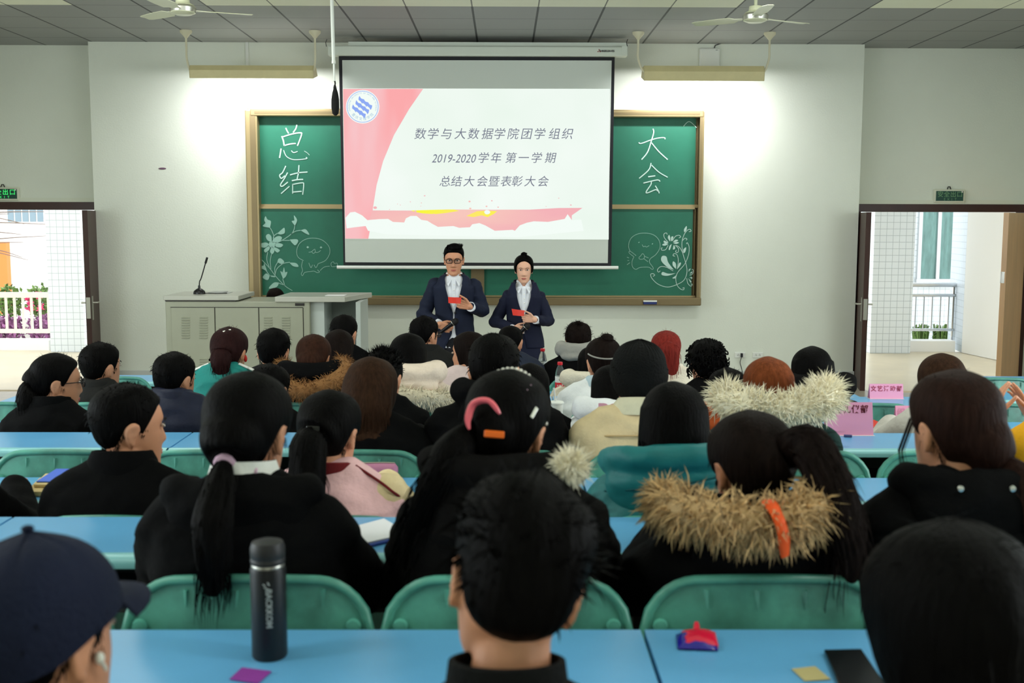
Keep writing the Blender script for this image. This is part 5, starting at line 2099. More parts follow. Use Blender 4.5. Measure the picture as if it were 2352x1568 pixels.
HAIR['t_loose'] = lambda g, HM, C, c: (hair_cap(g, HM, HL_LONG, .03, .006, 1.0, .004, 16, seed=5, edge=-.004),
                                       c.__setitem__('PP', hair_mass(g, [C + Vector(v) for v in ((.0, -.06, .0), (.03, -.10, -.07), (.07, -.135, -.13), (.09, -.15, -.24), (.085, -.15, -.36))], [.05, .062, .05, .045, .02], 44, .75, .1, 9, 3)),
                                       tail_strands(g, c['PP'], .04, 260, .12, .0012), hair_tufts(g, HM, HL_LONG, 500, .06, .12, .0011, .9, thick=.03, jitter=.2))
P_('row0', 2195, 1200, 'person with loosely tied black hair at the near right corner', d=1.40, yaw=-22, pitch=8, female=True, hw=.18, jacket=C_BLACK2, vox=.006, hs=1.05, top_th=.032, hair='t_loose')

# --- second row
HAIR['t_lilac'] = tail(dict(root=(0, -.115, -.045), path=((0, -.05, -.035), (.0, -.11, -.09), (.005, -.125, -.165), (.0, -.12, -.235)), rads=[.04, .016, .034, .042, .036, .012], tie=m_lilac, tr=.008, n=220))


def x_lilac(c):
    tie_obj(c, 'scrunchie')
    M = surf(c, 176, -.056, .03)
    g = MB(); g.tube(smooth_path([(-.06, 0, -.022), (-.02, .01, -.004), (.03, .008, .02), (.05, .0, .045)], 4), [.008, .011, .012, .012, .013, .013, .013, .013, .012, .011, .010, .008, .005], 8, squash=.5)
    g.xform(M)
    o = g.obj('lilac_bow', m_lilac, c['hair'])
    g = MB(); g.ell((.004, .018, .0), .007, .006, .007); g.xform(M); g.obj('pearl_bead', m_pearl, o)
    hood(c, C_BLACK, .155, .075, .09, .038, up=-.05)
    shirt_collar(c, m_whitec)


P_('AB', 568, 858, 'person with black ponytail in a lilac scrunchie, white collar and black hooded coat', yaw=10, pitch=6, hair='t_lilac', female=True, tpx=585, hw=.205, jacket=C_BLACK, extra=x_lilac, vox=.0065, hs=1.04, puff=.01)
HAIR['t_pearl'] = tail(dict(root=(-.05, -.108, -.01), path=((-.03, -.035, -.03), (-.07, -.05, -.10), (-.10, -.03, -.18), (-.13, .0, -.28)), rads=[.05, .03, .042, .036, .03, .01], n=240))


def x_pearl(c):
    g = MB()
    for k in range(26):
        a = R(-80 + 160 * k / 25)
        p = Vector((.085 * math.sin(a), -.012 + .03 * math.cos(a) * .3, .012 + .123 * math.cos(a)))
        g.ell(p, .0045, .0045, .0045, 8, 6)
    g.xform(c['HM'])
    g.obj('pearl_hairband', m_pearl, c['hair'])
    M = surf(c, 188, .03, .040)
    g = MB(); g.tube(smooth_path([(.035, .0, .01), (.012, .014, .03), (-.018, .014, .02), (-.026, .008, -.012), (-.022, .0, -.03)], 5), [.004, .006, .008, .009, .009, .009, .009, .009, .009, .009, .009, .009, .009, .009, .009, .008, .007, .006, .005, .004, .003], 8, squash=.6)
    g.xform(M)
    g.obj('pink_claw_clip', mat('coral_plastic', (240, 110, 120), .3), c['hair'])
    clip_box(c, surf(c, 176, .008, .044) @ Matrix.Rotation(R(-4), 4, 'Y'), .02, .004, .007, mat('orange_plastic', (232, 104, 20), .35))
    clip_box(c, surf(c, 128, .05, .014) @ Matrix.Rotation(R(35), 4, 'Y'), .004, .002, .014, m_clipm)
    clip_box(c, surf(c, 135, .093, .014) @ Matrix.Rotation(R(40), 4, 'Y'), .004, .002, .012, m_lilac)
    hood(c, C_BLACK2, .16, .11, .12, .042)
    N = c['N']
    p = at(1312, 1070, 2.14) - c['t'].location
    g = MB()
    base, nor = [], []
    for _ in range(400):
        v = Vector(RNG.normal(size=3)).normalized()
        base.append(p + v * .02); nor.append(v)
    g.ell(p, .022, .022, .022)
    fur_spikes(g, base, nor, 900, .032, .0016, .05, .25)
    g.obj('fur_pompom', m_fur_wh, c['t'], angle=60)
    g = MB(); g.tube([p, N + Vector((.09, -.06, -.02))], .003, 6); g.obj('pompom_cord', C_BLACK, c['t'])


P_('AB', 1162, 853, 'person with pearl hairband, pink claw clip and white fur pompom on a black coat', yaw=14, roll=6, pitch=8, hair='t_pearl', female=True, tpx=1140, hw=.205, jacket=C_BLACK2, extra=x_pearl, vox=.0065, hs=1.03, puff=.012)
HAIR['t_high'] = tail(dict(root=(.045, -.088, .045), path=((.03, -.055, .02), (.06, -.11, -.05), (.085, -.145, -.14), (.095, -.145, -.235)), rads=[.05, .04, .046, .044, .036, .012], n=260, flat=.8))


def x_fur6(c):
    N = c['N']
    hood(c, C_BLACK, .16, .10, .1, .04)
    path = [N + Vector(v) for v in ((-.165, .04, .05), (-.19, -.03, .055), (-.16, -.12, .06), (-.08, -.175, .055), (.0, -.188, .05), (.06, -.182, .06), (.12, -.145, .075), (.165, -.06, .09), (.16, .02, .06))]
    path = [Vector((p.x * .93 - .022, p.y, p.z)) for p in path]
    fo = fur_tube(path, [(0, .03), (.2, .036), (.5, .042), (.8, .036), (1, .03)], 3400, .046, m_fur_tan, c['t'], droop=.5, r=.0024)
    g = MB()
    g.tube(smooth_path([N + Vector(v) for v in ((-.02, -.20, .10), (-.012, -.232, .085), (.0, -.242, .05), (.008, -.232, .0))], 4), [.014, .016, .016, .014, .013, .013, .013, .013, .014, .015, .014, .012, .01], 8, squash=.35)
    g.obj('orange_ribbon', m_orange, fo)


P_('AB', 1728, 948, 'person in a black parka with tan fur hood trim and orange ribbon', yaw=-12, pitch=12, hair='t_high', female=True, tpx=1722, hw=.215, hcol=H_DKBR, jacket=C_BLACK, extra=x_fur6, vox=.0065, hs=1.02, puff=.02, skin=m_skin2)
HAIR['t_low7'] = tail(dict(root=(.05, -.098, -.07), path=((.03, -.05, -.04), (.065, -.105, -.12), (.09, -.12, -.24), (.095, -.11, -.36)), rads=[.055, .034, .05, .05, .044, .016], n=260, flat=.8, ga=.86))


def x_brown7(c):
    hood(c, C_BLACK, .15, .085, .1, .036, up=-.03)
    g = MB()
    for k in range(16):
        p = c['HM'] @ Vector((-.068 + random.uniform(-.004, .004), .035 + random.uniform(-.006, .02), .03))
        g.strand([p, p + Vector((-.022, 0, -.07)), p + Vector((-.012, -.01, -.15)) + Vector(RNG.normal(size=3)) * .008], .0012)
    g.obj('side_locks', c['hcol'], c['hair'])
    for x in (-.055, .05):
        g = MB(); g.lathe([(.002, 0), (.007, .001), (.006, .004), (.002, .005)], (0, 0, 0), 12)
        g.xform(Matrix.Translation(c['N'] + Vector((x, -.122, .02))) @ Matrix.Rotation(R(90), 4, 'X')); g.obj('snap_button', m_clipm, c['t'])


P_('AB', 2197, 853, 'person with long dark brown low ponytail and black hoodie with silver snaps', yaw=-12, pitch=6, hair='t_low7', female=True, tpx=2205, hw=.21, hcol=hairmat('deep_brown', (36, 22, 18)), jacket=C_BLACK, extra=x_brown7, vox=.0065, hs=1.04, puff=.015)

# --- third row
P_('BC', 292, 880, 'person with short black hair looking right, in a black wool coat, third row', yaw=52, pitch=3, hair='male', tpx=292, hw=.215, jacket=C_BLACK, vox=.0065, hs=1.04, extra=lambda c: collar(c, C_BLACK, .05, .075, .02), puff=.006,
   arms={'w1': (.26, .30, .80), 'e1': (.27, .08, .70)})
HAIR['t_pinkj'] = tail(dict(root=(-.008, -.112, .01), path=((-.002, -.05, -.02), (.0, -.085, -.10), (.006, -.095, -.19), (.008, -.09, -.26)), rads=[.045, .036, .05, .052, .042, .016], n=180))


def x_pinkj(c):
    N, t, zs = c['N'], c['t'], c['zs']
    collar(c, m_wine, .03, .07, .006)
    tie = clip_box(c, surf(c, 180, .03, .02), .02, .004, .008, mat('black_beads', (12, 12, 14), .15))
    # cream sleeves with a red piping line over each shoulder
    for s in (-1, 1):
        a, e, w_ = c['J'][0 if s < 0 else 1]
        g = MB(); g.capsule(a, e, .074, .066, 16); g.capsule(e, w_, .064, .05, 14)
        me = remesh(g, .011, 4, 'sleeve'); crumple(me, .006, 9, 22, 3)
        me.materials.append(m_cream2)
        so = link('sleeve', me, t)
        g = MB(); g.tube(smooth_path([N + Vector((s * .075, -.05, .03)), a + Vector((s * .0, -.055, .055)), a + Vector((s * .045, -.055, .02)), e + Vector((s * .06, -.03, .05))], 5), .004, 6)
        g.obj('piping', m_wine, so)


P_('BC', 757, 898, 'person with black ponytail in a pink and cream satin jacket with red collar', yaw=14, pitch=4, hair='t_pinkj', female=True, tpx=790, hw=.2, jacket=m_pinkc, vox=.0065, hs=1.0, extra=x_pinkj, puff=.01)
P_('BC', -178, 880, 'person in black cut off at the left edge behind the second desk row', hair='male', tpx=-165, hw=.21, jacket=C_BLACK)


def x_teal(c):
    N, t = c['N'], c['t']
    g = MB()
    g.ell(N + Vector((0, -.085, -.025)), .20, .10, .115)
    g.tube(smooth_path([N + Vector(v) for v in ((-.12, .05, -.01), (-.185, -.03, .03), (-.14, -.13, .055), (0, -.165, .065), (.14, -.13, .075), (.185, -.03, .06), (.12, .05, .0))], 5), .034, 12)
    g.ell(N + Vector((0, -.12, .01)), .15, .055, .055)
    me = remesh(g, .010, 9, 'hood')
    crumple(me, .008, 8, 20, 4)
    me.materials.append(m_teal)
    h = link('hood', me, t)
    g = MB(); g.tube(smooth_path([N + Vector(v) for v in ((-.2, -.07, -.05), (-.12, -.17, -.02), (0, -.193, .0), (.12, -.175, .02), (.2, -.07, .01))], 6), .0035, 6)
    g.obj('hood_seam', fabric('teal_seam', (6, 70, 74)), h)


HAIR['l11'] = h_long(-.24, .098, .014, -.035, 260, .02)
P_('BC', 1548, 880, 'person with long straight black hair over a teal down jacket hood', yaw=4, pitch=4, hair='l11', female=True, tpx=1520, hw=.205, jacket=m_teal, vox=.0065, hs=1.05, extra=x_teal, puff=.025)

# --- fourth row
def x_beanie(c):
    g = MB()
    line = [(0, .03), (60, .02), (85, .012), (110, -.02), (180, -.062)]
    rings = []
    for j in range(25):
        tt = j / 24
        ring = []
        for i in range(72):
            phi = 2 * math.pi * i / 72
            deg = abs(math.degrees(phi if phi <= math.pi else phi - 2 * math.pi))
            zl = ctab(deg, line)
            z = zl + (.1176 - zl) * math.cos(tt * math.pi / 2)
            p = head_pt(phi, z)
            n = (p - Vector((0, -.008, .012))).normalized()
            cuff = .006 if j > 17 else 0
            ring.append(p + n * (.014 + cuff + .014 * max(0, (z - .05) / .068) + .0012 * math.cos(phi * 36)))
        rings.append(ring)
    g.loft(list(reversed(rings)))
    g.xform(c['HM'])
    o = g.obj('beanie', fabric('beanie_black', (10, 11, 11), rough=.95, bump=.5, bscale=120), c['t'])
    g = MB()
    M = surf(c, 172, -.05, .0235)
    g.box(.008, .022, -.001, .001, -.001, .001).add([(-.012, 0, -.002), (-.002, 0, -.002), (-.007, 0, .007)], [(0, 1, 2)])
    g.box(-.022, -.014, -.001, .001, -.002, .002)
    g.xform(M)
    g.obj('beanie_badge', m_white, o, smooth=False)
    collar(c, fabric('cream_collar', (222, 216, 190), rough=.9), .045, .07, .03)
    N = c['N']
    g = MB(); g.tube(smooth_path([N + Vector(v) for v in ((-.19, -.06, -.085), (-.1, -.135, -.07), (0, -.142, -.068), (.1, -.135, -.07), (.19, -.06, -.085))], 6), .0035, 6)
    g.obj('yoke_seam', fabric('cream_seam', (196, 166, 120)), c['t'])


P_('CD', 1468, 776, 'person in a black knitted beanie and cream wool coat', yaw=-4, pitch=0, hair='male', tpx=1462, hw=.235, jacket=m_creamc, extra=x_beanie, hs=1.1, top_th=.03, puff=.008, vox=.0075)
HAIR['m13'] = lambda g, HM, C, c: h_male(g, HM, C, c, .014, .008, 260, .022)
P_('CD', 1135, 770, 'person with thick short black hair in a bulky black jacket, behind the pearl hairband', yaw=6, pitch=0, hair='m13', tpx=1155, hw=.225, jacket=C_BLACK, hs=1.1, puff=.02, vox=.0075, extra=lambda c: hood(c, C_BLACK, .14, .1, .08, .045))
HAIR['b14'] = h_long(-.165, .094, .016, -.085, 260, .0)
P_('CD', 853, 823, 'person with shoulder-length brown hair in a black coat leaning right, fourth row', yaw=10, pitch=4, hair='b14', hcol=H_BROWN, female=True, tpx=885, hw=.21, jacket=C_BLACK, hs=1.03, puff=.012, vox=.0075)


def x_green(c):
    hood(c, m_green, .17, .1, .09, .05, up=.02)
    N = c['N']
    path = [N + Vector((0, 0, .10)) + Vector(v) for v in ((-.17, -.02, .0), (-.185, -.075, -.02), (-.12, -.15, -.03), (-.03, -.18, -.04), (.06, -.17, -.03), (.13, -.14, -.012), (.17, -.08, -.0), (.175, -.02, -.005))]
    fur_tube(path, [(0, .035), (.15, .05), (.5, .046), (.85, .056), (1, .045)], 3400, .052, m_fur_wh, c['t'], droop=.1, r=.0028)


P_('CD', 1765, 822, 'person with red-brown bob in a dark green parka with big white fur hood', yaw=0, pitch=6, hair='bob', hcol=H_RED, female=True, tpx=1785, hw=.22, jacket=m_green, hs=1.0, puff=.015, extra=x_green, vox=.0075)
P_('CD', 2432, 820, 'person in a mustard yellow jacket clapping at the right edge', hair='long', female=True, tpx=2445, hw=.2, jacket=m_yell, hand='clap', vox=.0055,
   arms={'e0': (-.19, .16, .76), 'w0': (-.17, .26, .86), 'e1': (.3, .16, .74), 'w1': (-.01, .27, .86)})

# --- fifth row
HAIR['t_17'] = tail(dict(root=(0, -.108, -.02), path=((-.0, -.025, -.04), (.01, -.03, -.10), (.02, -.025, -.18)), rads=[.05, .04, .048, .045, .02], n=120, flat=.85))


def x_17(c):
    glasses_part(c['HM'], c['t'])
    g = MB()
    for _ in range(22):
        M = surf(c, random.uniform(165, 200), random.uniform(-.03, .0), .026)
        g.ell(M.translation, .003, .003, .003, 6, 4)
    g.obj('sparkling_hair_clip', m_clipm, c['hair'])
    collar(c, C_BLACK, .04, .072, .012)
    g = MB(); g.ell(c['N'] + Vector((.085, .03, -.01)), .008, .005, .008); g.obj('collar_stud', m_clipm, c['t'])


P_('DE', 128, 812, 'person with glasses and tied black hair looking right, beside the left doorway', yaw=58, pitch=4, hair='t_17', female=True, tpx=122, hw=.205, jacket=C_BLACK, hs=1.03, extra=x_17, vox=.008)
P_('DE', 400, 809, 'person with very short round black hair in a dark jacket, left of the green tracksuit', yaw=20, pitch=4, hair='male', neck=.5, tpx=415, hw=.205, jacket=m_navyj, hs=1.0, vox=.008, extra=lambda c: collar(c, m_navyj, .03, .075, .015))


def x_24(c):
    g = MB(); g.ell(c['HM'] @ Vector((.08, -.01, -.045)), .005, .004, .007); g.obj('yellow_earring', mat('yellow_enamel', (224, 214, 40), .3), c['t'])
    collar(c, m_whitec, .03, .068, .02)


P_('DE', 620, 836, 'person with short black hair and white collar half hidden behind the lilac scrunchie', yaw=16, pitch=6, hair='male', tpx=640, hw=.19, jacket=C_BLACK, hs=.98, extra=x_24)
P_('DE', 880, 806, 'person with spiky black hair behind the brown-haired one', yaw=10, pitch=4, hair='spiky', tpx=880, hw=.2, jacket=C_BLACK, hs=1.0, vox=.008)
P_('DE', 1218, 836, 'person with dark hair and black hood almost hidden behind the pearl hairband', yaw=4, pitch=4, hair='bob', female=True, tpx=1228, hw=.19, jacket=C_BLACK, hs=.95)


def x_34(c):
    hood(c, m_white2, .17, .1, .08, .05)
    p = at(1382, 938, 4.62) - c['t'].location
    for i, ch in enumerate('PO'):
        v, f = text_geo(ch, .075, 0, .006)
        g = MB(); g.add([(x + p.x + i * .05, -.192 + .0, y + p.z) for x, y, _ in v], f)
        g.add([(x + p.x + i * .05, -.188, y + p.z) for x, y, _ in v], f)
        g.obj('pink_letter', fabric('pink_print', (222, 160, 178)), c['jacket'], smooth=False)


HAIR['l34'] = h_long(-.19, .094, .014, -.075, 160)
P_('DE', 1404, 840, 'person with straight black hair in a white down jacket with pink letters', yaw=2, pitch=4, hair='l34', female=True, tpx=1432, hw=.215, jacket=m_white2, hs=1.0, puff=.03, extra=x_34)
P_('DE', 1672, 846, 'person with rounded black hair and rust collar in front of the curly-haired one', yaw=-6, pitch=5, hair='male', tpx=1665, hw=.19, jacket=m_wine, hs=1.02, extra=lambda c: hood(c, m_rust, .13, .1, .05, .04))
HAIR['l39'] = h_long(-.22, .096, .016, -.075, 160)
P_('DE', 2164, 814, 'person with long brown hair and pale grey sleeves behind the dark brown ponytail', yaw=0, pitch=4, hair='l39', hcol=H_BROWN, female=True, tpx=2160, hw=.215, jacket=m_lgrey, hs=1.06, puff=.015)

# --- sixth row
HAIR['t_18'] = tail(dict(root=(0, -.105, .0), path=((0, -.02, -.03), (.005, -.02, -.08), (.015, -.01, -.16), (.02, 0, -.21)), rads=[.06, .055, .05, .042, .02, .004], n=160, flat=.8))


def x_18(c):
    N, zs = c['N'], c['zs']
    for s in (-1, 1):
        a, e, w_ = c['J'][0 if s < 0 else 1]
        g = MB(); g.tube(smooth_path([N + Vector((s * .075, -.03, .03)), a + Vector((s * .01, -.02, .062)), a + Vector((s * .06, -.02, .03)), e + Vector((s * .055, 0, .03))], 5), .014, 8, squash=.5)
        g.obj('white_stripe', m_whitec, c['jacket'])
    collar(c, m_jade, .02, .068, .01)
    clip_box(c, surf(c, 170, .105, .014) @ Matrix.Rotation(R(-30), 4, 'Y'), .02, .003, .005, m_pearl)
    g = MB(); g.ell(c['HM'] @ Vector((.083, -.012, -.02)), .009, .008, .018); g.obj('red_earmuff', mat('red_plastic', (190, 30, 24), .4), c['hair'])
    g = MB(); g.ell(c['HM'] @ Vector((-.1, -.01, -.03)), .007, .007, .007); g.tube([c['HM'] @ Vector((-.1, -.01, -.03)), c['HM'] @ Vector((-.085, -.02, .01))], .003, 5); g.obj('hair_bobble', H_BLACK, c['hair'])


P_('EF', 527, 752, 'person in a teal tracksuit top with white shoulder stripes', yaw=8, pitch=2, hair='t_18', hcol=hairmat('wine_dark', (38, 20, 20)), female=True, neck=.6, tpx=510, hw=.2, jacket=m_jade, hs=1.04, extra=x_18)
P_('EF', 230, 786, 'person with cropped black hair looking right, before the left end of the front wall', yaw=26, pitch=0, hair='male', neck=.66, tpx=240, hw=.2, jacket=C_CHAR, hs=1.06, extra=lambda c: collar(c, C_CHAR, .03, .075, .015))
HAIR['t_21'] = tail(dict(root=(.005, -.11, -.045), path=((0, -.02, -.035), (.0, -.03, -.075), (.01, -.03, -.12)), rads=[.05, .03, .045, .05, .03], n=120, flat=.8))


def x_21(c):
    N = c['N']
    hood(c, C_BLACK, .15, .1, .1, .05)
    path = [N + Vector((0, 0, .05)) + Vector(v) for v in ((-.13, .05, .01), (-.165, -.04, -.02), (-.12, -.14, -.06), (0, -.18, -.09), (.12, -.14, -.05), (.165, -.04, .0), (.13, .05, .02))]
    fur_tube(path, .045, 2600, .038, m_fur_br, c['t'], droop=.4, r=.0018)
    g = MB(); g.ell(surf(c, 172, -.03, .03).translation, .008, .004, .004); g.obj('hair_bead', m_pearl, c['hair'])


P_('EF', 720, 769, 'person with brown low ponytail and fox-coloured fur hood', yaw=4, pitch=4, hair='t_21', hcol=hairmat('chestnut', (50, 30, 22)), female=True, tpx=725, hw=.2, jacket=C_BLACK, hs=1.0, extra=x_21)


def x_26(c):
    N = c['N']
    hood(c, fabric('pale_pink_hood', (226, 208, 192)), .16, .11, .06, .055)
    path = [N + Vector((0, 0, .05)) + Vector(v) for v in ((-.10, -.13, -.09), (-.02, -.17, -.11), (.08, -.17, -.12), (.16, -.12, -.13), (.2, -.05, -.14))]
    fur_tube(path, .048, 1500, .04, m_fur_cr, c['t'], droop=.6, r=.0028)


HAIR['l26'] = h_long(-.2, .094, .014, -.06, 160)
P_('EF', 938, 766, 'person with long black hair and cream fur hood on a pale coat', yaw=6, pitch=2, hair='l26', female=True, tpx=955, hw=.215, jacket=fabric('pale_beige', (222, 206, 190)), hs=1.06, puff=.02, extra=x_26)


def x_32(c):
    g = MB()
    pts = [c['HM'] @ (head_pt(R(a), .055 - .022 * math.cos(R(a - 180))) * 1.13) for a in range(105, 256, 10)]
    g.tube(pts, .004, 6)
    g.obj('thin_hairband', m_greyc, c['hair'])
    collar(c, fabric('pale_denim', (178, 196, 206)), .04, .072, .03)
    for k in range(4):
        g = MB(); q = Vector((-.11 + .07 * k, -.165, .62 + .08 * (k % 2)))
        g.tube(smooth_path([q, q + Vector((.012, -.012, .02)), q + Vector((.03, -.012, -.004))], 3), .004, 5)
        g.obj('grey_print', m_greyc, c['jacket'])


HAIR['bun32'] = lambda g, HM, C, c: h_bun(g, HM, C, c, (.01, -.035, .125), .034)
P_('EF', 1386, 775, 'person with top bun and thin hairband in a white printed jacket', yaw=-8, pitch=2, hair='bun32', hcol=H_DKBR, female=True, tpx=1376, hw=.21, jacket=m_white2, hs=1.06, puff=.012, extra=x_32)
P_('EF', 1624, 780, 'person with curly black hair in a black jacket near the wall outlets', yaw=-4, pitch=0, hair='curly', tpx=1605, hw=.2, jacket=C_BLACK, hs=1.02, top_th=.022)
HAIR['l38'] = h_long(-.15, .1, .016, -.03, 160)
P_('EF', 1866, 799, 'person with black hair and black hood leaning right beside the right doorway', yaw=8, pitch=10, hair='l38', female=True, tpx=1885, hw=.21, jacket=C_BLACK2, hs=1.12, puff=.02, extra=lambda c: hood(c, C_BLACK2, .16, .09, .07, .06, up=.02))

# --- seventh row
P_('FG', 628, 756, 'person with thick black hair in a dark jacket in front of the console doors', yaw=4, pitch=0, hair='m13', tpx=618, hw=.2, jacket=C_CHAR, hs=1.1)
P_('FG', 778, 757, 'person with long dark brown hair and white collar, right of the fox-coloured fur', yaw=4, pitch=2, hair='long', hcol=H_DKBR, female=True, tpx=785, hw=.19, jacket=m_whitec, hs=1.0)
P_('FG', 1076, 762, 'person with brown hair in profile facing left, in a pale rose coat', yaw=-62, pitch=2, hair='l26', hcol=H_DKBR, female=True, tpx=1072, hw=.19, jacket=m_rose, hs=1.02, vox=.008)
P_('FG', 1362, 796, 'person in a cream fleece hood with head hidden behind the top bun', yaw=0, pitch=4, hair='bob', female=True, tpx=1322, hw=.2, jacket=m_creamf, hs=1.0, extra=lambda c: hood(c, m_creamf, .14, .1, .08, .05))
HAIR['t_35'] = tail(dict(root=(0, -.10, .03), path=((.01, -.03, .0), (.02, -.035, -.07), (.02, -.03, -.16), (.03, -.025, -.22)), rads=[.055, .05, .05, .042, .03, .008], n=160, flat=.8))
P_('FG', 1530, 760, 'person with dyed red ponytail in a cream fleece top', yaw=4, pitch=0, hair='t_35', hcol=H_DYED, female=True, tpx=1545, hw=.19, jacket=m_creamf, hs=1.0, extra=lambda c: collar(c, m_creamf, .03, .07, .012))

# --- front row
P_('GH', 790, 723, 'person with short black hair and red-lit ear below the console table', yaw=10, pitch=0, hair='male', tpx=800, hw=.19, jacket=C_BLACK, hs=1.03)


def x_27(c):
    glasses_part(c['HM'], c['t'])
    collar(c, C_CHAR, .04, .075, .012)


P_('GH', 975, 726, 'person with glasses in a charcoal coat below the suited man', yaw=30, pitch=2, hair='male', tpx=1000, hw=.2, jacket=C_CHAR, hs=1.03, extra=x_27)
P_('GH', 1173, 744, 'person with thinning black hair in a navy jacket below the suited woman', yaw=12, pitch=4, hair='thin', tpx=1198, hw=.2, jacket=fabric('slate_navy', (38, 44, 60)), hs=1.0)


def x_31(c):
    hood(c, m_greyc, .12, .09, .03, .045, up=.015)


P_('GH', 1328, 742, 'person with messy brown hair, grey hood and black jacket in the front row', yaw=0, pitch=2, hair='messy', hcol=H_DKBR, tpx=1312, hw=.2, jacket=C_BLACK, hs=1.0, puff=.015, extra=x_31)

# operator at the console
P_('GH', 632, 662, 'person with brown hair bending down behind the console', d=10.98, yaw=180, pitch=28, hair='long', hcol=H_DKBR, female=True, tpx=628, hw=.19, jacket=m_creamf, hs=1.0, trousers=True)
WHO.pop()

# seats of the rows whose backrests stay below the next desk
SEATY = {'BC': 2.865, 'DE': 4.525, 'FG': 6.075}
for row, c, lab in WHO:
    if row in SEATY:
        seat(c['t'].location.x, SEATY[row], FZ[row], ' '.join(('sea-green seat under the ' + lab.split(',')[0]).split()[:15]), 'sea-green moulded seats', .8)
# ------------------------------------------------------------------ the two presenters
m_suit = fabric('suit_navy', (26, 32, 52), rough=.75, bump=.08)
m_suit2 = fabric('suit_navy_deep', (22, 26, 48), rough=.75, bump=.08)
m_shirt = fabric('shirt_white', (228, 230, 238), rough=.7, bump=.08, var=.03)
m_red = mat('red_card', (206, 44, 30), .5)
YPR = 8.95


def presenter(label, px, pytop, chin, female, A, secs, opening, hem, hs, hair, suit, hw):
    x0 = at(px, 600, YPR).x

    def L(qx, qy, f=0.0):
        w_ = at(qx, qy, YPR - f)
        return Vector((x0 - w_.x, f, w_.z))
    K = 1 / (at(px + 10, 700, YPR).x - x0) * 10           # pixels per metre
    t = thing('person', label, 'person', (x0, YPR, 0), math.pi)
    zc = L(px, chin).z + .112 * hs
    C = Vector((0, .035, zc))
    HM = head_matrix(C, 0, 6, 0, hs)
    N = Vector((0, -.005, zc - .145 * hs))
    zsh = L(px, A['shy']).z
    b = MB()
    add_head(b, HM, 60, 64, female=female)
    b.capsule(N + Vector((0, -.01, -.05)), C + Vector((0, -.022, -.05)), .054 if not female else .045, .05 if not female else .042, 20)
    S = [(L(px, y).z, hwp / K) for y, hwp in secs]
    b.loft(torso_rings([(0, 0, z, rx * .86, rx * .5, 0) for z, rx in S if z < zsh - .04] + [(0, -.005, zsh, hw * .7, .07, .12), (0, 0, zsh + .05, .06, .05, .1)]))
    arms = []
    for key, s in (('R', 1), ('L', -1)):
        sh = Vector((s * (hw - .035), -.01, zsh - .064))
        el, wr = L(*A['e' + key]), L(*A['w' + key])
        arms.append((sh, el, wr))
        b.capsule(sh, el, .042, .034, 12)
        b.capsule(el, wr, .034, .024, 12)
    hsc = .98 if not female else .86
    hand_prims(b, arms[1][2], A['dL'], A['nL'], (0, 0, 1), hsc, (.55, .75, .5), .03, (.55, .6, -.15))
    hand_prims(b, arms[0][2], A['dR'], A['nR'], (0, .25, 1), hsc, (.65, .95, .6), .02, (.5, .6, .25))
    hipz = .86 if not female else .82
    for s in (-1, 1):
        b.capsule((s * .085, 0, hipz), (s * .095, .01, .47), .085, .058, 14)
        b.capsule((s * .095, .01, .47), (s * .1, -.01, .09), .056, .036, 12)
        b.capsule((s * .1, -.02, .05), (s * .11, .12, .035), .036, .028, 10)
    me = remesh(b, .0042, 1, 'body')
    me.materials.append(m_skin if not female else mat('skin_lit', (222, 170, 144), .5, spec=.35, var=.05, vscale=18))  # her skin is paler to carry the light on her face
    link('body', me, t)
    face_parts(HM, t)
    # trousers and shoes
    g = MB()
    g.loft(torso_rings([(0, 0, hipz - .06, .165, .115, 0), (0, 0, hipz + .08, .16, .11, 0), (0, 0, hipz + .2, .142, .098, 0)]))
    for s in (-1, 1):
        g.capsule((s * .085, 0, hipz), (s * .095, .01, .47), .094, .075, 14)
        g.capsule((s * .095, .01, .47), (s * .1, -.01, .11), .074, .062, 12)
    me = remesh(g, .012, 3, 'trousers')
    me.materials.append(C_TROU if not female else suit)
    link('trousers', me, t)
    for s in (-1, 1):
        o = link('shoe', SHOE, t, (s * .1, -.01, 0))
        o.rotation_euler = (0, 0, -s * R(6))
    # shirt
    g = MB()
    lo = [q for q in S if q[0] < zsh - .045]
    g.loft(torso_rings([(0, 0, L(px, hem).z if not female else lo[0][0], lo[0][1] * .9, lo[0][1] * .56, 0)] + [(0, .004, z, rx * .93, rx * .60, 0) for z, rx in lo[1:]] +
                       [(0, -.0, zsh - .01, hw * .82, .085, .18), (0, .0, zsh + .03, .085, .072, .15), (0, -.008, N.z - .008, .062, .056, .0)], 40))
    so = g.obj('shirt', m_shirt, t, angle=60)
    for i in range(6):
        zb = L(px, A['b0'] + i * A['bs']).z
        rr = np.interp(zb, [q[0] for q in lo], [q[1] for q in lo]) * .60 + .004
        MB().ell((-.004, rr + .001, zb), .005, .003, .005, 10, 6).obj('button', m_pearl, so)
    g = MB()
    zt = L(px, A['b0'] - 14).z
    g.loft([[(x, np.interp(z, [q[0] for q in lo], [q[1] for q in lo]) * .60 + o, z) for x, o in ((.014, .002), (.014, .006), (-.014, .006), (-.014, .002))] for z in np.linspace(L(px, A['b0'] + 5 * A['bs']).z, zt, 12)])
    g.obj('placket', m_shirt, so, smooth=False)
    # shirt collar: stand and two points
    g = MB()
    nr_ = .052 if female else .060
    rg = []
    for rr, dz in ((nr_ + .004, -.02), (nr_, .028), (nr_ + .004, .032), (nr_ + .012, .004), (nr_ + .016, -.022)):
        rg.append([N + Vector((rr * math.sin(a), .004 + rr * math.cos(a), .03 + dz - .026 * (math.cos(a) + 1) / 2)) for a in [R(20) + (2 * math.pi - R(40)) * k / 40 for k in range(41)]])
    g.loft(rg, closed=False)
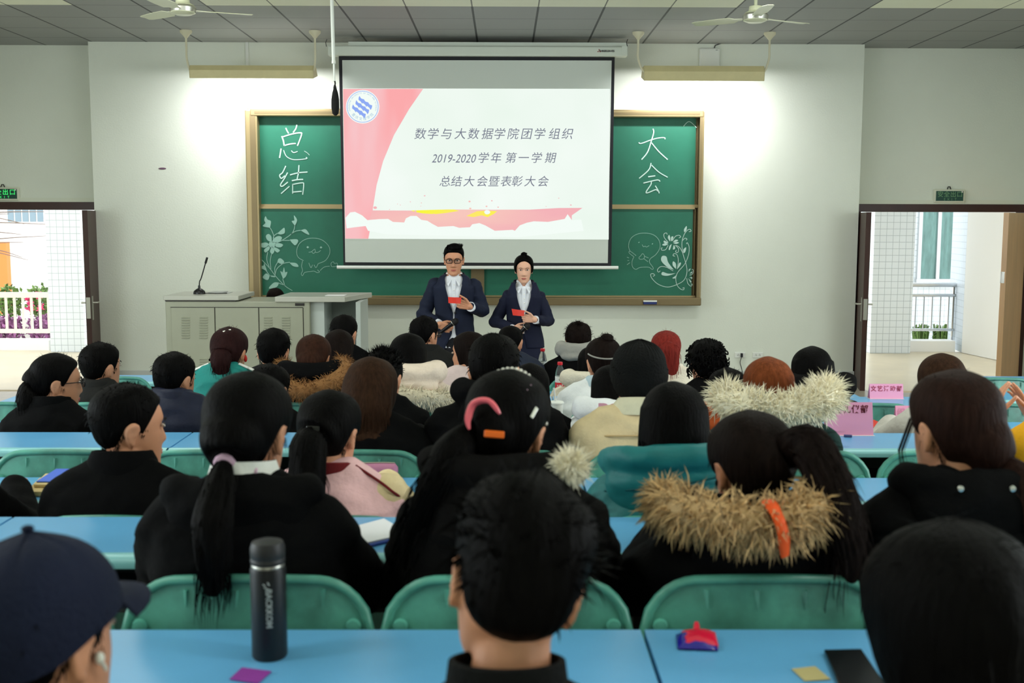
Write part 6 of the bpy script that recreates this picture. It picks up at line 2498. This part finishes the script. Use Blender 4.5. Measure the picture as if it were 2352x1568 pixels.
    for s in (-1, 1):
        p0 = N + Vector((s * .010, nr_ + .020, .006)); p1 = N + Vector((s * nr_ * .95, nr_ * .62, .05)); p3 = N + Vector((s * (nr_ + .022), nr_ * .75, -.004)); p2 = N + Vector((s * .042, nr_ + .062, -.056))
        g.add([p0, p1, p3, p2] + [p - Vector((0, .006, 0)) for p in (p0, p1, p3, p2)], [(0, 1, 2, 3), (7, 6, 5, 4), (0, 3, 7, 4), (3, 2, 6, 7)])
    g.obj('shirt_collar', m_shirt, so, angle=60)
    # jacket
    zs_ = [q[0] for q in S]
    rx_ = [q[1] for q in S]
    ztop = N.z + .038
    rows = []
    zhem = zs_[0]
    for j in range(41):
        u = j / 40
        z = zhem + (ztop - zhem) * u
        if z < zsh - .06:
            rx = float(np.interp(z, zs_, rx_)); ry = rx * .66; k = 0
        else:
            v = (z - (zsh - .06)) / (ztop - (zsh - .06))
            rxa = float(np.interp(zsh - .06, zs_, rx_))
            rx = (1 - v) ** .62 * (max(hw, rxa) - .082) + .082 if v > 0 else rxa
            rx = min(rx, rxa + v * 2)
            ry = rxa * .66 * (1 - v) + .08 * v
            k = .25 * math.sin(min(1, v) * math.pi)
        op = float(np.interp(z, [L(px, y).z for y, a_ in opening], [a_ for y, a_ in opening]))
        row = []
        for i in range(49):
            a = op + (2 * math.pi - 2 * op) * i / 48
            q = 2 / 2.4
            x = rx * math.copysign(abs(math.sin(a)) ** q, math.sin(a))
            y = ry * math.copysign(abs(math.cos(a)) ** q, math.cos(a))
            row.append(Vector((x, y, z - k * abs(x) * .6 + .0)))
        rows.append(row)
    g = MB()
    g.loft(rows, closed=False)
    me = g.mesh('jacket', suit, True, 60)
    crumple(me, .004, 6, 16, px)
    jk = link('jacket', me, t)
    sd_ = jk.modifiers.new('thick', 'SOLIDIFY'); sd_.thickness = .006; sd_.offset = -1
    for side in (0, -1):      # lapels follow the opening
        edge = [r_[side] for r_ in rows if L(px, A['btn']).z < r_[side].z < ztop - .012]
        g = MB()
        sgn = 1 if side == 0 else -1
        m = len(edge)
        inn, out = [], []
        for i, p in enumerate(edge):
            u = i / (m - 1)
            wd = .052 * math.sin(min(1, u / .72) * math.pi / 2) if u < .72 else (.052 if u < .76 else .05 * (1 - (u - .76) * 1.6))
            inn.append(p + Vector((-sgn * .003, .006, 0)))
            out.append(p + Vector((sgn * wd, .008 - wd * .42, .004 if u < .74 else .012)))
        g.loft([[i_, o_, o_ - Vector((0, .006, 0)), i_ - Vector((0, .008, 0))] for i_, o_ in zip(inn, out)])
        g.obj('lapel', suit, jk, angle=50)
    g = MB()
    rg = []
    for rr, dz in ((.086, -.015), (.078, .035), (.084, .04), (.098, .0)):
        rg.append([N + Vector((rr * math.sin(a), .0 + rr * math.cos(a), dz + .012 - .02 * (math.cos(a) + 1) / 2)) for a in [R(62) + (2 * math.pi - R(124)) * k / 30 for k in range(31)]])
    g.loft(rg, closed=False)
    g.obj('jacket_collar', suit, jk, angle=60)
    MB().ell((-.012, float(np.interp(L(px, A['btn']).z, zs_, rx_)) * .68 + .004, L(px, A['btn']).z), .009, .004, .009, 12, 6).obj('jacket_button', M_SHOE, jk)
    r0 = .066 if not female else .056
    for i, (sh, el, wr) in enumerate(arms):
        g = MB()
        s = 1 if i == 0 else -1
        g.ell(sh + Vector((0, 0, .0)), r0 * 1.02, r0 * 1.05, r0 * .95, 18, 10)
        g.capsule(sh, el, r0, r0 * .86, 18)
        wv_ = (wr - el).normalized()
        g.capsule(el, wr - wv_ * .035, r0 * .86, r0 * .66, 18)
        me = remesh(g, .008, 5, 'sleeve')
        crumple(me, .0075, 9, 22, px + i)
        me.materials.append(suit)
        sl = link('sleeve', me, jk)
        MB().tube([wr - wv_ * .04, wr - wv_ * .004], r0 * .6, 16).obj('shirt_cuff', m_shirt, so)
    hg = MB()
    hair(hg, HM, C, dict())
    hg.obj('hair', H_BLACK, t, angle=70)
    return dict(t=t, HM=HM, L=L, arms=arms, C=C)


def hair_man(g, HM, C, c):
    line = [(0, .074), (28, .071), (44, .062), (58, .046), (68, .024), (80, -.006), (94, .012), (112, -.012), (132, -.045), (180, -.066)]
    hair_cap(g, HM, line, .010, .012, .45, .003, 24, seed=4)
    st = len(g.v)
    g.ell((-.006, .03, .112), .058, .056, .034, 20, 12)
    for _ in range(420):
        x = random.uniform(-.062, .058)
        y0 = .078 - 9 * x * x - random.uniform(0, .05)
        p = Vector((x, y0, .092 + random.uniform(0, .018)))
        g.strand([p, p + Vector((-.006, .006, .022)), p + Vector((-.016, -.022, .040 - 4 * (x + .01) ** 2))], .0026)
    g.xform(HM, st)
    hair_tufts(g, HM, line, 260, .016, .4, .0014, .5, thick=.01)


def hair_woman(g, HM, C, c):
    line = [(0, .086), (25, .078), (50, .052), (66, .012), (78, -.03), (90, -.03), (112, -.03), (132, -.058), (180, -.072)]
    hair_cap(g, HM, line, .015, .008, .95, .003, 24, seed=8, part=-.012)
    hair_tufts(g, HM, line, 200, .03, .15, .0012, .8, thick=.014, jitter=.3)
    b = HM @ Vector((0, -.02, .138))
    g.ell(b, .024, .024, .020, 20, 12)
    for _ in range(60):
        a = random.uniform(0, 6.28)
        p = b + Vector((.02 * math.cos(a), .02 * math.sin(a), random.uniform(-.01, .01)))
        g.strand([p, p + Vector((-.014 * math.sin(a), .014 * math.cos(a), .006)), p + Vector((-.022 * math.sin(a) + random.uniform(-.006, .006), .02 * math.cos(a), random.uniform(-.008, .008)))], .0016)
    st = len(g.v)
    for s in (-1, 1):
        for _ in range(16):
            p = Vector((s * .066, .045 + random.uniform(-.02, .02), .045))
            g.strand([p, p + Vector((s * .012, -.01, -.06)), p + Vector((s * .008, -.02, -.13))], .0014)
    g.xform(HM, st)


man = presenter('person in a navy suit and glasses reading from a red card', 1043, 557, 630, False,
                dict(shy=639, eR=(972, 722, -.03), wR=(1008, 745, .20), eL=(1108, 712, .0), wL=(1080, 704, .24), dR=(-1, .1, -.42), nR=(-.1, -1, .1), dL=(1, .12, .28), nL=(.1, -1, .1), b0=652, bs=12, btn=716),
                [(812, 52), (795, 52), (770, 49), (745, 46), (716, 45), (690, 48), (665, 52), (640, 53)],
                [(812, .42), (795, .34), (765, .06), (735, .02), (716, .02), (690, .18), (665, .28), (645, .36), (632, .62), (615, .9)], 797, 1.0, hair_man, m_suit, .188)
glasses_part(man['HM'], man['t'])
woman = presenter('person in a navy suit with hair in a bun reading from a red card', 1203, 590, 648, True,
                  dict(shy=664, eR=(1136, 738, -.03), wR=(1178, 755, .2), eL=(1260, 737, .0), wL=(1228, 734, .23), dR=(-1, .1, -.1), nR=(-.1, -1, .1), dL=(1, .12, .16), nL=(.1, -1, .1), b0=674, bs=10, btn=724),
                  [(797, 46), (780, 45), (755, 40), (735, 37), (715, 38), (692, 42), (664, 44)],
                  [(797, .12), (770, .03), (740, .02), (724, .02), (700, .2), (680, .3), (666, .38), (652, .62), (640, .9)], 790, .9, hair_woman, m_suit2, .158)


def held(name, label, cat, p, q, pr, build):
    """a thing held in a hand, from p to q in the presenter's own coordinates"""
    M = Matrix.Translation(pr['t'].location) @ Matrix.Rotation(math.pi, 4, 'Z')
    P, Q = M @ p, M @ q
    t = thing(name, label, cat, P)
    build(t, Q - P)
    return t


m_micb = mat('microphone_body', (34, 34, 38), .3, metal=.6)
m_mesh = mat('microphone_mesh', (26, 26, 28), .5, metal=.5, bump=.5, bscale=300)


def mic(t, v):
    d = v.normalized()
    L_ = v.length
    MB().tube([(0, 0, 0), d * L_ * .1, d * L_ * .66, d * L_ * .76], [.011, .0125, .017, .02], 16).obj('handle', m_micb, t)
    MB().tube([d * L_ * .75, d * L_ * .78, d * L_ * .86, d * L_ * .95, d * L_], [.019, .025, .027, .022, .006], 18).obj('grille', m_mesh, t)
    MB().tube([d * L_ * .755, d * L_ * .775], .0262, 18).obj('ring', m_metal, t)


Lm, Lw = man['L'], woman['L']
held('handheld_microphone', 'black handheld microphone in the suited man hand, held low', 'microphone', Lm(1000, 772, .245), Lm(1052, 733, .255), man, mic)
held('handheld_microphone', 'black handheld microphone in the suited woman hand, held low', 'microphone', Lw(1176, 781, .245), Lw(1216, 743, .255), woman, mic)


def card(corners, pr, label):
    L_ = pr['L']
    M = Matrix.Translation(pr['t'].location) @ Matrix.Rotation(math.pi, 4, 'Z')
    P = [M @ L_(x, y, f) for x, y, f in corners]
    c = sum(P, Vector()) / 4
    g = MB()
    fr, bk = [], []
    for u in range(7):
        for v in range(3):
            a = P[0].lerp(P[1], u / 6).lerp(P[3].lerp(P[2], u / 6), v / 2) - c
            a.y += .006 * math.cos(u / 6 * math.pi * 2)
            fr.append(a); bk.append(a + Vector((0, .0025, 0)))
    g.add(fr + bk, [f for u in range(6) for v in range(2) for f in ((u * 3 + v, u * 3 + v + 1, u * 3 + v + 4, u * 3 + v + 3), (21 + u * 3 + v, 21 + u * 3 + v + 3, 21 + u * 3 + v + 4, 21 + u * 3 + v + 1))])
    o = g.obj('cue_card', m_red)
    o.location = c
    tag(o, label, 'card', 'red cue cards of the presenters')


card(((1029, 682, .31), (1060, 683, .30), (1058, 697, .33), (1030, 696, .34)), man, 'red cue card in the suited man hand at chest height')
card(((1175, 709, .285), (1205, 713, .265), (1203, 726, .285), (1178, 724, .30)), woman, 'red cue card in the suited woman hand at waist height')

# ------------------------------------------------------------------ things on the desks
DT = {k: v[1] + DZ for k, v in ROWS.items()}


def on_desk(px, py, row):
    """where the sight line through (px, py) meets the desktop of a row"""
    d = CAM_R @ Vector((px - IMG_W / 2, IMG_H / 2 - py, -FPX))
    k = (DT[row] - CAM_Z) / d.z
    return Vector((0, 0, CAM_Z)) + d * k


def slab(name, label, cat, pts, row, h, m, bev=.002):
    P = [on_desk(x, y, row) for x, y in pts]
    c = sum(P, Vector()) / len(P)
    g = MB()
    n = len(P)
    z0 = DT[row] + .0015 - c.z
    g.add([Vector((p.x - c.x, p.y - c.y, z0)) for p in P] + [Vector((p.x - c.x, p.y - c.y, z0 + h)) for p in P], [tuple(range(n)), tuple(range(2 * n - 1, n - 1, -1))] + [(i, (i + 1) % n, (i + 1) % n + n, i + n) for i in range(n)])
    o = g.obj(name, m, smooth=False)
    o.location = c
    if bev:
        bevel(o, min(bev, h * .4))
    return tag(o, label, cat)


p = on_desk(620, 1506, 'A')
fl_ = thing('thermos_flask', 'black thermos flask standing on the nearest desk', 'flask', (p.x, p.y, DT['A']))
m_fl = mat('matt_black_steel', (16, 17, 20), .45)
MB().lathe([(.0, 0), (.029, 0), (.0315, .004), (.0315, .16), (.030, .166), (.0, .167)], n=40).obj('body', m_fl, fl_)
MB().lathe([(.0285, .165), (.0295, .168), (.0285, .171)], n=40).obj('steel_ring', m_metal, fl_)
MB().lathe([(.03, .172), (.0305, .175), (.0305, .18), (.0295, .182), (.0305, .184), (.0305, .2), (.027, .21), (.015, .214), (.0, .2145)], n=40).obj('lid', mat('flask_lid', (34, 34, 36), .5), fl_)
g = MB()
v, f = text_geo('BACKKOM', .0145, 0, .0006)
for x, y, _ in v:
    a = -math.pi / 2 + (y + .003) / .0318 + .12
    g.v.append((.0319 * math.cos(a), .0319 * math.sin(a), .098 - x))
g.f = [tuple(q) for q in f]; g.mi = [0] * len(f)
m_pr = mat('grey_print_ink', (150, 156, 156), .6)
g.obj('lettering', m_pr, fl_, smooth=False)
g = MB()
for (y0, z0), (y1, z1) in (((-.004, .137), (.006, .132)), ((-.006, .143), (-.001, .139)), ((.002, .146), (.005, .14))):
    g.tube([(.032 * math.cos(-math.pi / 2 + y / .0318 + .1), .032 * math.sin(-math.pi / 2 + y / .0318 + .1), z) for y, z in ((y0, z0), (y1, z1))], .0012, 5)
g.obj('printed_sprig', m_pr, fl_)

slab('sticky_note', 'purple paper slip lying before the black flask', 'paper slip', [(527, 1562), (556, 1535), (624, 1544), (592, 1572)], 'A', .0012, mat('purple_paper', (132, 42, 146), .6), 0)
slab('paper_slip', 'tan paper slip on the nearest desk beside the phone', 'paper slip', [(1818, 1538), (1872, 1532), (1908, 1562), (1848, 1566)], 'A', .0008, mat('tan_paper', (176, 164, 112), .7), 0)
P = [(1892, 1502), (1978, 1500), (2035, 1585), (1930, 1590)]
ph = slab('smartphone', 'black smartphone lying on the nearest desk beside the tan slip', 'phone', P, 'A', .008, mat('phone_black', (14, 18, 20), .2))
P = [(1478, 1192), (1500, 1186), (1522, 1222), (1492, 1228)]
slab('smartphone', 'black smartphone beside the tan fur hood on the second desk row', 'phone', P, 'B', .009, MATS['phone_black'])
nb = slab('notebook', 'open white notebook with blue edge on the second desk row', 'notebook', [(808, 1222), (882, 1202), (940, 1236), (832, 1262)], 'B', .006, mat('notebook_cover', (44, 70, 150), .5))
g = MB()
src = [on_desk(x, y, 'B') - nb.location for x, y in [(808, 1220), (882, 1200), (938, 1234), (832, 1258)]]
g.add([Vector((q.x, q.y, .0078)) for q in src] + [Vector((q.x, q.y, .0115)) for q in src], [(0, 1, 2, 3), (7, 6, 5, 4), (0, 4, 5, 1), (1, 5, 6, 2), (2, 6, 7, 3), (3, 7, 4, 0)])
g.obj('page', mat('page_white', (232, 232, 240), .7), nb, smooth=False)
# snack pouch
p = on_desk(1600, 1478, 'A')
sp = thing('snack_pouch', 'red and blue foil snack pouch on the nearest desk', 'snack pouch', (p.x, p.y, DT['A'] + .001), R(-6))
m_foil = mat('red_foil', (216, 20, 60), .25, spec=.6)
m_foil2 = mat('blue_foil', (32, 24, 140), .25, spec=.6)


def pouch(x0, x1, y0, y1, h, dz=0):
    g = MB()
    top, bot = [], []
    N_ = 14
    for i in range(N_ + 1):
        for j in range(N_ + 1):
            u, v = i / N_, j / N_
            e = (math.sin(math.pi * u) * math.sin(math.pi * v)) ** .45
            zz = h * e + .0025 * noise.noise((u * 7, v * 7, h * 90)) * e
            top.append((x0 + (x1 - x0) * u, y0 + (y1 - y0) * v, .003 + zz + dz))
            bot.append((x0 + (x1 - x0) * u, y0 + (y1 - y0) * v, .001 + dz * .5))
    n = N_ + 1
    g.add(top + bot, [(i * n + j, (i + 1) * n + j, (i + 1) * n + j + 1, i * n + j + 1) for i in range(N_) for j in range(N_)] + [(n * n + i * n + j, n * n + i * n + j + 1, n * n + (i + 1) * n + j + 1, n * n + (i + 1) * n + j) for i in range(N_) for j in range(N_)])
    return g


pouch(-.036, .036, -.036, .034, .016).obj('pouch_body', m_foil2, sp)
pouch(-.026, .037, -.03, .036, .013, .006).obj('red_front_panel', m_foil, sp)
g = MB(); g.loft([[(-.004, .03, .012), (.008, .03, .014), (.008, .034, .014), (-.004, .034, .012)], [(-.003, .036, .022), (.007, .036, .022), (.007, .040, .021), (-.003, .040, .021)], [(-.001, .039, .027), (.005, .039, .027), (.005, .041, .026), (-.001, .041, .026)]]); g.obj('torn_corner', m_foil, sp)
# books on the third row
for i, (pts, h, col, z, lab, nm) in enumerate((([(58, 1141), (92, 1108), (185, 1106), (175, 1141)], .016, (206, 180, 122), 0, 'thick tan paperback, bottom of the pile at the left on the third desk row', 'book'),
                                               ([(78, 1132), (105, 1106), (190, 1104), (180, 1132)], .010, (214, 190, 134), .017, 'thinner tan book, middle of the pile at left on the third desk row', 'book'),
                                               ([(84, 1128), (130, 1098), (200, 1098), (180, 1128)], .004, (66, 104, 214), .028, 'blue booklet, top of the pile at left on the third desk row', 'booklet'))):
    o = slab(nm, lab, nm, pts, 'C', h, mat('cover_%d' % i, col, .55))
    o.location.z += z
slab('candy', 'small magenta sweet wrapper at the left edge, third desk row', 'wrapper', [(18, 1123), (28, 1117), (38, 1119), (30, 1125)], 'C', .006, mat('magenta_paper', (224, 40, 140), .5))
p = on_desk(880, 1098, 'C')
pc = thing('pencil_case', 'mauve pencil case beside the pink jacket on the third desk row', 'pencil case', (p.x, p.y, DT['C'] + .001))
g = MB(); g.loft([[(x, .03 * math.cos(a) * s, .026 + .025 * math.sin(a) * s) for a in [2 * math.pi * k / 16 for k in range(16)]] for x, s in ((-.08, .5), (-.075, .95), (0, 1.02), (.04, .98), (.05, .5))]); g.obj('case_body', fabric('mauve', (180, 120, 150)), pc)
MB().tube([(-.07, 0, .0525), (0, 0, .0535), (.04, 0, .0525)], .0025, 6).obj('zip', m_metal, pc)
# tent cards
m_pink = mat('pink_card', (236, 160, 196), .7)
m_plast = glass_mat('clear_plastic', (240, 240, 244), .12)


def tent(px0, px1, pyt, pyb, row, text, col, label, tsize, ty, rotx=12, dx=0):
    a, b = on_desk(px0, pyb, row), on_desk(px1, pyb, row)
    Y = a.y
    W = (b.x - a.x)
    H = at(px0, pyt, Y + .03).z - DT[row]
    t = thing('name_card', label, 'name card', ((a.x + b.x) / 2, Y, DT[row] + .001), group='pink department cards on the desks')
    lean = H * math.tan(R(rotx))
    MB().add([(-W / 2, 0, 0), (W / 2, 0, 0), (W / 2, lean, H), (-W / 2, lean, H), (-W / 2, .0015, 0), (W / 2, .0015, 0), (W / 2, lean + .0015, H), (-W / 2, lean + .0015, H)], [(0, 1, 2, 3), (7, 6, 5, 4), (0, 4, 5, 1), (1, 5, 6, 2), (2, 6, 7, 3), (3, 7, 4, 0)]).obj('front_sheet', m_pink, t, smooth=False)
    MB().add([(-W / 2, lean * 2 + .004, 0), (W / 2, lean * 2 + .004, 0), (W / 2, lean + .002, H), (-W / 2, lean + .002, H), (-W / 2, lean * 2 + .0055, 0), (W / 2, lean * 2 + .0055, 0), (W / 2, lean + .0035, H), (-W / 2, lean + .0035, H)], [(3, 2, 1, 0), (4, 5, 6, 7), (0, 1, 5, 4), (1, 2, 6, 5), (2, 3, 7, 6), (3, 0, 4, 7)]).obj('back_sheet', m_pink, t, smooth=False)
    MB().box(-W / 2 - .004, W / 2 + .004, -.01, lean * 2 + .012, -.0005, .0).obj('clear_base', m_white, t, smooth=False)
    g = MB()
    n = len(text)
    for i, ch in enumerate(text):
        v, f = text_geo(ch, tsize, 0, .001)
        cx_ = (-.5 + (i + .5) / n) * W * .96 + dx
        g.add([(cx_ + x, (ty * H + y) * math.tan(R(rotx)) - .0012, ty * H + y) for x, y, _ in v], f)
    g.obj('lettering', mat('ink_%s' % row, col, .7), t, smooth=False)


tent(1900, 2006, 924, 1000, 'D', '外联礼仪部', (110, 30, 50), 'pink card reading 礼仪部 beside the green parka, nearest of the pink cards', .034, .78, dx=-.012)
tent(1998, 2075, 881, 916, 'F', '文艺活动部', (170, 70, 100), 'pink card reading 文艺活动部 in front of the right doorway', .031, .66)
tent(2058, 2130, 931, 974, 'E', '组织部', (214, 140, 170), 'pink card with pale lettering beside the grey sleeve', .042, .6)
slab('red_folder', 'bright red folder lying behind the nearest pink card', 'folder', [(1985, 991), (2006, 973), (2042, 989), (2030, 992)], 'E', .02, mat('red_plastic_folder', (226, 46, 24), .4))
slab('marker_pen', 'thin dark pen before the nearest pink card', 'pen', [(1938, 1004), (1938, 1002), (1957, 1003), (1957, 1005)], 'D', .008, mat('pen_blue', (70, 76, 120), .4), .001)


# drinking water bottles
m_water = mat('clear_bottle', (232, 238, 240), .08)
_p = m_water.node_tree.nodes['Principled BSDF']
_p.inputs['Transmission Weight'].default_value = .92
_p.inputs['IOR'].default_value = 1.15
m_capr = mat('red_cap', (214, 26, 44), .4)
m_lblw = mat('label_white', (232, 234, 232), .5)
m_lblr = mat('label_red', (206, 30, 44), .5)
m_lblg = mat('label_dark_green', (20, 60, 60), .5)


def bottle(px, row, Y, label):
    x = at(px, 880, Y).x
    t = thing('water_bottle', label, 'bottle', (x, Y, DT[row] + .001), group='plastic water bottles with red caps')
    MB().lathe([(.0, .003), (.022, .0), (.028, .004), (.029, .02), (.0265, .03), (.029, .04), (.029, .12), (.028, .135), (.022, .165), (.013, .186), (.0125, .195), (.0, .196)], n=28).obj('bottle_body', m_water, t)
    MB().lathe([(.0, .191), (.0155, .191), (.016, .194), (.016, .206), (.0145, .209), (.0, .209)], n=24).obj('cap', m_capr, t)
    MB().lathe([(.0295, .085), (.0298, .086), (.0298, .121), (.0295, .122)], n=28, cap=False).obj('label_upper', m_lblw, t)
    lb = MB().lathe([(.0295, .045), (.0299, .046), (.0299, .084), (.0295, .085)], n=28, cap=False).obj('label_lower', m_lblr, t)
    g = MB()
    for i, ch in enumerate('大自然'):
        v, f = text_geo(ch, .014, 0, .0005)
        g.add([((.0303 * math.sin((xx + (i - 1) * .014) / .03)), -.0303 * math.cos((xx + (i - 1) * .014) / .03), yy + .066) for xx, yy, _ in v], f)
    g.obj('label_lettering', m_lblw, lb, smooth=False)
    g = MB()
    dm = [(0, .013), (.009, .0), (.004, -.008), (-.004, -.008), (-.009, 0)]
    g.add([(.0304 * math.sin(xx / .03), -.0304 * math.cos(xx / .03), .104 + yy) for xx, yy in dm], [(0, 1, 2, 3, 4)])
    g.obj('label_emblem', m_lblg, t, smooth=False)


bottle(1246, 'H', 7.36, 'red-capped water bottle standing on the farthest desk row, below the suited woman')
bottle(1286, 'G', 6.66, 'red-capped water bottle nearer the camera beside the cream fleece')
p = on_desk(1276, 978, 'E')
cu = thing('paper_cup', 'white lidded paper cup with a straw behind the fifth desk row', 'cup', (p.x, 5.1, DT['E'] + .001))
MB().lathe([(0, 0), (.026, 0), (.028, .004), (.034, .115), (.0, .116)], n=28).obj('cup_body', m_white, cu)
MB().lathe([(.034, .114), (.0365, .116), (.0365, .122), (.033, .126), (.0, .127)], n=28).obj('cup_lid', m_white, cu)
MB().tube([(.0, 0, .1), (-.012, 0, .19)], .0045, 8).obj('straw', mat('straw_grey', (206, 210, 208), .4), cu)
p = on_desk(1322, 985, 'E')
rp = thing('rolled_magazine', 'rolled white and mauve magazine before the white down jacket', 'magazine', (p.x, 5.0, DT['E'] + .001), R(-30))
g = MB()
for k in range(1):
    rr = [[(.02 * (1 + .1 * i / 30) * math.cos(i * .25), y, .024 + .02 * (1 + .1 * i / 30) * math.sin(i * .25)) for i in range(31)] for y in (-.09, .09)]
    g.loft(rr, closed=False)
o = g.obj('pages', mat('magazine_paper', (226, 226, 238), .5), rp)
s_ = o.modifiers.new('thick', 'SOLIDIFY'); s_.thickness = .0015
MB().box(-.06, .0, -.09, .09, .001, .006).obj('cover_flap', fabric('mauve_print', (160, 104, 120)), rp, smooth=False)
